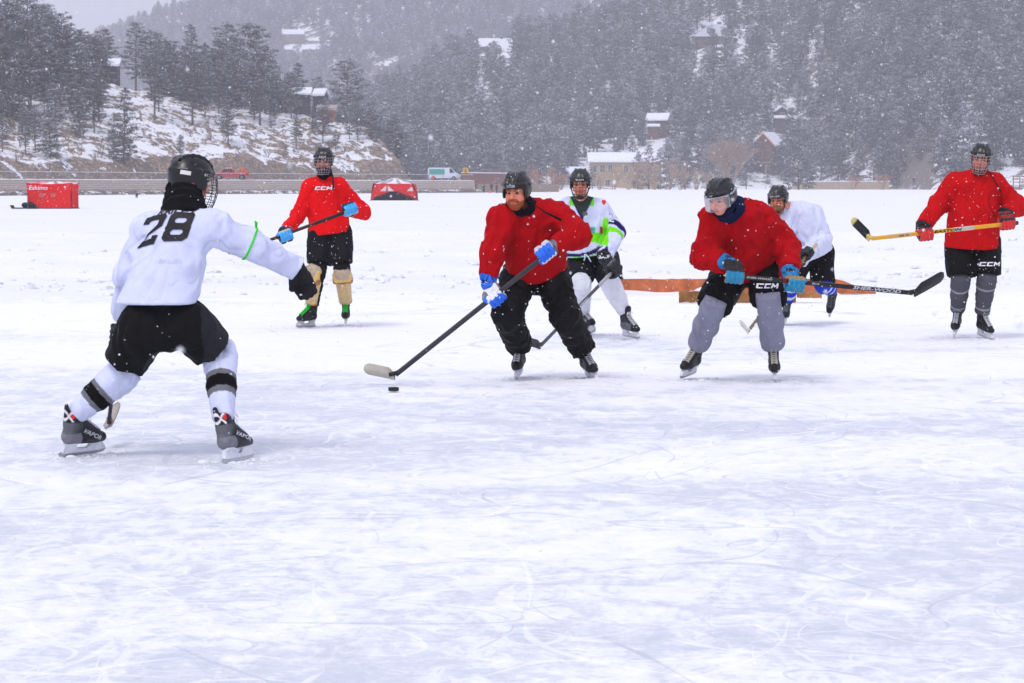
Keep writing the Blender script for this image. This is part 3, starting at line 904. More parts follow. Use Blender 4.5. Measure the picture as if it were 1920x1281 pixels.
sb_ = at(232, 560, 13.12); sh_ = at(203, 800, 13.30); sdv = nrm(sh_ - sb_)
hand(J, 'L', sb_ + sdv * .22, sdv)
J['wrL'] = at(231, 604, 13.1)
build_body(p, J, H, dict())
jy = build_jersey(p, J, WHITE, dict(chest_w=.19, mid_w=.195, hem_w=.228, q=1.6, arm=(.092, .082, .078, .064), pad=.086, amp=.011, hem_n=A(0, 0, 1)), 21)
pn = build_pants(p, J, BLK, dict(cut=.74, pel=.130, pcolf=lambda V, C: np.where((((V - J['hipR']) @ nrm(J['hipR'] - J['hipL']) > .075))[:, None], S(38, 38, 43), C)), 22, r=(.128, .119, .1))
def sockA(t, V, C):
    C = np.where(((t > .34) & (t < .68))[:, None], S(112, 112, 118), C)
    return np.where(((t > .42) & (t < .60))[:, None], BLK, C)
build_socks(p, J, dict(), sockA, 23, rr=(.084, .074, .056))
for Q in 'RL':
    kt = dict(style='graphic', kh=.0048, boot=S(28, 29, 33), holder=S(222, 223, 230), laces=S(225, 225, 240))
    sk, K = build_skate(p, J, Q, kt)
    sd = K.s if K.s @ (A(0, 0, 1) - K.o) > 0 else -K.s
    cam_side = nrm(A(0, 0, CAMH) - K.o); sd = K.s if K.s @ cam_side > 0 else -K.s
    U = K.f if np.cross(K.f, K.u) @ sd > 0 else -K.f
    decal('lettering', text_polys('VAPOR', .033, .25, .01), sk, K.p(0, .030, .125), U * .86 - K.u * .42 * (1 if U @ K.f > 0 else -1), K.u, S(215, 215, 225), sk, sx=1.15, lift=.002, reach=.12)
hm = build_helmet(p, H, BLK, cage='thin', cage_col=S(25, 25, 28), style=1)
rec = flat_bm([[(-.028, -.011), (.028, -.011), (.028, .011), (-.028, .011)]])
bk = nrm(A(0, 0, CAMH) - H.o); bkU = nrm(np.cross(H.u, bk))
decal('sticker', rec, hm, H.p(0, 0, .035) + bk * .05 - bkU * .035, bkU, H.u, S(225, 220, 218), hm, lift=.002)
decal('sticker', flat_bm([[(.013 * math.cos(a), .013 * math.sin(a)) for a in np.linspace(0, 6.0, 12)]]), hm, H.p(0, 0, -.022) + bk * .05 + bkU * .012, bkU, H.u, S(200, 90, 105), hm, lift=.002)
decal('sticker', flat_bm([[(.008 * math.cos(a), .008 * math.sin(a)) for a in np.linspace(0, 6.0, 12)]]), hm, H.p(0, 0, -.022) + bk * .05 + bkU * .012, bkU, H.u, S(90, 120, 190), hm, lift=.0035)
decal('lettering', text_polys('BAUER', .020, .2, .01), hm, H.p(0, 0, .045) + bk * .04 + bkU * .072, nrm(bkU * .75 - bk * .5), H.u, S(205, 208, 215), hm, lift=.002)
build_gaiter(p, H, J, S(16, 16, 18), 'neck_warmer', r=.094, t=.04, up=.01)
# the number and name on the back
shc = (J['shR'] + J['shL']) / 2; ax = nrm(shc - J['hem']); U = nrm(J['shR'] - J['shL']); nb = nrm(np.cross(U, ax))
def block_digit(ch, w, h, t):
    o = t * .55
    if ch == '8':
        out = []
        def ring(x0, y0, x1, y1):
            c_ = o
            O = [(x0 + c_, y0), (x1 - c_, y0), (x1, y0 + c_), (x1, y1 - c_), (x1 - c_, y1), (x0 + c_, y1), (x0, y1 - c_), (x0, y0 + c_)]
            ci = c_ * .5
            I = [(x0 + t + ci, y0 + t), (x1 - t - ci, y0 + t), (x1 - t, y0 + t + ci), (x1 - t, y1 - t - ci), (x1 - t - ci, y1 - t), (x0 + t + ci, y1 - t), (x0 + t, y1 - t - ci), (x0 + t, y0 + t + ci)]
            return [[O[i], O[(i + 1) % 8], I[(i + 1) % 8], I[i]] for i in range(8)]
        m = h / 2
        return ring(-w / 2, -h / 2, w / 2, t * .5) + ring(-w / 2 + .004, -t * .5, w / 2 - .004, h / 2)
    if ch == '2':
        x0, x1, y0, y1 = -w / 2, w / 2, -h / 2, h / 2
        return [[(x0, y0), (x1, y0), (x1, y0 + t), (x0 + t * .7, y0 + t)], [(x0, y0), (x0 + t * .9, y0 + t), (x1, y1 - h * .42), (x1 - t, y1 - h * .36)],
                [(x1 - t, y1 - h * .40), (x1, y1 - h * .43), (x1, y1 - o), (x1 - t, y1 - t - o * .4)], [(x1 - t, y1 - t - o * .4), (x1, y1 - o), (x1 - o, y1), (x1 - t - o * .5, y1 - t)],
                [(x1 - t - o * .5, y1 - t), (x1 - o, y1), (x0 + o, y1), (x0 + t + o * .5, y1 - t)], [(x0, y1 - o), (x0 + t, y1 - t - o * .4), (x0 + t + o * .5, y1 - t), (x0 + o, y1)],
                [(x0, y1 - h * .34), (x0 + t, y1 - h * .34), (x0 + t, y1 - t - o * .4), (x0, y1 - o)], [(x1 - t, y0 + t), (x1, y0 + t), (x1, y0 + t * 1.5), (x1 - t, y0 + t * 1.5)]]
ctr = at(330, 430, D)
tilt = nrm(U + ax * .02)
def sheared(polys, k): return [[(x + y * k, y) for x, y in p_] for p_ in polys]
decal('number', flat_bm(sheared(block_digit('2', .120, .172, .034), .42)), jy, at(280, 428, D), tilt, ax, S(30, 28, 32), jy, lift=.003, seg=.018)
decal('number', flat_bm(sheared(block_digit('8', .140, .165, .036), .30)), jy, at(338, 427, D), tilt, ax, S(30, 28, 32), jy, lift=.003, seg=.018)
decal('lettering', text_polys('RAILEY', .066, .2, .02), jy, at(322, 392, D), tilt, ax, S(35, 33, 38), jy, sx=1.05, lift=.003)
decal('lettering', text_polys('BAUER', .034, .2, .01), jy, at(333, 500, D), nrm(tilt), ax, S(205, 208, 224), jy, sx=1.2, lift=.002)
# green tie round the right sleeve
d_ = nrm(J['elR'] - J['shR']); c0 = J['elR'] - d_ * .03; u1 = nrm(np.cross(d_, A(0, 0, 1))); u2 = np.cross(d_, u1)
tb = MB(); rr_ = []
bvj = BVHTree.FromPolygons([v.co[:] for v in jy.data.vertices], [q.vertices[:] for q in jy.data.polygons])
for a in np.linspace(0, 2 * math.pi, 29)[:-1]:
    dv = u1 * math.cos(a) + u2 * math.sin(a); h_, *_ = bvj.ray_cast(Vector(c0 + dv * .25 - ORG[jy.name]), Vector(-dv), .3)
    rr_.append(np.array(h_) + ORG[jy.name] + dv * .002 if h_ is not None else c0 + dv * .09)
tb.tube(rr_, .0055, S(60, 215, 40), 6, closed=True)
for dx in ((.02, .03), (-.015, .035), (.0, .025)):
    tb.tube([rr_[20], rr_[20] + u1 * dx[0] + A(0, 0, .012), rr_[20] + u1 * dx[0] * 2 + A(0, 0, dx[1])], .005, S(60, 215, 40), 5)
tb.build('green_tie', 'cloth', jy, True)
# black quilted mitten, fingers curled
mt = SDF(h=.006, k=.012)
wv = nrm(J['hdR'] - J['wrR']); sv = nrm(np.cross(wv, nrm(A(0, 0, CAMH) - J['hdR']))); nv = np.cross(wv, sv)
w_ = J['wrR']
MTC = S(34, 32, 36)
mt.cone(w_ - wv * .02, w_ + wv * .05, .046, .052, MTC, flat='a')
for i, s_ in enumerate((-.034, -.012, .012, .034)):
    b0 = w_ + wv * .06 + sv * s_; L_ = (.058, .066, .068, .058)[i]
    mt.cone(b0, b0 + wv * L_ - nv * .004, .025, .023, MTC, k=.008)
    mt.cone(b0 + wv * L_ - nv * .004, b0 + wv * (L_ + .025) - nv * .03, .023, .019, MTC, k=.008)
mt.cone(w_ + wv * .03 + sv * .035, w_ + wv * .085 + sv * .062 - nv * .02, .022, .018, MTC, k=.012)
mt.build('mitten', 'nylon', p, disp=lambda X: -.0035 * np.abs(np.sin(((X - w_) @ wv) * 95)) ** .5 - .0035 * np.abs(np.sin(((X - w_) @ sv) * 95)) ** .5 + .003)
gc = dict(back=BLK, finger=BLK, cuff=BLK, band=BLK, palm=BLK)
st_ = at(229, 760, 13.54)
hockey_stick('hockey_stick', sb_, sh_, st_, A(-.3, 1, .1), 'stick with a worn pale blade behind the leg of the player numbered 28', shaft=S(60, 55, 60), blade=S(150, 142, 138), tape=(.1, .9, S(170, 160, 150)), curve=.03, knob=None)
build_glove(p, J, 'L', gc)

# ---- red jersey at the back left with tan shin guards --------------
D = 24.6
J = pose(D, (-.08, -1, -.05), shR=(583, 352), shL=(633, 350), elR=(561, 402, -.08), wrR=(541, 430, -.25), hdR=(532, 440, -.32),
         elL=(674, 392, -.02), wrL=(676, 391, -.22), hdL=(659, 389, -.36), hipR=(601, 436, .02), hipL=(636, 436, .02),
         knR=(597, 503, -.1), knL=(641, 503, -.08), anR=(582, 583, .0), anL=(648, 582, .05), neck=(610, 338, .02), hem=(619, 439, .0))
J['elL'] = at(682, 398, D + .02); J['wrL'] = at(674, 386, D - .22)
J['fwdR'] = nrm(A(-.6, -.8, 0)); J['fwdL'] = nrm(A(.0, -1, 0))
p = player('person in bright red jersey with tan shin guards and green skate laces', J)
H = Fr(at(607, 303, D - .03), (-.06, -1, -.04), (.02, 0, 1))
feet(J, 'R', (597, 613, 24.75), (549, 615, 24.45))
feet(J, 'L', (650, 604, 25.0), (648, 611, 24.72))
bt_ = at(668, 391, D - .40); he_ = at(452, 470, D - .75); sd_ = nrm(he_ - bt_)
hand(J, 'L', bt_ + sd_ * .06, sd_)
hand(J, 'R', bt_ + sd_ * ((534 - 668) / (452 - 668.)) * np.linalg.norm(he_ - bt_), sd_)
build_body(p, J, H, dict(skin=S(190, 120, 92), beard=S(38, 30, 28), brow=S(30, 24, 22)))
LR = S(226, 14, 22)
jy = build_jersey(p, J, LR, dict(chest_w=.185, mid_w=.19, hem_w=.215, q=1.5, arm=(.082, .074, .072, .060), jh=.012), 31)
decal('lettering', ccm_logo(0.0341), jy, at(606, 353, D - .1), A(1, .06, 0), A(0, 0, 1), S(235, 235, 240), jy, sx=1.5, lift=.004)
build_pants(p, J, S(22, 22, 26), dict(cut=.86), 32, r=(.135, .118, .1))
build_socks(p, J, dict(), None, 33, c=S(24, 24, 27), name='trouser_leg', rr=(.078, .066, .062))
for Q in 'RL':
    a, b = J['kn' + Q], J['an' + Q]; t = nrm(b - a); fw = J['fwd' + Q]; fw = nrm(fw - t * (fw @ t)); sd = np.cross(t, fw); L = np.linalg.norm(b - a)
    g = SDF(h=.0075, k=.012); tan = S(205, 178, 128)
    g.ell(a + fw * .055 + t * .01, (.088, .085, .075), S(178, 160, 138)); 
    g.box(a + fw * .075 + t * .055, (.100, .026, .070), .024, S(214, 178, 108), fr=[sd, fw, t], k=.005)
    g.box(a + fw * .068 + t * .105, (.104, .032, .042), .024, S(158, 98, 52), fr=[sd, fw, t], k=.004)
    g.cone(a + fw * .030 + t * .12, b + fw * .030 - t * .03, .082, .068, tan, n=fw, q=1.3, flat='ab', k=.004)
    for i in range(4):
        for s_ in (-.026, 0, .026):
            g.box(a + t * (.17 + i * .05) + fw * (.094 - i * .003) + sd * s_, (.010, .008, .020), .004, tan, fr=[sd, fw, t], k=.003)
    g.cone(b + fw * .024 - t * .04, b + fw * .024 - t * .015, .071, .071, S(165, 100, 55), n=fw, q=1.25, flat='ab', k=0)
    g.build('shin_guard', 'leather', p)
for Q in 'RL':
    build_skate(p, J, Q, dict(laces=S(50, 205, 60), lr=.0055, holder=S(190, 190, 196)))
hm = build_helmet(p, H, BLK, cage='thick', cage_col=S(150, 150, 155), logo='CCM')
tb = MB(); tb.tube([at(620, 318, D - .12), at(624, 332, D - .18), at(625, 356, D - .2)], .009, S(15, 15, 17), 8); tb.build('hair_braid', 'hair', p, True)
build_gaiter(p, H, J, S(20, 20, 22), r=.070)
gB = dict(knuckle=S(22, 30, 62), back=S(18, 26, 56), finger=S(60, 160, 225), cuff=S(20, 28, 60), band=S(60, 160, 225), mid=S(60, 160, 225), palm=S(200, 175, 140), trim=S(60, 160, 225))
bt_ = at(668, 391, D - .40); he_ = at(452, 470, D - .75); 
st = hockey_stick('hockey_stick', bt_, he_, at(428, 474, D - .95), A(0, 0, 1), 'dark brown stick held across the body by the player with tan shin guards', shaft=S(72, 34, 26), blade=BLK, bands=((.14, .45, S(30, 26, 28)),))
sd_ = nrm(he_ - bt_)
build_glove(p, J, 'L', gB)
build_glove(p, J, 'R', gB)

# ---- bare-faced puck carrier ---------------------------------------
D = 17.75
J = pose(D, (-.35, -.9, -.35), shR=(942, 412, -.05), shL=(1040, 402, .10), elR=(925, 474, -.16), wrR=(926, 520, -.34), hdR=(926, 548, -.42),
         elL=(1086, 440, -.14), wrL=(1047, 470, -.26), hdL=(1022, 482, -.40), hipR=(973, 520, .22), hipL=(1032, 514, .26),
         knR=(951, 592, -.08), knL=(1062, 596, -.02), anR=(967, 654, .14), anL=(1103, 680, .12), neck=(982, 398, -.0), hem=(1008, 512, .20))
J['fwdR'] = nrm(A(-.15, -1, 0)); J['fwdL'] = nrm(A(.25, -1, 0))
p = player('person with red beard and open face in a red jersey chasing the puck', J)
H = Fr(at(969, 359, D - .12), (-.36, -.9, -.16), (-.05, -.08, 1))
feet(J, 'R', (979, 700, 18.20), (967, 713, 17.93))
feet(J, 'L', (1100, 706, 18.12), (1121, 716, 17.86))
bt_ = at(1036, 468, D - .34); he_ = at(738, 706, 17.55); sd_ = nrm(he_ - bt_); L_ = np.linalg.norm(he_ - bt_)
hand(J, 'L', bt_ + sd_ * .05, sd_)
hand(J, 'R', bt_ + sd_ * L_ * ((928 - 1036) / (738 - 1036.)), sd_)
build_body(p, J, H, dict(skin=S(224, 140, 112), beard=S(150, 72, 36), brow=S(170, 105, 65), beard_len=.012))
jy = build_jersey(p, J, RED, dict(chest_w=.225, mid_w=.225, hem_w=.232, q=1.45, arm=(.098, .092, .088, .068), pad=.098, amp=.015, belly=.02), 41)
pn = build_pants(p, J, S(18, 18, 20), dict(cuff=.0, pamp=.012), 42, name='snow_trousers', long=True, r=(.138, .112, .098))
for Q in 'RL':
    build_skate(p, J, Q, dict(laces=S(205, 205, 212), boot=S(26, 26, 29), toe=S(14, 14, 16)))
hm = build_helmet(p, H, S(24, 24, 26), style=1)
decal('helmet_label', flat_bm([[(-.032, -.009), (.032, -.009), (.036, .009), (-.028, .009)]]), hm, H.p(-.0, .12, .056), -H.s, H.u, S(165, 168, 175), hm, lift=.0025)
decal('lettering', ccm_logo(0.0087), hm, H.p(.012, .12, .056), -H.s, H.u, S(40, 40, 46), hm, sx=1.2, lift=.004)
build_gaiter(p, H, J, S(12, 14, 26), r=.098, up=-.03)
tb = MB(); tb.tube([H.p(-.085, .02, -.07), at(1003, 385, D - .25), at(1022, 398, D - .26), at(1052, 413, D - .20)], [.003, .003, .006, .010], S(16, 16, 18), 7); tb.build('hood_cord', 'cloth', jy, True)
gC = dict(knuckle=S(205, 207, 214), back=S(200, 202, 208), finger=S(28, 105, 225), cuff=S(120, 122, 132), band=S(28, 105, 225), mid=S(150, 150, 158), palm=S(225, 225, 228), trim=S(30, 150, 220))
gC2 = dict(gC, back=S(120, 118, 122), cuff=S(32, 110, 228), band=S(110, 110, 118), mid=S(205, 195, 160))
bt_ = at(1036, 468, D - .34); he_ = at(738, 706, 17.55)
st = hockey_stick('hockey_stick', bt_, he_, at(685, 694, 17.35), A(-.12, -.1, 1), 'charcoal stick with an ivory blade reaching toward the puck', shaft=S(58, 58, 64), blade=S(190, 184, 170), tape=(0, .06, S(40, 40, 44)), curve=.03, hb=.082, w=(.034, .024), knob=S(190, 170, 135))
sd_ = nrm(he_ - bt_); L_ = st[2]['L']
build_glove(p, J, 'L', gC)
build_glove(p, J, 'R', gC2)

# ---- white jersey with lime and navy trim ---------------------------
D = 22.9
J = pose(D, (-.05, -1, -.3), shR=(1066, 390, .05), shL=(1125, 392, .05), elR=(1042, 432, .05), wrR=(1046, 470, -.15), hdR=(1050, 484, -.22),
         elL=(1156, 436, -.02), wrL=(1157, 468, -.22), hdL=(1153, 492, -.30), hipR=(1090, 486, .18), hipL=(1134, 484, .18),
         knR=(1089, 532, -.02), knL=(1146, 534, -.06), anR=(1103, 590, .55), anL=(1176, 602, .02), neck=(1091, 378, .02), hem=(1108, 476, .10))
J['fwdR'] = nrm(A(.05, -1, -.1)); J['fwdL'] = nrm(A(.35, -1, -.2))
p = player('person in white jersey with lime and navy trim, behind the puck carrier', J)
H = Fr(at(1088, 345, D - .08), (-.08, -1, -.12), (0, -.05, 1))
feet(J, 'R', (1103, 627, 23.72), (1117, 622, 23.46))
feet(J, 'L', (1168, 630, 22.95), (1199, 636, 22.72))
bt_ = at(1150, 508, D - .42); he_ = at(1012, 650, 21.45); sd_ = nrm(he_ - bt_)
hand(J, 'L', bt_ + sd_ * .0, sd_)
hand(J, 'R', at(1050, 486, D - .3), A(.3, -.1, .9))
build_body(p, J, H, dict(skin=S(216, 140, 118)))
LIME = S(120, 225, 30)
shc = (J['shR'] + J['shL']) / 2; axd = nrm(J['hem'] - shc); HL = np.linalg.norm(J['hem'] - shc)
def jD(V, C):
    t = ((V - shc) @ axd) / HL; x = (V - shc) @ A(1, 0, 0)
    da = nrm(J['wrL'] - J['elL'])
    aL = (V - J['elL']) @ nrm(J['wrL'] - J['shL'])
    arm = x > .235 - .03 * t; armR = x < -.225
    w = t - .10 * np.clip(x / .2, -1, 1) ** 2 * -1
    e = (V[:, 0] - shc[0]) / .22
    body = ~(arm | armR)
    edge = .90 - .10 * np.clip(e, 0, 1.2) ** 1.5 * 2
    C = np.where((body & (t > edge) & (t < edge + .07 + .1 * np.clip(e, 0, 1)))[:, None], S(40, 30, 90), C)
    C = np.where((body & (t > edge + .08 + .1 * np.clip(e, 0, 1)) & (t < edge + .11 + .1 * np.clip(e, 0, 1)))[:, None], LIME, C)
    for q in 'RL':
        s_ = ((V - J['el' + q]) @ nrm(J['wr' + q] - J['el' + q]))
        am = arm if q == 'L' else armR
        C = np.where((am & (s_ > -.03) & (s_ < .03) & (t > .3))[:, None], S(40, 30, 90), C)
        C = np.where((am & (s_ > .05) & (s_ < .12) & (t > .3))[:, None], LIME, C)
    dx = V[:, 0] - shc[0]; dz = V[:, 2] - shc[2]; frn = V[:, 1] < shc[1] - .02
    sw_ = (dx > -.16) & (dx < .215) & (dz < -.265 + .04 * np.sin(dx * 14)) & (dz > -.345 + .03 * np.sin(dx * 11 + 1))
    lobe = (np.abs(dx - .185 - .1 * np.clip(dz + .25, 0, 1)) < .052 * (1 - .8 * np.clip((dz + .28) / .2, 0, 1)) + .008 * np.sin(dz * 40)) & (dz > -.34) & (dz < -.09)
    C = np.where((frn & body & (sw_ | lobe))[:, None], LIME, C)
    nk = np.linalg.norm((V - J['neck'])[:, [0, 2]] * A(1, .75), axis=1)
    C = np.where((np.abs(V[:, 0] - J['neck'][0]) > .055)[:, None] & (np.abs(V[:, 0] - J['neck'][0]) < .115)[:, None] & (V[:, 2] > J['neck'][2] - .045)[:, None], LIME, C)
    v = np.abs(V[:, 0] - J['neck'][0]) - .075 * np.clip((V[:, 2] - (J['neck'][2] - .15)) / .15, 0, 1.2)
    fr_ = (V[:, 1] < J['neck'][1] + .05) & (V[:, 2] > J['neck'][2] - .17)
    C = np.where((fr_ & (v < 0))[:, None], S(60, 66, 58), C); C = np.where((fr_ & (v >= 0) & (v < .016))[:, None], S(40, 30, 90), C)
    return C
jy = build_jersey(p, J, WHITE, dict(chest_w=.195, mid_w=.21, hem_w=.235, q=1.45, arm=(.088, .082, .080, .074), jcolf=jD, amp=.010, jh=.010), 51)
fU, fW = A(1, .05, 0), A(0, -.25, 1)
def blob(pts, s): return [(x * s, y * s) for x, y in pts]
decal('badge', flat_bm([[(-.06, -.022), (.04, -.028), (.05, .022), (-.05, .03)]]), jy, at(1107, 432, D - .1), fU, fW, S(60, 175, 165), jy, lift=.005)
decal('badge', flat_bm([[(-.035, -.008), (-.01, -.014), (.02, -.008), (.03, .008), (.0, .014), (-.03, .008)]]), jy, at(1107, 432, D - .1), fU, fW, S(120, 110, 95), jy, lift=.007)
decal('badge', flat_bm([[(-.012, -.03), (.010, -.03), (.016, .01), (.0, .035), (-.014, .03)]]), jy, at(1128, 434, D - .1), fU, fW, S(185, 40, 50), jy, lift=.006)
decal('badge', flat_bm([[(.025 * math.cos(a), .022 * math.sin(a)) for a in np.linspace(0, 6, 14)]]), jy, at(1097, 402, D - .1), fU, fW, S(95, 98, 100), jy, lift=.004)
cx_, cz_ = 1134, 384
decal('shoulder_patch', flat_bm([[(.022 * math.cos(a), .026 * math.sin(a)) for a in np.linspace(0, 6, 14)]]), jy, at(cx_, cz_ - 2, D - .1), fU, fW, S(235, 30, 45), jy, lift=.004)
pt_ = []
for i in range(7):
    a0, a1 = 2.9 - i * .42, 2.9 - (i + 1) * .42
    decal('shoulder_patch', flat_bm([[(.040 * math.cos(a0), .048 * math.sin(a0)), (.040 * math.cos(a1), .048 * math.sin(a1)), (.062 * math.cos(a1), .075 * math.sin(a1)), (.062 * math.cos(a0), .075 * math.sin(a0))]]), jy, at(cx_, cz_ - 2, D - .1), fU, fW, (S(225, 205, 60), S(25, 22, 45))[i % 2], jy, lift=.004)
decal('lettering', text_polys('2', .125, 0, .022), jy, at(1148, 409, D - .1), nrm(A(1, .15, -.25)), nrm(A(.28, 0, 1)), S(30, 30, 45), jy, lift=.003)
decal('lettering', text_polys('2', .125, 0, .004), jy, at(1148, 409, D - .1), nrm(A(1, .15, -.25)), nrm(A(.28, 0, 1)), WHITE, jy, lift=.0055)
J['knR0'] = J['knR']
pn = build_pants(p, J, S(26, 26, 30), dict(cut=.80), 52, r=(.132, .124, .1))
decal('lettering', ccm_logo(0.0384), pn, at(1153, 517, D - .1), A(1, .1, 0), A(0, 0, 1), S(235, 235, 240), pn, sx=1.4, lift=.004)
tb = MB()
tb.tube([at(1096, 477, D - .14), at(1097, 483, D - .18), at(1095, 489, D - .17)], .006, WHITE, 6); tb.tube([at(1098, 477, D - .14), at(1103, 482, D - .19), at(1108, 491, D - .18)], .006, WHITE, 6)
tb.build('drawstring', 'cloth', pn, True)
build_socks(p, J, dict(), None, 53, rr=(.090, .080, .062), c=S(222, 223, 232))
for Q in 'RL':
    build_skate(p, J, Q, dict(style='grey', laces=S(215, 215, 220), boot=S(34, 35, 40), accent=S(170, 20, 22), lr=.004))
hm = build_helmet(p, H, S(22, 22, 25), cage='thin', cage_col=S(24, 24, 26), logo='CCM', style=1)
gD = dict(back=S(22, 22, 25), finger=S(26, 26, 30), cuff=S(20, 20, 23), band=S(24, 24, 27), mid=S(80, 80, 86), palm=S(40, 40, 44), trim=S(60, 60, 64))
bt_ = at(1150, 508, D - .42); he_ = at(1012, 650, 21.45)
st = hockey_stick('hockey_stick', bt_ - nrm(he_ - bt_) * .12, he_, at(985, 641, 21.25), A(0, -.1, 1), 'thin dark stick passing behind the legs of the puck carrier', shaft=S(70, 72, 78), blade=S(52, 52, 58), curve=.03, knob=None, bands=((.12, .42, S(165, 165, 170)),))
stick_text(st, 'JETSPEED', .72, .026, S(225, 225, 230))
sd_ = nrm(he_ - bt_)
_, cu, q_ = build_glove(p, J, 'L', dict(gD, cuff_len=.11))
decal('lettering', text_polys('BAUER', .040, .1, .02), cu, q_['w0'] + q_['wv'] * .06, A(1, .1, .08), A(0, 0, 1), S(232, 232, 236), cu, sx=1.1, lift=.003)
build_glove(p, J, 'R', gD)

# ---- red jersey, grey sweatpants, clear visor -----------------------
D = 17.75
J = pose(D, (-.35, -.9, -.45), shR=(1338, 412, -.15), shL=(1426, 408, .02), elR=(1321, 482, -.14), wrR=(1362, 506, -.36), hdR=(1376, 524, -.46),
         elL=(1474, 462, .06), wrL=(1486, 494, -.12), hdL=(1492, 528, -.34), hipR=(1372, 510, .22), hipL=(1434, 502, .24),
         knR=(1340, 570, -.06), knL=(1441, 560, -.06), anR=(1300, 678, .10), anL=(1451, 660, .05), neck=(1375, 398, -.06), hem=(1408, 502, .18))
J['fwdR'] = nrm(A(-.35, -1, 0)); J['fwdL'] = nrm(A(.05, -1, 0))
p = player('person with a clear visor in a red jersey and grey sweatpants', J)
H = Fr(at(1352, 372, D - .30), (-.62, -.74, -.30), (-.18, -.22, .95))
feet(J, 'R', (1304, 700, 18.10), (1275, 711, 17.86))
feet(J, 'L', (1451, 702, 18.05), (1454, 718, 17.76))
bt_ = at(1362, 516, D - .42); he_ = at(1716, 550, D - .20); sd_ = nrm(he_ - bt_); L_ = np.linalg.norm(he_ - bt_)
hand(J, 'R', bt_ + sd_ * .05, sd_)
hand(J, 'L', bt_ + sd_ * L_ * ((1490 - 1362) / (1716 - 1362.)), sd_)
build_body(p, J, H, dict(skin=S(224, 148, 124), brow=S(170, 130, 115)))
jy = build_jersey(p, J, RED, dict(chest_w=.235, mid_w=.225, hem_w=.215, q=1.4, arm=(.100, .098, .094, .072), pad=.088, amp=.018, belly=.02), 61)
pn = build_pants(p, J, BLK, dict(cut=1.0), 62, r=(.142, .134, .1))
decal('lettering', ccm_logo(0.034), pn, at(1437, 536, D - .1), A(1, .05, 0), A(0, 0, 1), S(235, 235, 240), pn, sx=1.35, lift=.004)
for Q in 'RL':
    g = SDF(h=.009, k=.03); a, b = J['kn' + Q], J['an' + Q]; t = nrm(b - a); gc_ = S(138, 138, 158)
    g.cone(a - t * .06, a + (b - a) * .5, .090, .094, gc_, flat='a'); g.cone(a + (b - a) * .5, b + t * .0, .092, .086 if Q == 'R' else .090, gc_, flat='b')
    fw = J['fwd' + Q]; g.ell(a + fw * .03 + t * .09, (.075, .075, .09), gc_)
    g.build('sweatpants_leg', 'cloth', p, disp=lambda X, t=t, a=a: .010 * (np.abs(np.sin((X - a) @ t * 16 + 2.4 * fold_noise(X, 8, 66, 1))) - .5) * (.4 + ((X - a) @ t)) + .005 * fold_noise(X, 34, 67))
for Q in 'RL':
    build_skate(p, J, Q, dict(laces=S(195, 190, 175), boot=S(24, 24, 27), accent=S(175, 25, 28), lr=.004))
hm = build_helmet(p, H, S(26, 27, 30), visor=True, style=1)
decal('lettering', text_polys('MISSION', .022, .1, .02), hm, H.p(-.1, -.02, .050), nrm(-H.f * 1. + H.u * .25), H.u, S(225, 228, 235), hm, sx=1.1, lift=.003)
decal('emblem', flat_bm([[(-.022, .006), (.0, -.008), (.022, .008), (.004, .004)]]), hm, H.p(0, .12, .054), -H.s, H.u, S(225, 228, 235), hm, lift=.003)
build_gaiter(p, H, J, S(14, 24, 58), r=.098, up=-.012)
gE = dict(knuckle=S(26, 26, 32), back=S(24, 24, 30), finger=S(30, 130, 170), cuff=S(24, 125, 190), band=S(222, 220, 205), mid=S(30, 30, 36), palm=S(150, 120, 70), trim=S(20, 30, 50), cuff_len=.105)
gE2 = dict(gE, knuckle=S(30, 130, 175), back=S(30, 130, 180), mid=S(170, 165, 140))
bt_ = at(1362, 516, D - .42); he_ = at(1716, 550, D - .20)
st = hockey_stick('hockey_stick', bt_, he_, at(1776, 519, D + .02), A(.2, 0, 1), 'black stick held level above the ice by the player in grey sweatpants', shaft=S(34, 33, 36), blade=S(30, 30, 33), curve=-.02, hb=.08, bands=((.42, .56, S(120, 22, 24)),), w=(.032, .022))
stick_text(st, 'SHER-WOOD', 1.12, .034, S(190, 190, 196), sx=1.75)
stick_text(st, 'SHER-WOOD', .24, .018, S(190, 190, 196), sx=1.75)
stick_text(st, 'EK15', .66, .018, S(190, 190, 196), sx=1.4)
sd_ = nrm(he_ - bt_); L_ = st[2]['L']
_, cu, q_ = build_glove(p, J, 'R', gE)
decal('lettering', text_polys('Cooper', .036, .1, .012), cu, q_['w0'] + q_['wv'] * .012, A(1, 0, .10), A(0, 0, 1), S(60, 150, 190), cu, sx=1.1, lift=.003)
_, cu, q_ = build_glove(p, J, 'L', gE2)
decal('lettering', text_polys('Cooper', .036, .1, .012), cu, q_['w0'] + q_['wv'] * .02, A(1, .2, 0), A(0, 0, 1), S(60, 150, 190), cu, sx=1.1, lift=.003)

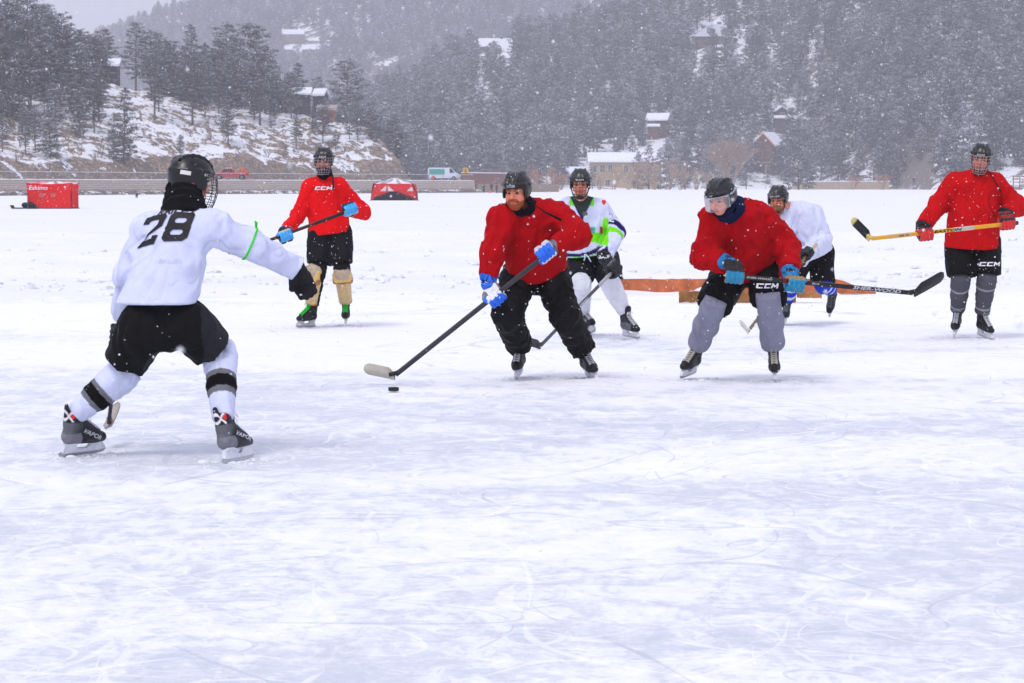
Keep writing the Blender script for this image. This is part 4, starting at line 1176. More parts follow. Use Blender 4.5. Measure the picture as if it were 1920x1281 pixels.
# ---- plain white jersey at the back, one skate lifted ----------------
D = 25.0
J = pose(D, (-.45, -.9, -.3), shR=(1478, 400, -.05), shL=(1524, 402, .12), elR=(1470, 445, -.1), wrR=(1478, 475, -.25), hdR=(1480, 492, -.3),
         elL=(1544, 446, .08), wrL=(1526, 470, -.15), hdL=(1513, 480, -.28), hipR=(1502, 480, .12), hipL=(1540, 474, .20),
         knR=(1483, 528, -.05), knL=(1543, 532, .12), anR=(1473, 590, .1), anL=(1558, 572, .62), neck=(1482, 390, -.05), hem=(1528, 478, .12))
J['fwdR'] = nrm(A(-.3, -1, 0)); J['fwdL'] = nrm(A(.1, -.9, -.3))
J['elR'] = at(1472, 450, D - .1)
p = player('person in plain white jersey and blue socks, one skate lifted', J)
H = Fr(at(1459, 374, D - .15), (-.38, -.88, -.18), (-.06, -.12, 1))
feet(J, 'R', (1473, 606, 25.2), (1470, 609, 24.95))
feet(J, 'L', (1566, 560, 25.72), (1557, 592, 25.60), lean=1.)
bt_ = at(1530, 458, D - .34); he_ = at(1402, 622, 23.1); sd_ = nrm(he_ - bt_); L_ = np.linalg.norm(he_ - bt_)
hand(J, 'L', bt_ + sd_ * L_ * .13, sd_)
hand(J, 'R', at(1480, 492, D - .3), A(.3, -.1, .9))
build_body(p, J, H, dict(skin=S(226, 140, 105), beard=S(176, 112, 70), beard_len=.05))
jy = build_jersey(p, J, S(214, 218, 240), dict(chest_w=.205, mid_w=.205, hem_w=.215, q=1.4, arm=(.098, .088, .084, .070), pad=.10, jh=.012), 71)
pn = build_pants(p, J, BLK, dict(cut=.98), 72, r=(.135, .125, .1))
def sockF(t, V, C):
    u = np.mod(t * 2.2 + .15 * fold_noise(V, 8, 5, 1) + .35, 1); C = np.where((u < .62)[:, None], S(36, 70, 190), C); return np.where(((u > .9) & (t < .2))[:, None], S(190, 60, 40), C)
build_socks(p, J, dict(), sockF, 73, rr=(.085, .075, .058))
for Q in 'RL':
    build_skate(p, J, Q, dict(laces=S(120, 120, 126), boot=S(30, 30, 33)))
hm = build_helmet(p, H, S(30, 30, 34), cage='thin', cage_col=S(28, 28, 30), logo='BAUER', style=1)
bt_ = at(1532, 503, D - .34) * 0 + at(1530, 458, D - .34); he_ = at(1402, 622, 23.1)
sd_ = nrm(he_ - bt_)
st = hockey_stick('hockey_stick', bt_, he_, at(1391, 605, 22.86), A(-.3, 0, 1), 'short wooden looking stick with a white taped blade behind the grey sweatpants', shaft=S(120, 95, 62), blade=S(215, 212, 205), curve=.02, bands=((.5, .9, S(60, 55, 55)),))
L_ = st[2]['L']
_, cu, q_ = build_glove(p, J, 'L', dict(gD, mid=S(210, 210, 215)))
decal('lettering', ccm_logo(0.0310), cu, q_['w0'] + q_['wv'] * .05, A(1, .2, -.35), A(.3, 0, 1), S(235, 235, 240), cu, sx=1.2, lift=.003)
build_glove(p, J, 'R', gD)

# ---- red jersey on the far right, yellow stick -----------------------
D = 22.85
J = pose(D, (-.1, -1, -.08), shR=(1790, 344, .0), shL=(1864, 346, .0), elR=(1759, 384, .0), wrR=(1738, 420, -.20), hdR=(1731, 434, -.3),
         elL=(1896, 386, .02), wrL=(1898, 402, -.18), hdL=(1890, 412, -.32), hipR=(1800, 458, .02), hipL=(1848, 456, .02),
         knR=(1801, 526, -.06), knL=(1850, 524, -.06), anR=(1798, 588, .02), anL=(1842, 592, .05), neck=(1836, 326, .0), hem=(1822, 464, .0))
J['elL'] = at(1908, 388, D + .05); J['wrL'] = at(1905, 400, D - .16)
J['fwdR'] = nrm(A(-.2, -1, 0)); J['fwdL'] = nrm(A(.3, -1, 0))
p = player('person in a red jersey holding a yellow stick level, far right', J)
H = Fr(at(1839, 298, D - .06), (-.26, -.95, -.12), (.12, 0, 1))
feet(J, 'R', (1795, 622, 23.15), (1788, 633, 22.90))
feet(J, 'L', (1833, 628, 23.05), (1860, 639, 22.80))
bt_ = at(1908, 418, D - .32); he_ = at(1630, 448, D - .50); sd_ = nrm(he_ - bt_); L_ = np.linalg.norm(he_ - bt_)
hand(J, 'L', bt_ + sd_ * .10, sd_)
hand(J, 'R', bt_ + sd_ * L_ * ((1735 - 1908) / (1630 - 1908.)), sd_)
build_body(p, J, H, dict(skin=S(206, 128, 108), brow=S(120, 75, 65)))
jy = build_jersey(p, J, S(190, 6, 14), dict(chest_w=.232, mid_w=.232, hem_w=.262, q=1.4, arm=(.10, .09, .088, .07), pad=.10, jh=.0115, belly=.05, amp=.011), 81)
tb = MB(); tb.tube([at(1855, 324, D - .12), at(1862, 334, D - .17), at(1871, 350, D - .20), at(1878, 362, D - .19)], [.004, .006, .007, .004], S(25, 14, 16), 7); tb.build('hood_cord', 'cloth', jy, True)
pn = build_pants(p, J, BLK, dict(cut=.88), 82, r=(.145, .130, .1))
decal('lettering', ccm_logo(0.0384), pn, at(1853, 495, D - .1), A(1, 0, 0), A(0, 0, 1), S(235, 235, 240), pn, sx=1.5, lift=.004)
def sockG(t, V, C):
    C = np.where(((t > .18) & (t < .24) | (t > .80) & (t < .86))[:, None], S(150, 150, 158), C); return C
build_socks(p, J, dict(), sockG, 83, rr=(.086, .078, .068), c=S(84, 84, 92))
for Q in 'RL':
    a, b = J['kn' + Q], J['an' + Q]; t = nrm(b - a); g = SDF(h=.008, k=.01)
    g.cone(b - t * .055, b - t * .0, .074, .072, S(78, 76, 80), flat='ab'); g.build('rolled_cuff', 'cloth', p, disp=lambda X: .004 * fold_noise(X, 60, 9))
for Q in 'RL':
    build_skate(p, J, Q, dict(laces=S(205, 205, 210), boot=S(22, 22, 25), lr=.004))
hm = build_helmet(p, H, BLK, cage='thick', cage_col=S(170, 165, 160), logo='CCM', style=1)
build_gaiter(p, H, J, S(150, 8, 14), name='jersey_collar', r=.075)
gG = dict(knuckle=S(24, 22, 24), back=S(150, 22, 26), finger=S(205, 40, 40), cuff=S(20, 20, 23), band=S(20, 20, 23), mid=S(20, 20, 23), palm=S(140, 25, 25), trim=S(30, 30, 32), cuff_len=.075)
bt_ = at(1908, 418, D - .32); he_ = at(1630, 448, D - .50)
st = hockey_stick('hockey_stick', bt_, he_, at(1592, 411, D - .62), A(.5, 0, 1), 'yellow wooden stick with a black taped blade held by the player at the far right', shaft=S(222, 160, 40), blade=S(222, 190, 110), tape=(.14, .82, S(30, 30, 33)), tip=(.84, S(215, 200, 120)), knob=S(70, 68, 70), curve=-.02, hb=.08, w=(.034, .024), bands=((.42, .62, S(190, 180, 165)), (1.02, 1.24, S(206, 165, 95))))
stick_text(st, 'EASTON', .68, .036, S(15, 15, 18), sx=1.9, bold=.03)
stick_text(st, 'AIR 75', 1.1, .024, S(60, 45, 30), sx=1.4)
sd_ = nrm(he_ - bt_); L_ = st[2]['L']
build_glove(p, J, 'L', gG)
build_glove(p, J, 'R', gG)

# ---- the puck ---------------------------------------------------------
g = MB(); c0 = at(738, 733, 16.95); c0[2] = .0
P = []; n = 40
prof = [(.0, .0), (.034, 0), (.038, .003), (.038, .0225), (.034, .0255), (0, .0255)]
V = [[c0[0] + r * math.cos(a), c0[1] + r * math.sin(a), z + .001] for r, z in prof for a in np.arange(n) * 2 * math.pi / n]
F = [[i * n + k, i * n + (k + 1) % n, (i + 1) * n + (k + 1) % n, (i + 1) * n + k] for i in range(5) for k in range(n)]
g.add(np.array(V), [np.array(F)], S(26, 26, 29))
pk = g.build('puck', 'leather', smooth=False); tag(pk, 'black rubber puck on the ice beside the ivory stick blade', 'puck')
# ------------------------------------------------------------------ ice, snow and hills
def noise2(X, Y, k, seed, oct=4, gain=.5):
    rg = np.random.default_rng(seed); out = np.zeros_like(X, float); a = 1.; tot = 0.
    for o in range(oct):
        n = 64; g = rg.normal(size=(n, n)); g = g / np.abs(g).max()
        x = X * k * 2 ** o; y = Y * k * 2 ** o; xi = np.floor(x).astype(int); yi = np.floor(y).astype(int); fx = x - xi; fy = y - yi
        fx = fx * fx * (3 - 2 * fx); fy = fy * fy * (3 - 2 * fy)
        v = lambda i, j: g[(xi + i) % n, (yi + j) % n]
        out += a * ((v(0, 0) * (1 - fx) + v(1, 0) * fx) * (1 - fy) + (v(0, 1) * (1 - fx) + v(1, 1) * fx) * fy); tot += a; a *= gain
    return out / tot * 2.2

def ramp(t, fac, stops):
    r = nd(t, 'ShaderNodeValToRGB'); cr = r.color_ramp
    while len(cr.elements) < len(stops): cr.elements.new(.5)
    for e, (p, c) in zip(cr.elements, stops): e.position = p; e.color = (*c, 1)
    t.links.new(fac, r.inputs[0]); return r.outputs[0]
def mixc(t, f, a, b):
    m = nd(t, 'ShaderNodeMix', data_type='RGBA')
    for s_, v in ((m.inputs[0], f), (m.inputs[6], a), (m.inputs[7], b)):
        if hasattr(v, 'links'): t.links.new(v, s_)
        elif isinstance(v, (int, float)): s_.default_value = v
        else: s_.default_value = (*v, 1)
    return m.outputs[2]
def mth(t, op, a, b=None, c=None):
    m = nd(t, 'ShaderNodeMath', operation=op)
    for i, v in enumerate((a, b, c)):
        if v is None: continue
        if hasattr(v, 'links'): t.links.new(v, m.inputs[i])
        else: m.inputs[i].default_value = v
    return m.outputs[0]
def newmat(name):
    m = bpy.data.materials.new(name); m.use_nodes = True
    t = m.node_tree; return m, t, t.nodes['Principled BSDF']
def mapping(t, scale=(1, 1, 1), rot=(0, 0, 0), loc=(0, 0, 0)):
    tc = nd(t, 'ShaderNodeTexCoord'); mp = nd(t, 'ShaderNodeMapping')
    mp.inputs['Scale'].default_value = scale; mp.inputs['Rotation'].default_value = rot; mp.inputs['Location'].default_value = loc
    t.links.new(tc.outputs['Object'], mp.inputs['Vector']); return mp.outputs[0]
def noise(t, vec, scale, detail=4, dist=0., rough=.5):
    n = nd(t, 'ShaderNodeTexNoise', Scale=scale, Detail=detail, Distortion=dist, Roughness=rough); t.links.new(vec, n.inputs['Vector']); return n.outputs['Fac']

def ice_material():
    m, t, b = newmat('scraped_ice')
    base = mapping(t)
    big = noise(t, mapping(t, (.55, .8, 1), (0, 0, .25)), .40, 5, .6, .6)
    streak = noise(t, mapping(t, (1.5, .85, 1), (0, 0, .18)), 3.6, 9, .9, .70)
    streak2 = noise(t, mapping(t, (1.2, .8, 1), (0, 0, -.6)), 6.5, 8, .6, .72)
    streak3 = noise(t, mapping(t, (.5, 2.2, 1), (0, 0, .9)), 5.5, 7, .4, .7)
    fine = noise(t, base, 34, 5, 0, .7)
    cov = mth(t, 'ADD', mth(t, 'MULTIPLY', big, .50), mth(t, 'ADD', mth(t, 'MULTIPLY', streak, .42), mth(t, 'MULTIPLY', streak2, .22)))
    cov = mth(t, 'ADD', cov, mth(t, 'ADD', mth(t, 'MULTIPLY', fine, .22), mth(t, 'MULTIPLY', streak3, .20)))
    sy = nd(t, 'ShaderNodeSeparateXYZ'); t.links.new(base, sy.inputs[0])          # blown snow thickens toward the banks
    mr_ = nd(t, 'ShaderNodeMapRange', interpolation_type='SMOOTHSTEP'); mr_.inputs['From Min'].default_value = 19; mr_.inputs['From Max'].default_value = 31; mr_.inputs['To Max'].default_value = .13
    t.links.new(mth(t, 'ADD', sy.outputs['Y'], mth(t, 'MULTIPLY', big, 9.)), mr_.inputs['Value']); cov = mth(t, 'ADD', cov, mr_.outputs[0])
    frost = ramp(t, cov, [(.67, (0, 0, 0)), (.735, (.35, .35, .35)), (.79, (.80, .80, .80)), (.86, (1, 1, 1))])
    sep = nd(t, 'ShaderNodeSeparateColor'); t.links.new(frost, sep.inputs[0]); frost = sep.outputs[0]
    # skate scratches: thin level lines of slow noise, broken up by masks
    lines = None; dark = None
    for i, (sc, th, ms, ds, dk) in enumerate([(.35, .0032, .8, .3, 0), (.6, .0040, .9, .8, 0), (.22, .0020, .5, .2, 1), (1.0, .005, 1.3, 1.2, 0), (.45, .0026, .7, .6, 1), (.8, .0045, 1.1, .4, 0), (.30, .0025, .9, 1.0, 0), (1.5, .007, 1.6, .6, 0), (.18, .0022, .6, .1, 1), (.26, .0022, .8, .15, 0), (.21, .002, .7, .1, 0), (.33, .0024, .9, .3, 1), (.15, .0016, .5, .05, 0), (.5, .0035, .8, .1, 1), (.7, .0045, 1.0, .9, 0)]):
        v = mapping(t, (1, 1, 1), (0, 0, i * .7), (i * 13.1, i * 7.7, 0))
        n = noise(t, v, sc, 1.2, ds, .35)
        mk = noise(t, v, ms * 1.4, 3, 0, .6)
        for c0 in ((.46, .54) if i < 5 else (.5,)):
            l = mth(t, 'LESS_THAN', mth(t, 'ABSOLUTE', mth(t, 'SUBTRACT', n, c0)), mth(t, 'MULTIPLY', mth(t, 'MAXIMUM', mth(t, 'SUBTRACT', mk, .47), 0.), th * 5.5))
            if dk: dark = l if dark is None else mth(t, 'MAXIMUM', dark, l)
            else: lines = l if lines is None else mth(t, 'MAXIMUM', lines, l)
    icec = mixc(t, noise(t, base, 3, 5), (.54, .59, .68), (.70, .74, .81))
    col = mixc(t, frost, icec, (.885, .897, .92))
    col = mixc(t, mth(t, 'MULTIPLY', lines, .75), col, (.93, .94, .97))
    dsel = mth(t, 'MULTIPLY', dark, .45)
    col = mixc(t, dsel, col, (.50, .54, .64))
    t.links.new(col, b.inputs['Base Color'])
    rg_ = nd(t, 'ShaderNodeMapRange'); rg_.inputs['To Min'].default_value = .38; rg_.inputs['To Max'].default_value = .85
    t.links.new(frost, rg_.inputs['Value']); t.links.new(rg_.outputs[0], b.inputs['Roughness'])
    b.inputs['Specular IOR Level'].default_value = .35
    h = mth(t, 'ADD', mth(t, 'MULTIPLY', frost, 1.), mth(t, 'ADD', mth(t, 'MULTIPLY', fine, .5), mth(t, 'MULTIPLY', lines, .8)))
    h = mth(t, 'ADD', h, mth(t, 'MULTIPLY', streak, 1.4))
    bp = nd(t, 'ShaderNodeBump', Strength=.55, Distance=.012); t.links.new(h, bp.inputs['Height']); t.links.new(bp.outputs[0], b.inputs['Normal'])
    return m
def snow_material(name='lake_snow', k=1.):
    m, t, b = newmat(name)
    n1 = noise(t, mapping(t, (.35, 1, 1)), .5 * k, 6, .3, .6)
    n2 = noise(t, mapping(t), 7 * k, 6, 0, .65)
    col = mixc(t, n1, (.72, .735, .80), (.91, .915, .94))
    sp = ramp(t, n2, [(.55, (0, 0, 0)), (.78, (.4, .4, .4))])
    sep = nd(t, 'ShaderNodeSeparateColor'); t.links.new(sp, sep.inputs[0])
    col = mixc(t, sep.outputs[0], col, (.62, .61, .63))
    t.links.new(col, b.inputs['Base Color']); b.inputs['Roughness'].default_value = .85; b.inputs['Specular IOR Level'].default_value = .15
    bp = nd(t, 'ShaderNodeBump', Strength=.7, Distance=.05)
    t.links.new(mth(t, 'ADD', n1, mth(t, 'MULTIPLY', n2, .4)), bp.inputs['Height']); t.links.new(bp.outputs[0], b.inputs['Normal'])
    return m
def hill_material(name, thr=.60, rock=((.30, .20, .13), (.46, .34, .23)), band=None, sc=1.):
    """snow lying on rock and scree: rock shows where the slope is steep and through noise"""
    m, t, b = newmat(name)
    geo = nd(t, 'ShaderNodeNewGeometry'); sx = nd(t, 'ShaderNodeSeparateXYZ'); t.links.new(geo.outputs['Normal'], sx.inputs[0])
    v = mapping(t, (1, 1, 1.4))
    n1 = noise(t, v, .35 * sc, 8, .6, .68); n2 = noise(t, v, 1.6 * sc, 6, 0, .7); n3 = noise(t, v, .1 * sc, 3)
    s = mth(t, 'ADD', sx.outputs['Z'], mth(t, 'ADD', mth(t, 'MULTIPLY', mth(t, 'SUBTRACT', n1, .5), 1.5), mth(t, 'MULTIPLY', mth(t, 'SUBTRACT', n2, .5), .55)))
    s = mth(t, 'ADD', s, mth(t, 'MULTIPLY', mth(t, 'SUBTRACT', n3, .5), .5))
    f = ramp(t, s, [(max(thr - .03, 0.01), (0, 0, 0)), (thr + .03, (1, 1, 1))])
    sep = nd(t, 'ShaderNodeSeparateColor'); t.links.new(f, sep.inputs[0])
    rc = mixc(t, n2, rock[0], rock[1])
    rc = mixc(t, mth(t, 'GREATER_THAN', n1, .53), rc, (.20, .17, .16))
    n4 = noise(t, mapping(t, (1, 1, 2.2), (.3, .25, .5)), 1.1 * sc, 6, 1.2, .75)
    rc = mixc(t, ramp(t, n4, [(.48, (0, 0, 0)), (.56, (1, 1, 1))]), (.165, .135, .115), rc)
    col = mixc(t, sep.outputs[0], rc, (.84, .85, .90))
    t.links.new(col, b.inputs['Base Color']); b.inputs['Roughness'].default_value = .9; b.inputs['Specular IOR Level'].default_value = .1
    bp = nd(t, 'ShaderNodeBump', Strength=.6, Distance=.6); t.links.new(n2, bp.inputs['Height']); t.links.new(bp.outputs[0], b.inputs['Normal'])
    return m
def grid(name, xs, ys, zf, mat, label=None, skirt=False):
    X, Y = np.meshgrid(xs, ys, indexing='ij'); Z = zf(X, Y)
    V = np.stack([X.ravel(), Y.ravel(), Z.ravel()], -1); n, m = X.shape
    i = np.arange(n - 1)[:, None] * m + np.arange(m - 1)[None, :]; i = i.ravel()
    F = np.stack([i, i + m, i + m + 1, i + 1], -1)
    me = mesh_np(name, V, [F], None, mat, True); o = link(name, me); tag(o, kind='structure'); ORG[o.name] = A(0, 0, 0)
    return o
M['ice'] = ice_material(); M['snow'] = snow_material(); M['snow_far'] = snow_material('far_lake_snow', .3)
def iceh(X, Y):
    z = .012 * noise2(X, Y * 1.4, .35, 5, 3) - .006
    for (x0, y0, r, h) in ((-.9, 14.6, 1.4, .012), (.75, 17.7, .5, .03), (-1.7, 12.0, 1.2, .012), (1.8, 15.5, 1.6, .012)):
        z = z + h * np.exp(-(((X - x0) / r) ** 2 + ((Y - y0) / (r * .5)) ** 2))
    return np.minimum(z * np.clip((Y - 4) / 4, 0, 1), .02) - .004 - .03 * np.clip((Y - 33) / 3, 0, 1)
grid('ice', np.linspace(-22, 22, 260), np.concatenate([np.linspace(-6, 8, 12), np.linspace(8.2, 37, 240)]), iceh, 'ice')
def snowh(X, Y):
    e = 30.3 + 1.2 * noise2(X, 0 * X, .25, 8, 3) + .5 * noise2(X, Y, 1.2, 9, 2) - .0 * X
    d = np.clip((Y - e) / 2.2, 0, 1); d = d * d * (3 - 2 * d)
    b = .08 + .09 * noise2(X, Y * .6, .35, 12, 4) + .06 * noise2(X, Y, 1.3, 13, 3)
    berm = .20 * np.exp(-((Y - 40 - .8 * noise2(X, 0 * X, .15, 14, 2)) / 1.6) ** 2) * (1 + .6 * noise2(X, Y, .9, 15, 3)) + .22 * np.exp(-((Y - 58 - 2 * noise2(X, 0 * X, .08, 16, 2)) / 2.5) ** 2) * (1 + .5 * noise2(X, Y, .6, 17, 3))
    far = np.clip((Y - 60) / 30, 0, 1)
    z = d * (b + berm) * (1 - far) + far * (.07 + .03 * noise2(X, Y * .4, .12, 19, 3))
    bd = -3 * np.exp(-((Y - 31.2) / 1.6) ** 2) * (X > 1.5) * (X < 6.3)          # drift swept up along the board
    return z + .015 * bd - .05 * (1 - d)
grid('snow_field', np.linspace(-30, 30, 420), np.concatenate([np.linspace(27, 62, 300), np.linspace(62.5, 130, 90)]), snowh, 'snow')
def outer(X, Y):
    z = .02 * noise2(X, Y * .3, .02, 21, 3) + .05
    inside = (np.abs(X) < 29.5) & (Y < 129)
    return np.where(inside, -.25, z)
xs = np.unique(np.concatenate([np.linspace(-3000, -400, 12), np.linspace(-400, -31, 30), [-30.2, -29.4, -29.3], np.linspace(-25, 25, 8), [29.3, 29.4, 30.2], np.linspace(31, 400, 30), np.linspace(400, 3000, 12)]))
ys = np.unique(np.concatenate([np.linspace(-400, -10, 8), np.linspace(0, 120, 12), [128.5, 129.2, 130.5], np.linspace(140, 1000, 60), np.linspace(1050, 4200, 20)]))
grid('ground', xs, ys, outer, 'snow_far')

def pxof(X, Y): return 960 + X / Y * FPX
ip = lambda v, xs_, ys_: np.interp(v, xs_, ys_)
shore = lambda px: 299 + (411 - 299) * np.clip(px / 895, -.3, 1.05)           # distance of the left shore
ROAD = 2.15
def lefth(X, Y):
    px = pxof(X, Y); s = shore(px) + 13.5; t = Y - s
    prof = ip(px, [-500, 0, 150, 260, 400, 500, 600, 690, 720, 745, 768, 790], [22, 19, 18, 15.5, 13.0, 12.6, 10.5, 8.6, 6.4, 3.9, .6, -6])
    cut = ip(px, [-300, 120, 330, 420, 560, 640, 700, 760], [2.4, 2.6, 3.6, 3.6, 3.0, 3.4, 4, 3])
    rise = np.where(t < 0, 0, np.minimum(cut * np.clip(t / 5, 0, 1) ** .8, 99) + np.clip(t - 5, 0, None) * ip(px, [0, 500, 690, 768], [.19, .19, .26, .3]))
    h = np.minimum(rise, prof) + .25 * noise2(X, Y, .06, 31, 3) * np.clip(t / 10, 0, 1) * 6 * .4
    h = h + np.clip(t / 6, 0, 1) * (1.1 * noise2(X, Y, .16, 32, 4) + .5 * np.abs(noise2(X, Y, .5, 33, 3))) * np.clip(prof / 6, .25, 1)
    h = h * np.clip(1 - (t - 120) / 60, 0, 1)
    return np.where(t < 0, -.6, ROAD - .3 + h) - 30 * (px > 800) - 8 * np.clip((px - 770) / 20, 0, 1)
# grid laid in strips that follow the shore
def strip_grid(name, pxs, ts, s0, hf, mat):
    P, T = np.meshgrid(pxs, ts, indexing='ij'); Y = s0(P) + T; X = (P - 960) / FPX * Y; Z = hf(X, Y)
    V = np.stack([X.ravel(), Y.ravel(), Z.ravel()], -1); n, m = P.shape
    i = (np.arange(n - 1)[:, None] * m + np.arange(m - 1)[None, :]).ravel()
    me = mesh_np(name, V, [np.stack([i, i + m, i + m + 1, i + 1], -1)], None, mat, True); o = link(name, me); tag(o, kind='structure'); return o
M['bank'] = hill_material('rocky_snow_bank', .91, ((.32, .235, .165), (.52, .39, .275)))
M['hill'] = hill_material('snowy_hillside', .86, ((.16, .14, .13), (.28, .24, .20)), sc=.6)
M['mount'] = hill_material('far_mountain_side', .98, ((.10, .11, .12), (.17, .17, .18)), sc=.25)
strip_grid('left_hill', np.arange(-330, 800, 2.2), np.concatenate([np.arange(0, 30, .6), np.arange(30, 180, 2.5)]), lambda p_: shore(p_) + 13.5, lefth, 'bank')

def righth(X, Y):
    px = pxof(X, Y)
    foot = ip(px, [500, 700, 900, 1480, 1660, 1750, 2100], [640, 640, 700, 770, 700, 640, 600])
    ridge = ip(px, [400, 600, 700, 800, 900, 1000, 1100, 1200, 1400, 1650, 1920, 2300], [2, 22, 36, 47, 60, 63, 68, 78, 105, 128, 150, 170])
    t = np.clip((Y - foot) / (1080 - foot), -.2, 1.3)
    s = np.where(t < 0, t * 10, np.where(t < 1, ridge * (t ** 1.15), ridge * (1 - (t - 1) * .8)))
    h = s + (2.6 * noise2(X, Y, .012, 41, 4)) * np.clip(t * 6, 0, 1)
    near = ip(px, [1640, 1700, 1800, 2000], [0, 1.5, 4.5, 8]) * np.clip((Y - foot) / 40, 0, 1)
    return h + near - .8 * (t < 0)
grid('right_hill', np.linspace(-160, 340, 260), np.linspace(580, 1300, 300), righth, 'hill')
def mounth(X, Y):
    px = pxof(X, Y); D0 = 2150
    top = ip(px, [-1500, -300, 60, 180, 262, 300, 330, 350, 385, 430, 520, 700, 1100, 2200, 4000], [95, 100, 112, 126, 142, 150, 154, 153, 172, 188, 215, 235, 225, 260, 300])
    t = np.clip((Y - 1500) / (D0 - 1500), 0, 1.4)
    s = np.where(t < 1, top * t ** .9, top * (1 - (t - 1) * .5))
    return s + 5 * noise2(X, Y, .006, 51, 5) * np.clip(t * 3, 0, 1) * np.clip((1.02 - t) * 8, .25, 1) - 2
grid('far_mountain', np.linspace(-1400, 1400, 340), np.linspace(1450, 2450, 130), mounth, 'mount')

# ------------------------------------------------------------------ trees
def pine_mesh(name, seed, h, near=True, slim=.28, round_=.5, bare=.22, frost=.42, dens=1.):
    rg = np.random.default_rng(seed); V = []; C = []; TV = MB()
    lean = rg.normal(size=2) * .012 * h
    def cx(z): return A(lean[0] * (z / h) ** 2, lean[1] * (z / h) ** 2, z)
    tr = [cx(z) for z in np.linspace(-.6, h * .97, 8)]; TV.tube(tr, np.linspace(.022 * h * (.8 if near else 1), .03, 8), (.16, .13, .125), 6)
    nb = int((72 if near else 30) * dens); R0 = h * slim
    cl = []; ff = []
    for i in range(nb):
        u = (i + rg.uniform(-.4, .4)) / nb; u = min(max(u, 0), 1); z = h * (bare + (1 - bare) * u)
        prof = (1 - u) ** (round_) * min(1, .45 + u * 2.2)
        R_ = R0 * prof * rg.uniform(.55, 1.15) + .12
        a = i * 2.4 + rg.uniform(-.5, .5); dr = A(math.cos(a), math.sin(a), 0)
        rise = rg.uniform(-.22, .18) + .35 * u
        p0 = cx(z); p1 = p0 + dr * R_ + A(0, 0, rise * R_)
        if near: TV.tube([p0, (p0 + p1) / 2 + A(0, 0, .04 * R_), p1], [.04 + .006 * h * (1 - u), .03, .015], (.17, .145, .14), 4, cap=False)
        bf = rg.uniform(.45, 1.35)
        nc = max(2, int(R_ / (.42 if near else .75))) + 1
        for j in range(nc):
            f = .35 + .65 * (j + rg.uniform(.2, .9)) / nc
            ff.append(bf * (.30 + .95 * f) * ((.8 + .35 * u) if near else (.30 + 1.25 * u))); cl.append((p0 + (p1 - p0) * f + rg.normal(size=3) * (.13 if near else .22) * A(1, 1, .5), (.30 if near else .55) * rg.uniform(.75, 1.3) * min(1, .6 + R_ / 3)))  # frost thickens toward tips and tops; its colour also paints in crown self-shading
    cl.append((cx(h), .2)); cl.append((cx(h * .97), .3)); ff += [1.2, 1.2]
    per = 13 if near else 14
    P = np.array([c[0] for c in cl]); r = np.array([c[1] for c in cl]); n = len(cl)
    c = np.repeat(P, per, 0); rr = np.repeat(r, per)
    off = rg.normal(size=(n * per, 3)) * A(1, 1, .55) * .55; ctr = c + off * rr[:, None]
    d1 = rg.normal(size=(n * per, 3)); d1 /= np.linalg.norm(d1, axis=1)[:, None]
    d2 = np.cross(d1, rg.normal(size=(n * per, 3))); d2 /= np.linalg.norm(d2, axis=1)[:, None]
    L = rr * rg.uniform(.35, .75, n * per) * (.9 if near else 1.); W = L * rg.uniform(.22, .5, n * per)
    Vt = np.concatenate([ctr + d1 * L[:, None], ctr - d1 * L[:, None] * .6 + d2 * W[:, None], ctr - d1 * L[:, None] * .6 - d2 * W[:, None]])
    m_ = n * per; F = np.stack([np.arange(m_), np.arange(m_) + m_, np.arange(m_) + 2 * m_], -1)
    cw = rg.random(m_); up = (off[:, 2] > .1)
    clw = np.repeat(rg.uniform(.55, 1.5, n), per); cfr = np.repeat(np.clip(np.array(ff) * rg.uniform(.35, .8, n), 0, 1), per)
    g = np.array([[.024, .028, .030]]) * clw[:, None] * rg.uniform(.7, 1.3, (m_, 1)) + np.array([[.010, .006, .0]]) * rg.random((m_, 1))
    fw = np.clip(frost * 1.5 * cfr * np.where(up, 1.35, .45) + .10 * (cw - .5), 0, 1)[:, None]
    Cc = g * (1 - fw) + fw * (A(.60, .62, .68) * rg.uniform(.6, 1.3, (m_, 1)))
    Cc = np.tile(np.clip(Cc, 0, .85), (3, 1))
    return TV, (Vt, F, Cc)
def merged(name, TV, cr):
    V = np.concatenate(TV.V); n = len(V)
    F = [np.concatenate(TV.F4)] + ([np.concatenate(TV.F3 + [cr[1] + n])]) if TV.F3 else [np.concatenate(TV.F4), cr[1] + n]
    return mesh_np(name, np.vstack([V, cr[0]]), F, np.vstack([np.concatenate(TV.C), cr[2]]), 'needles', False)
NEAR = []
for i, (h, slim, ro, ba) in enumerate([(13, .29, .55, .18), (12, .34, .42, .22), (10, .29, .7, .12), (14, .27, .5, .30), (8, .33, .65, .08), (11, .38, .36, .26)]):
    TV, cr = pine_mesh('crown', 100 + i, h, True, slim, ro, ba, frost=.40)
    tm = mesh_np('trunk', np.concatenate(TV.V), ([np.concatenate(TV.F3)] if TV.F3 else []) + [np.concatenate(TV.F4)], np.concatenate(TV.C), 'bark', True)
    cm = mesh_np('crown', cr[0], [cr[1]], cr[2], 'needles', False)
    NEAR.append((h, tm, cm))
def near_tree(k, pos, h, rot, label, group):
    h0, tm, cm = NEAR[k]; s = h / h0
    o = empty('pine_tree', pos, label, 'tree', group, rot); o.scale = (s * random.uniform(.9, 1.12), s * random.uniform(.9, 1.12), s)
    link('trunk', tm, o); link('crown', cm, o)
    return o
GL = 'pines on the rocky bank behind the stone wall'
LAB_L = 'snow dusted pine on the rocky snow bank behind the stone wall'
def ground_left(px, t):
    Y = float(shore(px) + 13.5 + t); X = (px - 960) / FPX * Y
    return A(X, Y, float(lefth(np.array([X]), np.array([Y]))[0]))
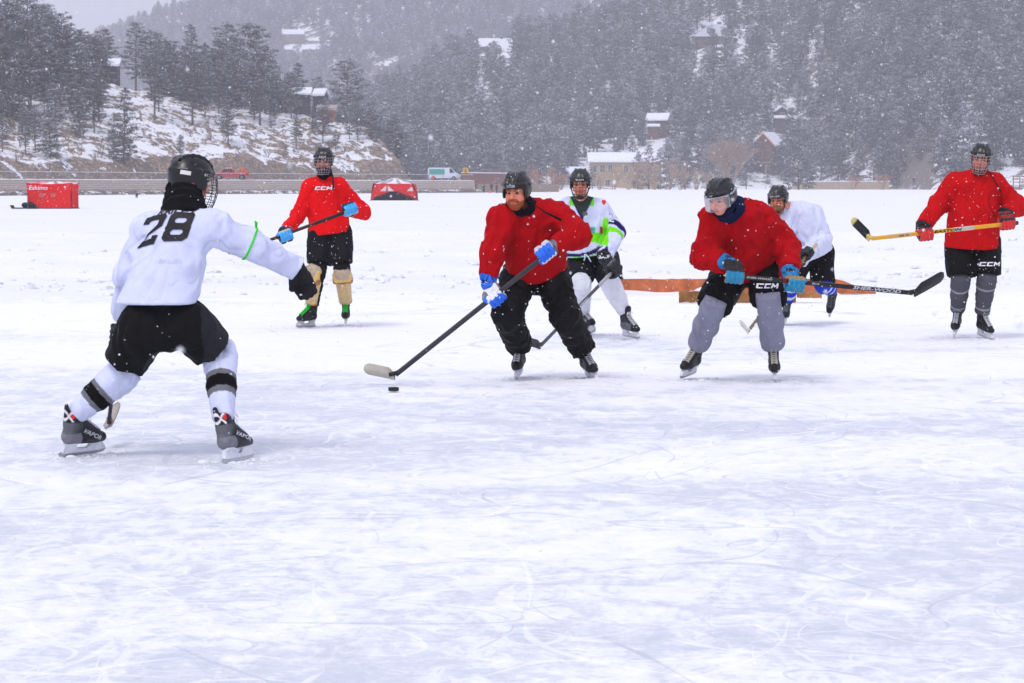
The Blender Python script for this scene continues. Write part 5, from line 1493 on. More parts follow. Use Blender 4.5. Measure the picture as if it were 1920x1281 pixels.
# skyline pines, by eye from the photograph: (px of trunk, rows of top and foot, variant)
spec = [(258, 12, 155, 3, 'tall straight pine rising highest against the pale sky beside the dark hillside house'), (200, 36, 150, 1, 'pine with an open forked top left of the tallest skyline pine'),
        (60, -40, 200, 0, 'tallest dark pine at the upper left corner of the photo'), (118, 28, 190, 1, 'broad dark pine right of the upper left corner'), (20, -10, 215, 5, 'dark pine at the left edge of the hill'),
        (304, 32, 165, 0, 'narrow skyline pine just right of the dark hillside house'), (362, 50, 195, 2, 'slim pine between two taller skyline groups'),
        (428, 24, 190, 1, 'left of two big twin pines on the hill skyline'), (474, 17, 192, 5, 'right of two big twin pines on the hill skyline'), (512, 82, 200, 0, 'pine stepping down just right of the twin pines'),
        (560, 96, 215, 2, 'pointed pine before the far white roofed houses'), (598, 122, 220, 1, 'low pine left of the round crowned pine'), (652, 96, 235, 5, 'round crowned pine at the right end of the bank skyline'),
        (700, 178, 262, 4, 'small pine on the bank edge right of the round crowned pine'), (235, 150, 290, 2, 'young pine alone in the open snow gully below the hillside house'), (215, 205, 270, 4, 'smaller dark pine beside the young pine in the snow gully'),
        (742, 212, 300, 4, 'conical pine behind the rocky point'), (672, 205, 262, 0, 'pine standing over the tan rock shoulder'), (340, 240, 275, 4, 'little rounded pine on the snowy slope above the road')]
for (px, pt, pb, k, lb) in spec:
    t = 24. if pb > 230 else 70. if pb > 180 else 92.
    for it in range(14):                       # slide back along the slope until the foot sits at its row
        g = ground_left(px, t); row = 346 - (g[2] - CAMH) / g[1] * FPX
        t = min(max(t + (row - pb) * .8, 4), 110)
    hh = (pb - pt) / FPX * g[1]
    near_tree(k, g - A(0, 0, .2), max(hh, 3.) * 1.02, random.uniform(0, 6), lb, 'marked pines on the left bank')
n = 0; used = []; rs = random.Random(5); tries = 0
while n < 150 and tries < 4000:
    tries += 1
    px = rs.uniform(-60, 735); t = rs.uniform(6, 112)
    g = ground_left(px, t); row = 346 - (g[2] - CAMH) / g[1] * FPX
    if row > 308: continue
    open_gully = 195 < px < 285 and row > 150
    if open_gully or (row > 262 and rs.random() < .72) or (285 < px < 560 and row > 238 and rs.random() < .72) or (px > 660 and row < 250): continue
    if 185 < px < 240 and row < 175: continue
    if 560 < px < 625 and 165 < row < 235: continue
    if any(abs(g[0] - a[0]) < 2.2 and abs(g[1] - a[1]) < 3.0 for a in used): continue
    used.append(g); hh = rs.uniform(7, 12.5) if row < 235 else rs.uniform(4.0, 8.0)
    if px > 500: hh *= .8
    top = ip(px, [0, 100, 150, 200, 240, 300, 340, 370, 400, 500, 560, 620, 700, 750], [-30, 10, 55, 80, 60, 60, 90, 80, 50, 60, 130, 130, 170, 250])
    hh = min(hh, max(3.5, (row - top) / FPX * g[1]))
    near_tree(rs.randrange(6), g - A(0, 0, .2), hh, rs.uniform(0, 6), LAB_L, GL); n += 1
NLEFT = n + len(spec)
# far side conifers
FAR = []
src = bpy.data.collections.new('conifer_kinds'); COL.children.link(src)
for i, (h, slim, ro, ba) in enumerate([(13, .29, .62, .06), (15, .26, .6, .10), (11, .34, .52, .08), (14, .33, .42, .16), (12, .30, .72, .05)]):
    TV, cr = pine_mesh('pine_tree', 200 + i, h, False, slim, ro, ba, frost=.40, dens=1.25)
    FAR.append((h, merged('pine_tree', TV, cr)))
HOUSEGAP = []      # (px, row0, row1, halfwidth px): clearings for houses and snow patches
def clearing(px, row):
    for (a, r0, r1, w) in HOUSEGAP:
        if abs(px - a) < w and r0 < row < r1: return True
    return False
HOUSEGAP += [(928, 60, 138, 34), (1330, 56, 122, 36), (1235, 225, 300, 28), (1463, 215, 262, 22), (1440, 262, 335, 27), (1175, 300, 356, 78), (905, 165, 250, 17), (953, 110, 165, 9), (870, 215, 255, 10), (1385, 88, 150, 9), (1390, 50, 72, 14), (1760, 145, 185, 18), (1716, 336, 352, 34), (830, 215, 245, 9), (1090, 330, 356, 25), (1790, 250, 300, 30)]
pts = []; rs = random.Random(9); gx = 6.0
Yv = 640.
while Yv < 1230:
    half = .5 * Yv * 0.47
    X = -half * .62
    while X < half * 1.02:
        x = X + rs.uniform(-2.6, 2.6); y = Yv + rs.uniform(-2.6, 2.6); px = pxof(x, y)
        foot = float(ip(px, [500, 700, 900, 1480, 1660, 1750, 2100], [640, 640, 700, 770, 700, 640, 600]))
        z = float(righth(np.array([x]), np.array([y]))[0]); row = 346 - (z - CAMH) / y * FPX
        if y > foot + 2 and z > .4 and px > 520 and not clearing(px, row) and rs.random() < .93:
            big = 1.25 if (y < foot + 60 and px > 1650) else 1.
            hh = (rs.uniform(9.5, 16.5) if rs.random() < .72 else rs.uniform(4.5, 9)) * big
            pts.append((y, x, z - .3, hh, rs.uniform(0, 6.28), px, row))
        X += gx
    Yv += gx * (1 if Yv < 900 else 1.25)
pts.sort()
NIND = 300 - NLEFT
def place_far(k, y, x, z, hh, rot, label, group, col=COL):
    h0, me = FAR[k]; o = bpy.data.objects.new('pine_tree', me); col.objects.link(o); o.location = (x, y, z); s = hh / h0
    o.scale = (s, s, s); o.rotation_euler = (0, 0, rot); tag(o, label, 'tree', group); return o
FRONT = [(1196, 690, 11), (1216, 694, 13), (1238, 690, 12), (1256, 700, 14), (1282, 700, 10), (1478, 590, 8.5), (1496, 640, 14), (1512, 660, 11), (1110, 690, 6.5)]
for i, (px, y, hh) in enumerate(FRONT): pts.append((y - 200, (px - 960) / FPX * y, -.2, hh, i * 1.7, px, 352))
def zone(px):
    return ('frosted conifer at the foot of the forested hill, left of the tan lodge' if px < 1100 else
            'frosted conifer on the lake shore between the tan lodge and the orange gabled house' if px < 1480 else
            'frosted conifer at the foot of the forested hill behind the concrete wall' if px < 1680 else
            'tall frosted pine on the snowy shore behind the player at the far right')
pts.sort()
pts = [(q[0] + 200, *q[1:]) if q[6] == 352 and q[2] == -.2 else q for q in pts]
vis = [q for q in pts if -30 < q[5] < 1990]
rest = []
for i, q in enumerate(vis):
    if i < NIND:
        place_far(i % 5, q[0], q[1], q[2], q[3], q[4], zone(q[5]), zone(q[5]).replace('frosted conifer', 'frosted conifers').replace('tall frosted pine', 'tall frosted pines'), src if i < 5 else COL)
    else: rest.append(q)
rest += [q for q in pts if not (-30 < q[5] < 1990)]
def forest(name, P, H_, K_, R_, label):
    """one stuff object: conifer kinds set on points of a mesh"""
    me = bpy.data.meshes.new(name); P = np.array(P, np.float32)
    me.vertices.add(len(P)); me.vertices.foreach_set('co', P.ravel())
    for nm, arr, ty in (('tall', H_, 'FLOAT'), ('kind', K_, 'INT'), ('turn', R_, 'FLOAT')):
        a = me.attributes.new(nm, ty, 'POINT'); a.data.foreach_set('value', np.array(arr, np.int32 if ty == 'INT' else np.float32))
    me.materials.append(M['needles'])
    o = link(name, me); tag(o, label, 'trees' , None, 'stuff')
    ng = bpy.data.node_groups.new('conifers_on_points', 'GeometryNodeTree'); ng.is_modifier = True
    ng.interface.new_socket('Geometry', in_out='INPUT', socket_type='NodeSocketGeometry'); ng.interface.new_socket('Geometry', in_out='OUTPUT', socket_type='NodeSocketGeometry')
    N = ng.nodes; Lk = ng.links.new
    gi = N.new('NodeGroupInput'); go = N.new('NodeGroupOutput'); m2p = N.new('GeometryNodeMeshToPoints'); iop = N.new('GeometryNodeInstanceOnPoints')
    ci = N.new('GeometryNodeCollectionInfo'); ci.inputs['Collection'].default_value = src; ci.inputs['Separate Children'].default_value = True; ci.inputs['Reset Children'].default_value = True
    def att(nm, ty):
        a = N.new('GeometryNodeInputNamedAttribute'); a.data_type = ty; a.inputs['Name'].default_value = nm; return a.outputs['Attribute']
    Lk(gi.outputs[0], m2p.inputs['Mesh']); Lk(m2p.outputs[0], iop.inputs['Points']); Lk(ci.outputs[0], iop.inputs['Instance'])
    iop.inputs['Pick Instance'].default_value = True
    Lk(att('kind', 'INT'), iop.inputs['Instance Index'])
    cmb = N.new('ShaderNodeCombineXYZ'); Lk(att('turn', 'FLOAT'), cmb.inputs['Z']); Lk(cmb.outputs[0], iop.inputs['Rotation'])
    Lk(att('tall', 'FLOAT'), iop.inputs['Scale']); Lk(iop.outputs[0], go.inputs[0])
    mo = o.modifiers.new('conifers', 'NODES'); mo.node_group = ng
    return o
HK = [f[0] for f in FAR]
K_ = [i % 5 for i in range(len(rest))]
forest('hillside_forest', [(q[1], q[0], q[2]) for q in rest], [q[3] / HK[k] for q, k in zip(rest, K_)], K_, [q[4] for q in rest], 'dense frosted conifer forest covering the right hillside')
rs = random.Random(21); mp_ = []
while len(mp_) < 8500:
    y = rs.uniform(1500, 2180); px = rs.uniform(-120, 1700); x = (px - 960) / FPX * y
    z = float(mounth(np.array([x]), np.array([y]))[0]); row = 346 - (z - CAMH) / y * FPX
    if row < -40 or z < 3: continue
    if rs.random() < .12 or (532 < px < 605 and 58 < row < 122) or (705 < px < 740 and 110 < row < 145): continue
    mp_.append((x, y, z - .3))
forest('mountain_forest', mp_, [rs.uniform(.7, 1.25) for _ in mp_], [rs.randrange(5) for _ in mp_], [rs.uniform(0, 6) for _ in mp_], 'faint conifer forest on the misty far mountain')
# a belt of trees between the left bank and the right hill
# ------------------------------------------------------------------ shore, wall, road and what stands there
def strip(name, pxs, prof, mat, col, label=None, cat=None, kind=None, org=None, smooth=False, endcap=True, jit=0.):
    """profile [(t, z)] swept along the left shore"""
    V = []; n = len(prof); rg_ = np.random.default_rng(3)
    for p_ in pxs:
        s = float(shore(p_)); Y0 = s; nx = nrm(A((p_ - 960) / FPX, 1, 0))
        for t, z in prof:
            Y = s + t; V.append([(p_ - 960) / FPX * Y, Y + rg_.normal() * jit, z + rg_.normal() * jit * .4])
    m = len(pxs); F = [[i * n + k, (i + 1) * n + k, (i + 1) * n + k + 1, i * n + k + 1] for i in range(m - 1) for k in range(n - 1)]
    F += [] 
    o = put(name, V, [np.array(F)], col, mat, None, smooth, org)
    if label: tag(o, label, cat)
    if kind: tag(o, kind=kind)
    return o
def wall_material():
    m, t, b = newmat('stacked_stone')
    v = mapping(t, (1, 1, 1), (0, 0, 0))
    br = nd(t, 'ShaderNodeTexBrick', Scale=1.0); br.inputs['Brick Width'].default_value = .62; br.inputs['Row Height'].default_value = .21; br.inputs['Mortar Size'].default_value = .025
    br.inputs['Color1'].default_value = (.50, .39, .29, 1); br.inputs['Color2'].default_value = (.36, .29, .23, 1); br.inputs['Mortar'].default_value = (.20, .17, .15, 1)
    sx = nd(t, 'ShaderNodeSeparateXYZ'); t.links.new(v, sx.inputs[0]); cb = nd(t, 'ShaderNodeCombineXYZ'); t.links.new(sx.outputs['X'], cb.inputs['X']); t.links.new(sx.outputs['Z'], cb.inputs['Y'])
    t.links.new(cb.outputs[0], br.inputs['Vector'])
    geo = nd(t, 'ShaderNodeNewGeometry'); s2 = nd(t, 'ShaderNodeSeparateXYZ'); t.links.new(geo.outputs['Normal'], s2.inputs[0])
    n = noise(t, v, 1.1, 5); f = mth(t, 'GREATER_THAN', mth(t, 'ADD', s2.outputs['Z'], mth(t, 'MULTIPLY', mth(t, 'SUBTRACT', n, .5), 1.1)), .42)
    col = mixc(t, noise(t, v, 5, 4), br.outputs['Color'], (.34, .28, .24)); col = mixc(t, f, col, (.85, .86, .91))
    t.links.new(col, b.inputs['Base Color']); b.inputs['Roughness'].default_value = .9
    return m
M['stone'] = wall_material(); M['rocks'] = hill_material('shore_rock_and_snow', 1.02, ((.12, .10, .09), (.28, .22, .17)), sc=2.5)
PX = np.arange(-330, 893, 4.)
strip('shore', np.arange(-330, 903, 2.), [(-.9, -.1), (-.4, .12), (.1, .25), (.6, .42), (1.3, .50), (1.9, .58)], 'rocks', (1, 1, 1), kind='structure', smooth=True, jit=.10)
st_p = [(1.8, .45)]; z = .62
st_p += [(1.85, .62)]
for i in range(5):
    st_p += [(1.9 + i * .42, z), (1.95 + i * .42, z + .27), (2.28 + i * .42, z + .29)]; z += .29
st_p += [(4.0, 2.10), (4.4, 2.12)]
sw_ = strip('stone_wall', PX, st_p, 'stone', (1, 1, 1), 'long terraced tan stone retaining wall with snowy ledges along the left shore', 'stone wall')
strip('road', np.arange(-330, 893, 8.), [(4.3, 2.10), (5.4, ROAD), (9, ROAD + .02), (14.6, ROAD + .02)], 'snow_far', (1, 1, 1), kind='structure')
o = at(400, 330, shore(400) + 4); fe = empty('railing', A(o[0], o[1], 2.1), 'thin metal railing with snowy top rail above the stone wall', 'railing')
post = None
MT = S(120, 112, 112)
pp = lambda p_, t, z_: A((p_ - 960) / FPX * (shore(p_) + t), shore(p_) + t, z_)
d_px = 27.
for i, p_ in enumerate(np.arange(-60, 893, d_px)):
    q_ = pp(p_, 4.15, 0)
    if post is None:
        b = MB(); b.box((-.045, -.045, 0), (.045, .045, 1.05), MT); b.box((-.06, -.06, 1.05), (.06, .06, 1.12), S(225, 228, 238)); post = mesh_np('post', np.concatenate(b.V), [np.concatenate(b.F4)], np.concatenate(b.C), 'paint', False)
    po = link('post', post, fe); po.location = tuple(q_ + A(0, 0, 2.08) - ORG[fe.name])
for z_, c_, r_ in ((3.10, S(205, 208, 220), .035), (2.35, MT, .02), (2.72, MT, .015)):
    b = MB(); b.tube([pp(p_, 4.15, z_) for p_ in np.arange(-60, 893, 12)], r_, c_, 5); b.build('rail', 'paint', fe, True)

# pale concrete wall past the end of the stone wall, and the one at the right
def block_wall(name, a, b, h, th, col, label, cat, cap=True):
    r = empty(name, A(a[0], a[1], 0), label, cat); m = MB(); m.bar(a + A(0, 0, h / 2 - .3), b + A(0, 0, h / 2 - .3), th, h + .6, col); m.build('wall_face', 'matte', r)
    if cap: m = MB(); m.bar(a + A(0, 0, h + .12), b + A(0, 0, h + .12), th + .15, .22, S(226, 229, 238)); m.build('snow_cap', 'matte', r)
    return r
block_wall('concrete_wall', at(893, 346, 415) * A(1, 1, 0), at(1046, 346, 455) * A(1, 1, 0), 1.55, .5, S(150, 132, 112), 'low tan wall along the ice behind the three distant figures', 'wall', False)
w_ = block_wall('concrete_wall', at(1488, 346, 690) * A(1, 1, 0), at(1668, 346, 672) * A(1, 1, 0), 2.2, .6, S(158, 142, 120), 'pale tan concrete wall with snowy cap behind the crouching players at right', 'wall')
m = MB(); m.bar(at(1503, 346, 689) * A(1, 1, 0), at(1503, 346, 689) * A(1, 1, 0) + A(0, 0, 3.1), .35, .35, S(225, 225, 230)); m.build('white_post', 'paint', w_)
w_ = block_wall('brick_wall', at(868, 346, 520) * A(1, 1, 0) + A(0, 0, 1.6), at(962, 346, 560) * A(1, 1, 0) + A(0, 0, 1.6), 2.3, .5, S(118, 74, 62), 'long low brick red wall under the yellow arrow sign', 'wall')

# pickup truck, white van, signs, lamp
def wheel(root, c, r, w, ax=(0, 1, 0), name='wheel'):
    c = np.asarray(c, float); a = np.asarray(ax, float); m = MB(); u = nrm(np.cross(a, A(0, 0, 1))); v = np.cross(a, u)
    P = [c + r * (math.cos(t) * u + math.sin(t) * v) for t in np.linspace(0, 2 * math.pi, 17)[:-1]]
    m.tube([c - a * w / 2, c + a * w / 2], r, S(28, 28, 30), 16); wh = m.build(name, 'matte', root); ORG[wh.name] = ORG[root.name]
    m = MB(); m.tube([c - a * (w / 2 + .01), c + a * (w / 2 + .01)], r * .55, S(150, 150, 155), 10); m.build('rim', 'metal', wh)
def pickup():
    c = pp(434, 8.5, ROAD); r = empty('pickup_truck', c, 'red pickup truck with an orange load parked behind the railing at left', 'truck')
    red = S(170, 46, 40); dkg = S(40, 44, 52)
    body = [(-2.75, .45), (-2.8, .75), (-2.75, 1.02), (-1.0, 1.04), (.1, 1.05), (1.6, 1.0), (2.55, .92), (2.7, .75), (2.72, .42), (2.2, .40), (2.1, .62), (1.85, .78), (1.5, .78), (1.25, .62), (1.15, .38), (-1.2, .38), (-1.3, .62), (-1.55, .78), (-1.9, .78), (-2.15, .62), (-2.25, .42)]
    m = MB(); m.prism(body, (c, A(-1, 0, 0), A(0, 0, 1), A(0, 1, 0)), -.92, .92, red); m.build('body', 'paint', r)
    cab = [(-.55, 1.04), (-.45, 1.62), (-.2, 1.70), (.75, 1.70), (1.05, 1.58), (1.45, 1.02)]
    m = MB(); m.prism(cab, (c, A(-1, 0, 0), A(0, 0, 1), A(0, 1, 0)), -.80, .80, red); cb = m.build('cab', 'paint', r); ORG[cb.name] = ORG[r.name]
    m = MB(); m.prism([(-.35, 1.12), (-.30, 1.55), (.35, 1.58), (.35, 1.12)], (c, A(-1, 0, 0), A(0, 0, 1), A(0, 1, 0)), -.82, .82, dkg); m.build('window', 'paint', cb)
    m = MB(); m.prism([(.45, 1.12), (.45, 1.58), (.95, 1.52), (1.2, 1.12)], (c, A(-1, 0, 0), A(0, 0, 1), A(0, 1, 0)), -.82, .82, dkg); m.build('window', 'paint', cb)
    m = MB(); m.prism([(-.2, 1.70), (-.15, 1.78), (.7, 1.78), (.75, 1.70)], (c, A(-1, 0, 0), A(0, 0, 1), A(0, 1, 0)), -.75, .75, S(228, 230, 238)); m.build('snow_cap', 'matte', r)
    m = MB()
    for x, h in ((1.3, .55), (1.75, .72), (2.2, .5)): m.box(c + A(x - .18, -.5, 1.0), c + A(x + .16, .4, 1.0 + h), S(215, 90, 50))
    m.build('orange_load', 'matte', r)
    for x in (-1.72, 1.68): wheel(r, c + A(-x, -.82, .38), .38, .26); wheel(r, c + A(-x, .82, .38), .38, .26)
    m = MB(); m.box(c + A(-2.78, -.8, .68), c + A(-2.70, -.45, .88), S(230, 228, 215)); m.build('headlight', 'paint', r)
pickup()
def van():
    c = pp(832, 9.5, ROAD); r = empty('van', c, 'white van with a teal side panel parked at the end of the stone wall', 'van')
    prof = [(-2.6, .35), (-2.65, 1.9), (-2.5, 2.15), (1.3, 2.15), (2.0, 1.35), (2.6, 1.05), (2.7, .4)]
    m = MB(); m.prism(prof, (c, A(1, 0, 0), A(0, 0, 1), A(0, -1, 0)), -.95, .95, S(205, 210, 220)); m.build('body', 'paint', r)
    m = MB(); m.box(c + A(-2.4, -.985, .9), c + A(.2, -.955, 1.9), S(70, 150, 140)); m.build('teal_panel', 'paint', r)
    m = MB(); m.prism([(1.05, 1.25), (1.05, 2.0), (1.35, 2.0), (1.9, 1.3)], (c, A(1, 0, 0), A(0, 0, 1), A(0, -1, 0)), -.97, .97, S(50, 55, 62)); m.build('window', 'paint', r)
    for x in (-1.7, 1.75): wheel(r, c + A(x, -.85, .36), .36, .24); wheel(r, c + A(x, .85, .36), .36, .24)
van()
def arrow_sign():
    D = 440.; b0 = at(873, 342, D); b0[2] = 1.6; c = at(873, 320, D); r = empty('road_sign', b0, 'yellow square road sign with a black chevron pointing left', 'sign')
    m = MB(); m.tube([b0, c + A(0, .05, .4)], .04, S(110, 108, 105), 6); m.build('post', 'metal', r)
    m = MB(); m.box(c + A(-.45, -.02, -.45), c + A(.45, .02, .45), S(232, 170, 20)); p_ = m.build('panel', 'paint', r); ORG[p_.name] = ORG[r.name]
    m = MB(); m.prism([(.25, .33), (-.02, .33), (-.27, 0), (-.02, -.33), (.25, -.33), (0, 0)], (c + A(0, -.024, 0), A(1, 0, 0), A(0, 0, 1), A(0, -1, 0)), 0, .006, S(18, 18, 18)); m.build('chevron', 'print', p_)
arrow_sign()
def lamp_pole(px, row0, row1, D, label, col=S(140, 138, 145), arm=True, thick=.07):
    b0 = at(px, row1, D); t_ = at(px, row0, D); r = empty('lamp_post' if arm else 'utility_pole', b0, label, 'lamp post' if arm else 'pole')
    m = MB(); m.tube([b0 - A(0, 0, .5), t_], [thick, thick * .7], col, 8); m.build('pole', 'metal' if arm else 'wood', r, True)
    if arm:
        m = MB(); m.tube([t_, t_ + A(-.5, 0, .15), t_ + A(-1.1, 0, .12)], .04, col, 6); m.box(t_ + A(-1.5, -.12, .03), t_ + A(-1.0, .12, .16), S(90, 90, 96)); m.build('lamp_head', 'metal', r)
lamp_pole(803, 262, 336, 425, 'thin grey lamp post left of the yellow arrow sign')
lamp_pole(1285, 300, 356, 640, 'bare tan utility pole on the shore right of the tan lodge', S(150, 116, 84), False, .13)
lamp_pole(1399, 322, 356, 650, 'short dark post on the shore left of the orange gabled house', S(70, 62, 60), False, .12)
lamp_pole(1436, 310, 357, 640, 'slim pale post on the shore below the orange gabled house', S(165, 165, 172), False, .07)
c = pp(812, 5.2, ROAD); cn = empty('traffic_cone', c, 'orange traffic cone at the roadside by the white van', 'cone'); m = MB(); m.tube([c + A(0, 0, .05), c + A(0, 0, .75)], [.22, .05], S(235, 85, 40), 12); m.build('cone_body', 'paint', cn, True)
m = MB(); m.box(c + A(-.28, -.28, 0), c + A(.28, .28, .06), S(225, 80, 40)); m.build('base', 'paint', cn)
m = MB(); c0 = at(1912, 345, 560); c0[2] = 1.2; r = empty('wooden_fence', c0, 'short brown wooden fence at the right edge of the far shore', 'fence')
for i in range(4): m = MB(); m.box(c0 + A(-1.6 + i * 1.5, -.1, -1.), c0 + A(-1.4 + i * 1.5, .1, 2.3), S(112, 84, 66)); m.build('post', 'wood', r)
for z_ in (.8, 1.5, 2.1): m = MB(); m.box(c0 + A(-1.7, -.14, z_ - .12), c0 + A(3.4, -.11, z_ + .08), S(122, 92, 72)); m.build('rail', 'wood', r)

# ---- houses ------------------------------------------------------------
def find_hill(px, row, f=righth, D0=640, D1=1090):
    for D in np.arange(D0, D1, 2.):
        x = (px - 960) / FPX * D; z = float(f(np.array([x]), np.array([D]))[0])
        if 346 - (z - CAMH) / D * FPX <= row: return A(x, D, z)
    return A(x, D, z)
SNOWC = S(226, 229, 240)
def house(name, base, w, d, hw, hr, wallc, label, ridge='x', roofc=SNOWC, wins=(), rot=0., over=.5, chim=None, deck=None, trim=None, gablec=None, cat='house', group=None):
    r = empty(name, base, label, cat, group); c, s = math.cos(rot), math.sin(rot)
    X = A(c, s, 0); Y = A(-s, c, 0); Z = A(0, 0, 1); o = np.asarray(base, float)
    m = MB(); m.box((-w / 2, -d / 2, -2.5), (w / 2, d / 2, hw), wallc, (o, X, Y, Z)); wl = m.build('wall', 'wood', r)
    U, N, hu, hn = (X, Y, w / 2, d / 2) if ridge == 'y' else (Y, X, d / 2, w / 2)
    if hr > .3:
        m = MB(); m.prism([(-hu, hw), (hu, hw), (0, hw + hr * .97)], (o, U, Z, np.cross(U, Z)), -hn + .05, hn - .05, wallc if gablec is None else gablec); m.build('gable', 'wood', r)
    k = over; sl = hr / hu; th = .38
    m = MB(); m.prism([(-hu - k, hw - k * sl), (-hu - k, hw - k * sl + th), (0, hw + hr + th), (hu + k, hw - k * sl + th), (hu + k, hw - k * sl), (0, hw + hr)], (o, U, Z, np.cross(U, Z)), -hn - k, hn + k, roofc); rf = m.build('roof', 'matte', r); ORG[rf.name] = ORG[r.name]
    if trim is not None:
        m = MB()
        for q in (-1, 1): m.prism([(q * (hu + k), hw - k * sl - .45), (q * (hu + k), hw - k * sl + .02), (0, hw + hr + .02), (0, hw + hr - .5)], (o - np.cross(U, Z) * 0, U, Z, np.cross(U, Z)), hn + k - .03, hn + k + .16, trim)
        m.build('barge_board', 'wood', rf)
    for (x, z, ww, wh) in wins:
        m = MB(); m.box((x - ww / 2 - .12, -d / 2 - .10, z - .12), (x + ww / 2 + .12, -d / 2 + .05, z + wh + .12), S(205, 200, 192) if trim is None else trim, (o, X, Y, Z)); wf = m.build('window', 'paint', r); ORG[wf.name] = ORG[r.name]
        m = MB(); m.box((x - ww / 2, -d / 2 - .13, z), (x - .04, -d / 2 - .09, z + wh), S(62, 68, 82), (o, X, Y, Z)); m.box((x + .04, -d / 2 - .13, z), (x + ww / 2, -d / 2 - .09, z + wh), S(62, 68, 82), (o, X, Y, Z)); m.build('pane', 'paint', wf)
    if chim is not None:
        m = MB(); m.box((chim[0] - .5, chim[1] - .4, hw), (chim[0] + .5, chim[1] + .4, hw + hr + 1.0), S(105, 90, 84), (o, X, Y, Z)); m.build('chimney', 'matte', rf)
    if deck is not None:
        m = MB(); x0, x1, z0 = deck; m.box((x0, -d / 2 - 2.4, z0 - .25), (x1, -d / 2 - .02, z0), S(140, 92, 60), (o, X, Y, Z))
        for q in np.linspace(x0 + .1, x1 - .1, 7): m.box((q - .06, -d / 2 - 2.4, z0 - (3 if q in (x0 + .1, x1 - .1) else 0)), (q + .06, -d / 2 - 2.28, z0 + 1.0), S(120, 84, 62), (o, X, Y, Z))
        m.box((x0, -d / 2 - 2.42, z0 + .95), (x1, -d / 2 - 2.26, z0 + 1.05), S(205, 205, 215), (o, X, Y, Z)); m.build('deck', 'wood', r)
    return r
g = find_hill(928, 97)
house('hillside_house', g - A(0, 0, 0), 14.5, 9, 3.2, 3.4, S(92, 84, 84), 'large house with a broad white roof high on the middle ridge', 'x', wins=((-1.8, .6, 1.4, 1.5), (.6, .6, 1.2, 1.5), (2.6, .6, 1.2, 1.5)), chim=(3, 0), rot=.08, deck=(-2, 7, .2))
g2 = g + A(5.2, -6.0, -.6); house('side_building', g2, 6.4, 5, 1.8, 2.2, S(96, 88, 88), 'small snow roofed wing right of the large ridge house', 'x', rot=.08, wins=((-.6, .2, 1.2, 1.0),), cat='building')
# house with swept roof
g = find_hill(1332, 84); r = empty('hillside_house', g, 'steep house with a wide flaring snowy roof high on the right hill', 'house')
m = MB(); m.box(g + A(-6, -4, -3), g + A(6.5, 4, 2.6), S(98, 80, 74)); m.build('wall', 'wood', r)
m = MB(); X, Z = A(1, 0, 0), A(0, 0, 1)
m.prism([(-9.0, 2.3), (-9.0, 2.6), (-5.2, 3.6), (-3.6, 5.4), (-2.2, 6.4), (1.5, 7.2), (5.4, 6.6), (6.5, 5.2), (6.9, 2.5), (6.9, 2.3)], (g, X, Z, A(0, -1, 0)), -4.6, 4.6, SNOWC)
rf = m.build('roof', 'matte', r); ORG[rf.name] = ORG[r.name]
m = MB(); m.prism([(-5.4, 7.9), (-5.0, 8.2), (.0, 7.6), (.0, 6.9), (-2.2, 6.2)], (g + A(0, -2, 0), X, Z, A(0, -1, 0)), -2.0, 3.2, SNOWC); m.build('ridge_peak', 'matte', rf)
m = MB(); m.prism([(-2.2, 3.5), (-2.2, 5.5), (.2, 5.5), (1.2, 4.9), (.4, 3.5)], (g, X, Z, A(0, -1, 0)), 4.55, 4.75, S(92, 86, 84)); dm = m.build('dormer', 'wood', r); ORG[dm.name] = ORG[r.name]
m = MB(); m.prism([(-1.8, 3.9), (-1.8, 5.1), (-1.0, 5.1), (-1.0, 3.9)], (g, X, Z, A(0, -1, 0)), 4.76, 4.80, S(150, 156, 165)); m.build('pane', 'paint', dm)
m = MB(); m.prism([(3.6, 4.6), (4.6, 5.4), (6.4, 5.4), (6.2, 3.9), (4.6, 3.9)], (g, X, Z, A(0, -1, 0)), 4.55, 4.75, S(96, 84, 80)); m.build('dormer', 'wood', r)
m = MB(); m.box(g + A(-.5, -7, -.3), g + A(6.3, -4.1, .0), S(176, 112, 66))
for q in (-.3, 2, 4, 6.1): m.box(g + A(q, -7, 0), g + A(q + .12, -6.9, 1.1), S(150, 130, 118))
m.box(g + A(-.5, -7.02, 1.05), g + A(6.3, -6.88, 1.15), S(190, 190, 198)); m.build('deck', 'wood', r)
for x in (1.6, 4.2):
    m = MB(); m.box(g + A(x - .7, -4.1, .4), g + A(x + .7, -4.02, 2.1), S(60, 66, 78)); m.build('window', 'paint', r)
m = MB(); m.box(g + A(2.2, -1, 6.5), g + A(3.8, .5, 8.2), S(112, 98, 92)); m.build('chimney', 'matte', r)
g = find_hill(1234, 256); house('hillside_house', g, 6.2, 7, 5.6, 1.9, S(104, 66, 56), 'tall brown house with slanting snowy roofs left of centre on the right hill', 'x', wins=((-1.4, 3.9, 1.2, 1.0), (.8, 1.6, 1.2, 1.1)), rot=-.25, deck=(-3.4, 1.2, 2.6), over=.9)
g2 = g + A(-2.2, -5.0, 0); house('porch_roof', g2, 3.8, 2.4, 3.2, .5, S(110, 74, 62), 'low porch with a flat snowy roof before the tall brown house', 'x', rot=-.1, cat='porch')
g = find_hill(1461, 244); house('hillside_house', g, 3.8, 4.5, 6.4, 1.3, S(76, 66, 66), 'narrow dark house on stilts above the orange gabled house', 'y', wins=((.2, 4.6, 1.3, 1.0), (-.6, 1.6, 1.2, 1.1)), rot=.15)
g2 = g + A(.6, -3.2, 0); house('porch_roof', g2, 5.4, 2.2, 3.9, .5, S(84, 72, 70), 'narrow snowy porch roof on the dark stilted house', 'x', cat='porch')
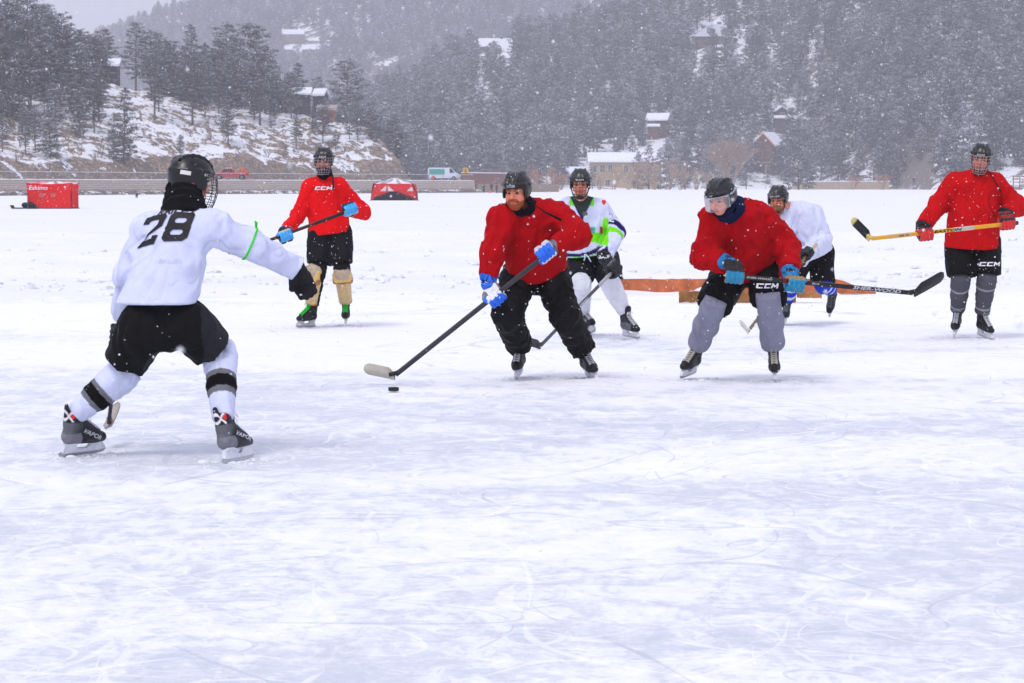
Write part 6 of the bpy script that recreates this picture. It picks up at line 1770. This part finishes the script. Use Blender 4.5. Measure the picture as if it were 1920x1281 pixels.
g = find_hill(1440, 322, D0=600); house('timber_house', g, 7.2, 8, 8.6, 3.6, S(100, 72, 58), 'timber house with an orange gable and bright white roof behind the crouching players', 'y', wins=((-1.4, 4.0, 1.3, 2.2), (1.4, 6.6, 1.2, 1.4)), rot=-.5, trim=S(206, 132, 70), gablec=S(120, 78, 52), over=.8, deck=(-3.4, 3.4, 1.6))
g = A(*(at(1172, 350, 742)[:2]), -.1); rl = house('lodge', g, 21.5, 12, 8.6, 2.4, S(168, 146, 112), 'long tan two storey lodge with a white roof on the far shore', 'x', wins=((-9.4, 5.2, .9, 2.2), (-7.1, 5.2, 1.5, 2.2), (-4.8, 5.2, 1.2, 2.2), (-8.2, 1.2, 1.3, 1.8), (-5.6, 1.2, 1.3, 1.8), (0, 5.2, 1.3, 2.), (3.5, 5.2, 1.3, 2.), (7, 5.2, 1.3, 2.)), over=.9)
g2 = g + A(-14.2, -2.5, 0); house('side_building', g2, 7.0, 6, 4.6, 2.0, S(150, 130, 104), 'low snow roofed building at the left end of the tan lodge', 'x', cat='building', wins=((0, 1.2, 1.3, 1.5),))
for (px, row, w, d, hw, hr, lb, cl) in ((553, 80, 15, 8, 3.6, 3.0, 'long white roofed house highest on the misty far mountain', S(120, 104, 96)), (539, 106, 9, 7, 3.0, 2.4, 'left of two small roofs under the highest misty house', S(124, 104, 92)), (583, 104, 9, 7, 2.6, 3.0, 'right of two small roofs under the highest misty house', S(110, 98, 92)), (722, 134, 6, 5, 2, 2, 'tiny white roof in the misty gap right of the round crowned pine', S(110, 98, 92))):
    g = find_hill(px, row, mounth, 1500, 2150)
    k_ = g[1] / 1650.
    house('distant_house', g + A(0, -4, .5), w * k_, d * k_, hw * k_, hr * k_, cl, lb, 'x', wins=((-w * .25, .8, 1.6, 1.4), (w * .2, .8, 1.6, 1.4)))
def left_house(px, row, t, *a, **k):
    g = ground_left(px, t); X = g[0]; D = g[1]; z = at(px, row, D)[2]
    return house('cabin', A(X, D, z), *a, **k)
left_house(213, 151, 98, 2.5, 5, 2.6, 1.0, S(54, 52, 58), 'dark cabin with a white roof between the pines high on the left bank', 'x', rot=.05)
left_house(603, 190, 60, 2.0, 2.4, 1.1, .9, S(64, 62, 68), 'dark cabin with a bright slanting roof before the round crowned pine', 'x', rot=-.3, over=.25)
left_house(508, 192, 70, 4.8, 5, 1.2, 1.0, S(46, 44, 50), 'low dark roofed cabin under the right twin pine', 'x', roofc=S(70, 68, 74), rot=.1)
left_house(560, 190, 66, 4.4, 4, 1.3, .9, S(70, 66, 72), 'half hidden cabin with patchy snow on its roof between two cabins', 'x')
left_house(615, 226, 44, 2.6, 3, 1.9, .5, S(150, 92, 66), 'orange brown shed on the bank under the round crowned pine', 'x', roofc=S(165, 150, 146))

# ---- bare trees ----------------------------------------------------------
def bare_tree(name, base, h, seed, label, col, group=None, n0=5, spread=.5, cat='tree', depth=4):
    rg = random.Random(seed); r = empty(name, base, label, cat, group); T = MB(); B = MB()
    def grow(p, d, L, rad, k):
        q = p + d * L; m_ = (p + q) / 2 + A(rg.gauss(0, 1), rg.gauss(0, 1), 0) * L * .05
        (T if k == 0 else B).tube([p, m_, q], [rad, rad * .85, rad * .65], np.array(col) * rg.uniform(.8, 1.25), 4 if k else 6, cap=False)
        if k >= depth: return
        for i in range(rg.choice((2, 3, 3)) + (1 if k > 1 else 0)):
            e = nrm(d + A(rg.gauss(0, 1), rg.gauss(0, 1), rg.gauss(.25, .4)) * spread); grow(p + (q - p) * rg.uniform(.55, 1), e, L * rg.uniform(.55, .85), rad * .62, k + 1)
    for i in range(n0):
        a = rg.uniform(0, 6.28); d = nrm(A(math.cos(a) * .35, math.sin(a) * .35, 1)); grow(np.asarray(base, float) + A(math.cos(a), math.sin(a), 0) * .04 * h, d, h * .34, h * .013, 0)
    T.build('trunk', 'bark', r); B.build('branches', 'bark', r)
TANB = S(158, 136, 118); ORB = S(160, 118, 92)
bare_tree('bare_willow', at(1370, 352, 650) * A(1, 1, 0), 15.5, 1, 'big bare spreading tan willow above the helmet of the grey sweatpants player', TANB, n0=9, spread=.40, depth=5)
for i, (px, D, h) in enumerate([(1124, 640, 6), (1150, 650, 9), (1178, 636, 7.5), (1203, 655, 11), (1228, 640, 9), (1252, 645, 12), (1276, 638, 8), (1305, 650, 9), (1330, 640, 7)]):
    bare_tree('bare_shrub', at(px, 352, D) * A(1, 1, 0), h, 30 + i, 'bare tan shrub on the shore before the tan lodge', TANB, 'bare shrubs before the lodge', n0=7, spread=.45, cat='shrub', depth=3)
for i, (px, D, h) in enumerate([(905, 640, 6), (935, 640, 7), (962, 620, 7), (1000, 600, 7.5), (1030, 600, 8), (1052, 610, 6), (1600, 655, 5), (1655, 640, 6)]):
    bare_tree('bare_shrub', at(px, 352, D) * A(1, 1, 0), h, 50 + i, 'rusty brown bare shrub behind the low walls on the far shore', ORB, 'rusty shrubs on the far shore', n0=8, spread=.5, cat='shrub', depth=3)
rs = random.Random(3)
for i in range(60):
    px = rs.uniform(20, 740); t = rs.uniform(3, 30); g = ground_left(px, t)
    bare_tree('bare_shrub', g - A(0, 0, .1), rs.uniform(1.2, 2.6), 90 + i, 'low frosted brush on the rocky bank above the road', S(128, 112, 104), 'brush on the left bank', n0=7, spread=.6, cat='shrub', depth=2)

# ---- ice fishing tents -----------------------------------------------------
def hub_tent(px, row, w, h, d, label, col, style):
    D = gd(row); c = A((px - 960) / FPX * D, D, .05); r = empty('ice_tent', c, label, 'tent')
    n = 13; V = []; C = []; MBt = MB()
    def side(a, b, col):                     # one wall between ground corners a and b, pulled in at its hub
        a = np.asarray(a, float); b = np.asarray(b, float); N = nrm(np.cross(b - a, A(0, 0, 1))); V = []; 
        for j in range(n):
            v = j / (n - 1)
            for i in range(n):
                u = i / (n - 1); fl = 1 + (.05 if style == 0 else -.10) * (v ** 1.5)
                mid = (a + b) / 2; x = mid + ((a - mid) * (1 - u) + (b - mid) * u) * (fl - (.06 if style == 0 else 0) * math.sin(v * math.pi))
                ctr = A(0, 0, 0); x = x * A(fl, fl, 1) if style else x
                hub = (.10 if style == 0 else -.10) * (1 - max(abs(u - .5), abs(v - .5)) * 2)
                top = h * (1 - .05 * math.sin(u * math.pi)) if style == 0 else h * .74
                V.append(c + x - N * hub + A(0, 0, v * top))
        F = [[j * n + i, j * n + i + 1, (j + 1) * n + i + 1, (j + 1) * n + i] for j in range(n - 1) for i in range(n - 1)]
        return np.array(V), np.array(F)
    P4 = [A(-w / 2, -d / 2, 0), A(w / 2, -d / 2, 0), A(w / 2, d / 2, 0), A(-w / 2, d / 2, 0)]
    tops = []
    for k in range(4):
        Vs, Fs = side(P4[k], P4[(k + 1) % 4], col)
        cc = np.tile(col, (len(Vs), 1)).astype(float)
        if style == 1:
            u = np.tile(np.arange(n) / (n - 1), n); v = np.repeat(np.arange(n) / (n - 1), n)
            sk = v < .52 * np.sin(np.clip(u, 0, 1) * math.pi) ** .7; cc[sk] = S(34, 34, 40)
        MBt.add(Vs, [Fs], cc); tops.append(Vs[-n:])
    wl = MBt.build('tent_wall', 'cloth', r, True); ORG[wl.name] = ORG[r.name]
    m = MB(); apex = c + A(0, 0, h * (1.03 if style == 0 else 1.0))
    for tp in tops:
        mid = [(t * .55 + apex * .45) + A(0, 0, .05 * h) for t in tp]
        Vt = np.vstack([tp, mid, apex[None]]); F = [[i, i + 1, n + i + 1, n + i] for i in range(n - 1)]; F3 = [[n + i, n + i + 1, 2 * n] for i in range(n - 1)]
        rg = np.random.default_rng(3)
        ccm = np.tile(col * .9 if style == 0 else S(128, 130, 142), (len(Vt), 1)).astype(float); sn = rg.random(len(Vt)) < .55; ccm[sn] = S(225, 228, 238)
        m.add(Vt, [np.array(F), np.array(F3)], ccm)
    m.build('tent_roof', 'cloth', r, True)
    if style == 0:
        decal('lettering', text_polys('Eskimo', .34, .15, .012), wl, c + A(-w * .25, -d / 2, h * .80), A(1, 0, 0), A(0, 0, 1), S(235, 235, 240), wl, sx=1.1, lift=.02, seg=.3, reach=.8)
        for (x, z) in ((-.18, .52), (.08, .52)): decal('window', flat_bm([[(-.14, -.12), (.14, -.12), (.14, .12), (-.14, .12)]]), wl, c + A(w * x, -d / 2, h * z), A(1, 0, 0), A(0, 0, 1), S(188, 96, 88), wl, lift=.02, seg=.3, reach=.8)
    else:
        for (x, q) in ((-.22, 1), (-.06, -1), (.36, 1)): decal('window', flat_bm([[(-.3 * q, -.22), (.25 * q, -.22), (.25 * q, .28)]]), wl, c + A(w * x, -d / 2, h * .52), A(1, 0, 0), A(0, 0, 1), S(205, 190, 195), wl, lift=.03, seg=.3, reach=.8)
    m = MB(); m.box(c + A(-w * .52, -d * .52, -.02), c + A(w * .52, d * .52, .04), S(60, 40, 42)); m.build('ground_skirt', 'matte', r)
    return c
ct = hub_tent(101, 393, 2.55, 1.50, 2.3, 'red square ice tent with white lettering and snow on its roof', S(222, 30, 30), 0)
hub_tent(740, 377, 4.0, 1.98, 3.6, 'red ice tent with dark arched skirt and grey roof', S(205, 38, 42), 1)
m = MB(); c = ct + A(-1.35, -1.9, 0); r = empty('sled', c, 'black gear sled lying against the left ice tent', 'sled')
m.prism([(-.6, .02), (-.7, .22), (-.62, .22), (-.55, .08), (.7, .08), (.78, .20), (.84, .20), (.76, .02)], (c, A(1, 0, 0), A(0, 0, 1), A(0, -1, 0)), -.35, .35, S(26, 26, 30)); m.build('tub', 'paint', r)
g = SDF(h=.04, k=.06)
for (x, y, z, q) in ((.1, 0, .22, .20), (.35, .1, .26, .22), (.55, -.05, .20, .17)): g.ell(c + A(x, y, z), (q, q, q * .8), S(40, 40, 44))
g.build('gear_bags', 'cloth', r)

# ---- distant people ---------------------------------------------------------
def far_person(px, row, hpx, coat, legs, label, D=None, sit=False, z0=.06, hat=S(40, 40, 46), yaw=0.):
    D = D or gd(row); c = A((px - 960) / FPX * D, D, z0); H_ = hpx / FPX * D; s = H_ / 1.75
    r = empty('person', c, label, 'person', 'distant people on the ice')
    cy, sy = math.cos(yaw), math.sin(yaw)
    q = lambda x, y, z: c + A(x * cy - y * sy, x * sy + y * cy, z) * s
    hz = -.45 if sit else 0.
    b = SDF(h=.028 * s, k=.04 * s); sk = SKIN
    b.ell(q(0, 0, 1.62 + hz), A(.085, .10, .125) * s, sk); b.cone(q(0, 0, 1.42 + hz), q(0, 0, 1.55 + hz), .06 * s, .055 * s, sk); b.ell(q(0, -.10, 1.60 + hz), A(.02, .03, .02) * s, sk)
    b.cone(q(0, 0, 1.38 + hz), q(0, 0, .95 + hz), .13 * s, .12 * s, sk)
    HP = [q(x, 0, .92 + hz) for x in (-.09, .09)]
    KN = [q(-.13, -.38 if sit else -.03, .50), q(.13, -.38 if sit else .02, .50)]; FT = [q(-.15, -.40 if sit else .0, .06), q(.14, -.38 if sit else .03, .06)]
    SH = [q(x, 0, 1.38 + hz) for x in (-.19, .19)]; EL = [q(-.27, -.06, 1.12 + hz), q(.27, -.08, 1.12 + hz)]; HD = [q(-.22, -.24, .95 + hz), q(.16, -.28, 1.05 + hz)]
    for i in (0, 1):
        b.cone(HP[i], KN[i], .07 * s, .05 * s, sk); b.cone(KN[i], FT[i], .05 * s, .04 * s, sk); b.cone(SH[i], EL[i], .045 * s, .04 * s, sk); b.cone(EL[i], HD[i], .04 * s, .035 * s, sk)
    b.build('body', 'skin', r)
    j = SDF(h=.026 * s, k=.05 * s); j.cone(q(0, 0, 1.36 + hz), q(0, 0, .86 + hz), .19 * s, .21 * s, coat, flat='b'); j.cone(SH[0], SH[1], .09 * s, .09 * s, coat)
    for i in (0, 1): j.cone(SH[i], EL[i], .085 * s, .075 * s, coat); j.cone(EL[i], EL[i] + (HD[i] - EL[i]) * .8, .07 * s, .06 * s, coat)
    j.build('jacket', 'cloth', r)
    t = SDF(h=.026 * s, k=.03 * s)
    for i in (0, 1): t.cone(HP[i], KN[i], .11 * s, .09 * s, legs); t.cone(KN[i], FT[i] + A(0, 0, .06 * s), .088 * s, .075 * s, legs)
    t.build('trousers', 'cloth', r)
    t = SDF(h=.024 * s, k=.02 * s)
    for i in (0, 1): t.cone(FT[i] + A(0, .05 * s, 0), FT[i] - A(0, .14 * s, .01), .055 * s, .045 * s, S(30, 28, 28), k=0)
    t.build('boots', 'leather', r)
    t = SDF(h=.022 * s, k=.02 * s); t.ell(q(0, .01, 1.69 + hz), A(.11, .12, .10) * s, hat); t.box(q(0, -.1, 1.60 + hz), A(.12, .1, .06) * s, .02, None, op='s', k=0); t.build('hat', 'cloth', r)
far_person(907, 363, 17, S(72, 84, 104), S(58, 66, 84), 'leftmost of three tiny people standing by the tan wall, in slate blue', yaw=.5)
far_person(922, 362.5, 19, S(54, 66, 92), S(112, 92, 78), 'middle tiny person by the tan wall, navy coat and tan trousers', yaw=-.4, hat=S(150, 60, 50))
far_person(931, 363.5, 18, S(58, 58, 74), S(62, 66, 84), 'rightmost of three tiny people by the tan wall, in dark clothes', yaw=.9)
far_person(258, 373, 15, S(70, 76, 92), S(66, 72, 84), 'tiny person sitting on the ice below the stone wall at left', sit=True, hat=S(190, 110, 70))
gm = find_hill(1712, 347, D0=560); far_person(1712, 347, 14, S(52, 58, 76), S(48, 84, 128), 'tiny person in dark coat and blue trousers walking on the right shore', D=float(gm[1]), z0=float(gm[2]))
c = at(919, 362, 388) * A(1, 1, 0) + A(0, 0, .06); r = empty('bucket', c, 'small orange bucket between the tiny people', 'bucket'); m = MB(); m.tube([c, c + A(0, 0, .4)], [.15, .2], S(225, 95, 60), 12); m.build('bucket_body', 'paint', r)
c = at(943, 362, 392) * A(1, 1, 0) + A(0, 0, .06); r = empty('sled', c, 'tiny dark sled on the ice right of the three tiny people', 'sled'); m = MB(); m.prism([(-.8, .05), (-.95, .3), (-.8, .26), (-.7, .12), (.7, .12), (.9, .34), (.95, .3), (.8, .05)], (c, A(1, 0, 0), A(0, 0, 1), A(0, -1, 0)), -.3, .3, S(50, 66, 80)); m.build('tub', 'paint', r)

# ---- boards lying at the rink edge -------------------------------------------
def board(name, a, b, hh, th, col, label, seed, cat='board', taper=False):
    a = np.asarray(a, float); b = np.asarray(b, float); t = nrm(b - a); L = np.linalg.norm(b - a); y = nrm(np.cross(A(0, 0, 1), t)); rg = np.random.default_rng(seed)
    V = []; n = 40; o = []
    for i in range(n + 1):
        x = L * i / n; j = rg.normal(size=4) * .003; top = hh * (1 if not taper or x < L - .5 else max(.12, (L - x) / .5))
        for (yy, zz) in ((-th / 2, 0), (-th / 2, top - .004), (-th / 2 + .005, top), (th / 2 - .005, top), (th / 2, top - .004), (th / 2, 0)): V.append(a + t * x + y * (yy + j[0] * .5) + A(0, 0, zz + j[1]))
    F = [[i * 6 + k, i * 6 + (k + 1) % 6, (i + 1) * 6 + (k + 1) % 6, (i + 1) * 6 + k] for i in range(n) for k in range(6)]
    e = n * 6; F += [[0, 3, 2, 1], [0, 5, 4, 3], [e, e + 1, e + 2, e + 3], [e, e + 3, e + 4, e + 5]]
    o = put(name, V, [np.array(F)], col, 'wood', None, False, (a + b) / 2); tag(o, label, cat); return o
a = at(1165, 540, 32.3); b = at(1642, 538, 32.1); a[2] = -.01; b[2] = .0
board('wooden_board', a, b, .20, .045, S(182, 104, 66), 'long orange brown plank half buried in snow behind the players at right', 4, taper=True)
a = at(1273, 563, 29.8); b = at(1492, 560, 29.75); a[2] = b[2] = .0
board('wooden_beam', a, b, .135, .10, S(138, 94, 52), 'weathered rough beam lying before the long plank', 5, 'beam')
a = at(1494, 556, 29.78); b = at(1541, 555, 29.74); a[2] = b[2] = .055
board('wooden_beam', a, b, .075, .09, S(160, 112, 68), 'short raised end piece at the right end of the weathered beam', 6, 'beam')
# snow clods on the rough snow beyond the rink
rg = np.random.default_rng(8); nC = 800
cy_ = 30.5 + rg.gamma(1.6, 6.5, nC); cx_ = (rg.random(nC) - .5) * 2 * (.24 * cy_ + 2); keep = cy_ < 62; cy_ = cy_[keep]; cx_ = cx_[keep]
cz_ = snowh(cx_, cy_); cr_ = rg.gamma(2., .014, len(cx_)) + .008
ic = bmesh.new(); bmesh.ops.create_icosphere(ic, subdivisions=2, radius=1.); iv = np.array([v.co[:] for v in ic.verts]); it_ = np.array([[v.index for v in f.verts] for f in ic.faces]); ic.free()
Vc = (np.stack([cx_, cy_, cz_], -1)[:, None] + iv[None] * (1 + .25 * rg.normal(size=(len(cx_), len(iv), 1))) * (cr_[:, None] * np.array([[1.3, 1.1, .7]]))[:, None]).reshape(-1, 3)
Fc = (it_[None] + (np.arange(len(cx_)) * len(iv))[:, None, None]).reshape(-1, 3)
K_s = np.array(SKATES)
n2 = 70 * len(K_s); sk_ = np.repeat(K_s, 70, 0); ang = rg.random(n2) * 6.28; rad_ = rg.gamma(1.3, .05, n2)
P2 = sk_ + np.stack([np.cos(ang) * rad_ * 1.6, np.sin(ang) * rad_, 0 * ang], -1); P2[:, 2] = iceh(P2[:, 0], P2[:, 1]) + .002; r2 = rg.gamma(2, .0022, n2) + .002
V2 = (P2[:, None] + iv[None] * (r2[:, None] * np.array([[1.5, 1.2, .6]]))[:, None]).reshape(-1, 3); F2 = (it_[None] + (np.arange(n2) * len(iv))[:, None, None]).reshape(-1, 3)
me2 = mesh_np('ice_shavings', V2, [F2], None, 'snow', True); o2 = link('ice_shavings', me2); tag(o2, 'white ice shavings scraped up round the skate blades', 'snow', None, 'stuff')
me_ = mesh_np('snow_clods', Vc, [Fc], None, 'snow', True); oc = link('snow_clods', me_); tag(oc, 'lumps of snow scattered over the rough snow beyond the rink', 'snow', None, 'stuff')
# ------------------------------------------------------------------ haze
hb_ = MB(); hb_.box((-2900, -60, -3.2), (2900, 2700, 330), (1, 1, 1))
hm_, ht, hbs = newmat('haze_air')
ht.nodes.remove(hbs)
pv = nd(ht, 'ShaderNodeVolumePrincipled'); pv.inputs['Color'].default_value = (.93, .935, 1.0, 1); pv.inputs['Density'].default_value = .00036; pv.inputs['Anisotropy'].default_value = .1
ht.links.new(pv.outputs[0], ht.nodes['Material Output'].inputs['Volume'])
M['haze'] = hm_
hz = hb_.build('haze', 'haze'); tag(hz, kind='stuff')

# ------------------------------------------------------------------ falling snow
rg = np.random.default_rng(77); F_ = []
def flakes(n, y0, y1, r0, r1, pw):
    y = (y0 ** pw + rg.random(n) * (y1 ** pw - y0 ** pw)) ** (1 / pw)
    x = (rg.random(n) - .5) * 2 * (.24 * y + .5); z = rg.random(n) * (1.45 + .085 * y + .15) 
    r = rg.uniform(r0, r1, n) * rg.uniform(.6, 1.2, n)
    return np.stack([x, y, z], -1), r
parts_ = [flakes(420, 1.4, 7, .0022, .0038, 2.8), flakes(22000, 6, 32, .0022, .0042, 3), flakes(9000, 32, 90, .003, .006, 2.4)]
P_ = np.concatenate([a for a, b in parts_]); r_ = np.concatenate([b for a, b in parts_]); n_ = len(P_)
o6 = np.array([[1, 0, 0], [-1, 0, 0], [0, 1, 0], [0, -1, 0], [0, 0, 1], [0, 0, -1]], float)
f8 = np.array([[0, 2, 4], [2, 1, 4], [1, 3, 4], [3, 0, 4], [2, 0, 5], [1, 2, 5], [3, 1, 5], [0, 3, 5]])
V_ = (P_[:, None, :] + o6[None] * r_[:, None, None] * rg.uniform(.6, 1.2, (n_, 1, 3))).reshape(-1, 3)
Fk = (f8[None] + (np.arange(n_) * 6)[:, None, None]).reshape(-1, 3)
me_ = mesh_np('falling_snow', V_, [Fk], np.tile(A(.88, .89, .93), (len(V_), 1)), 'flake', True)
fs = link('falling_snow', me_); tag(fs, 'snowflakes drifting down over the players', 'snow', None, 'stuff')
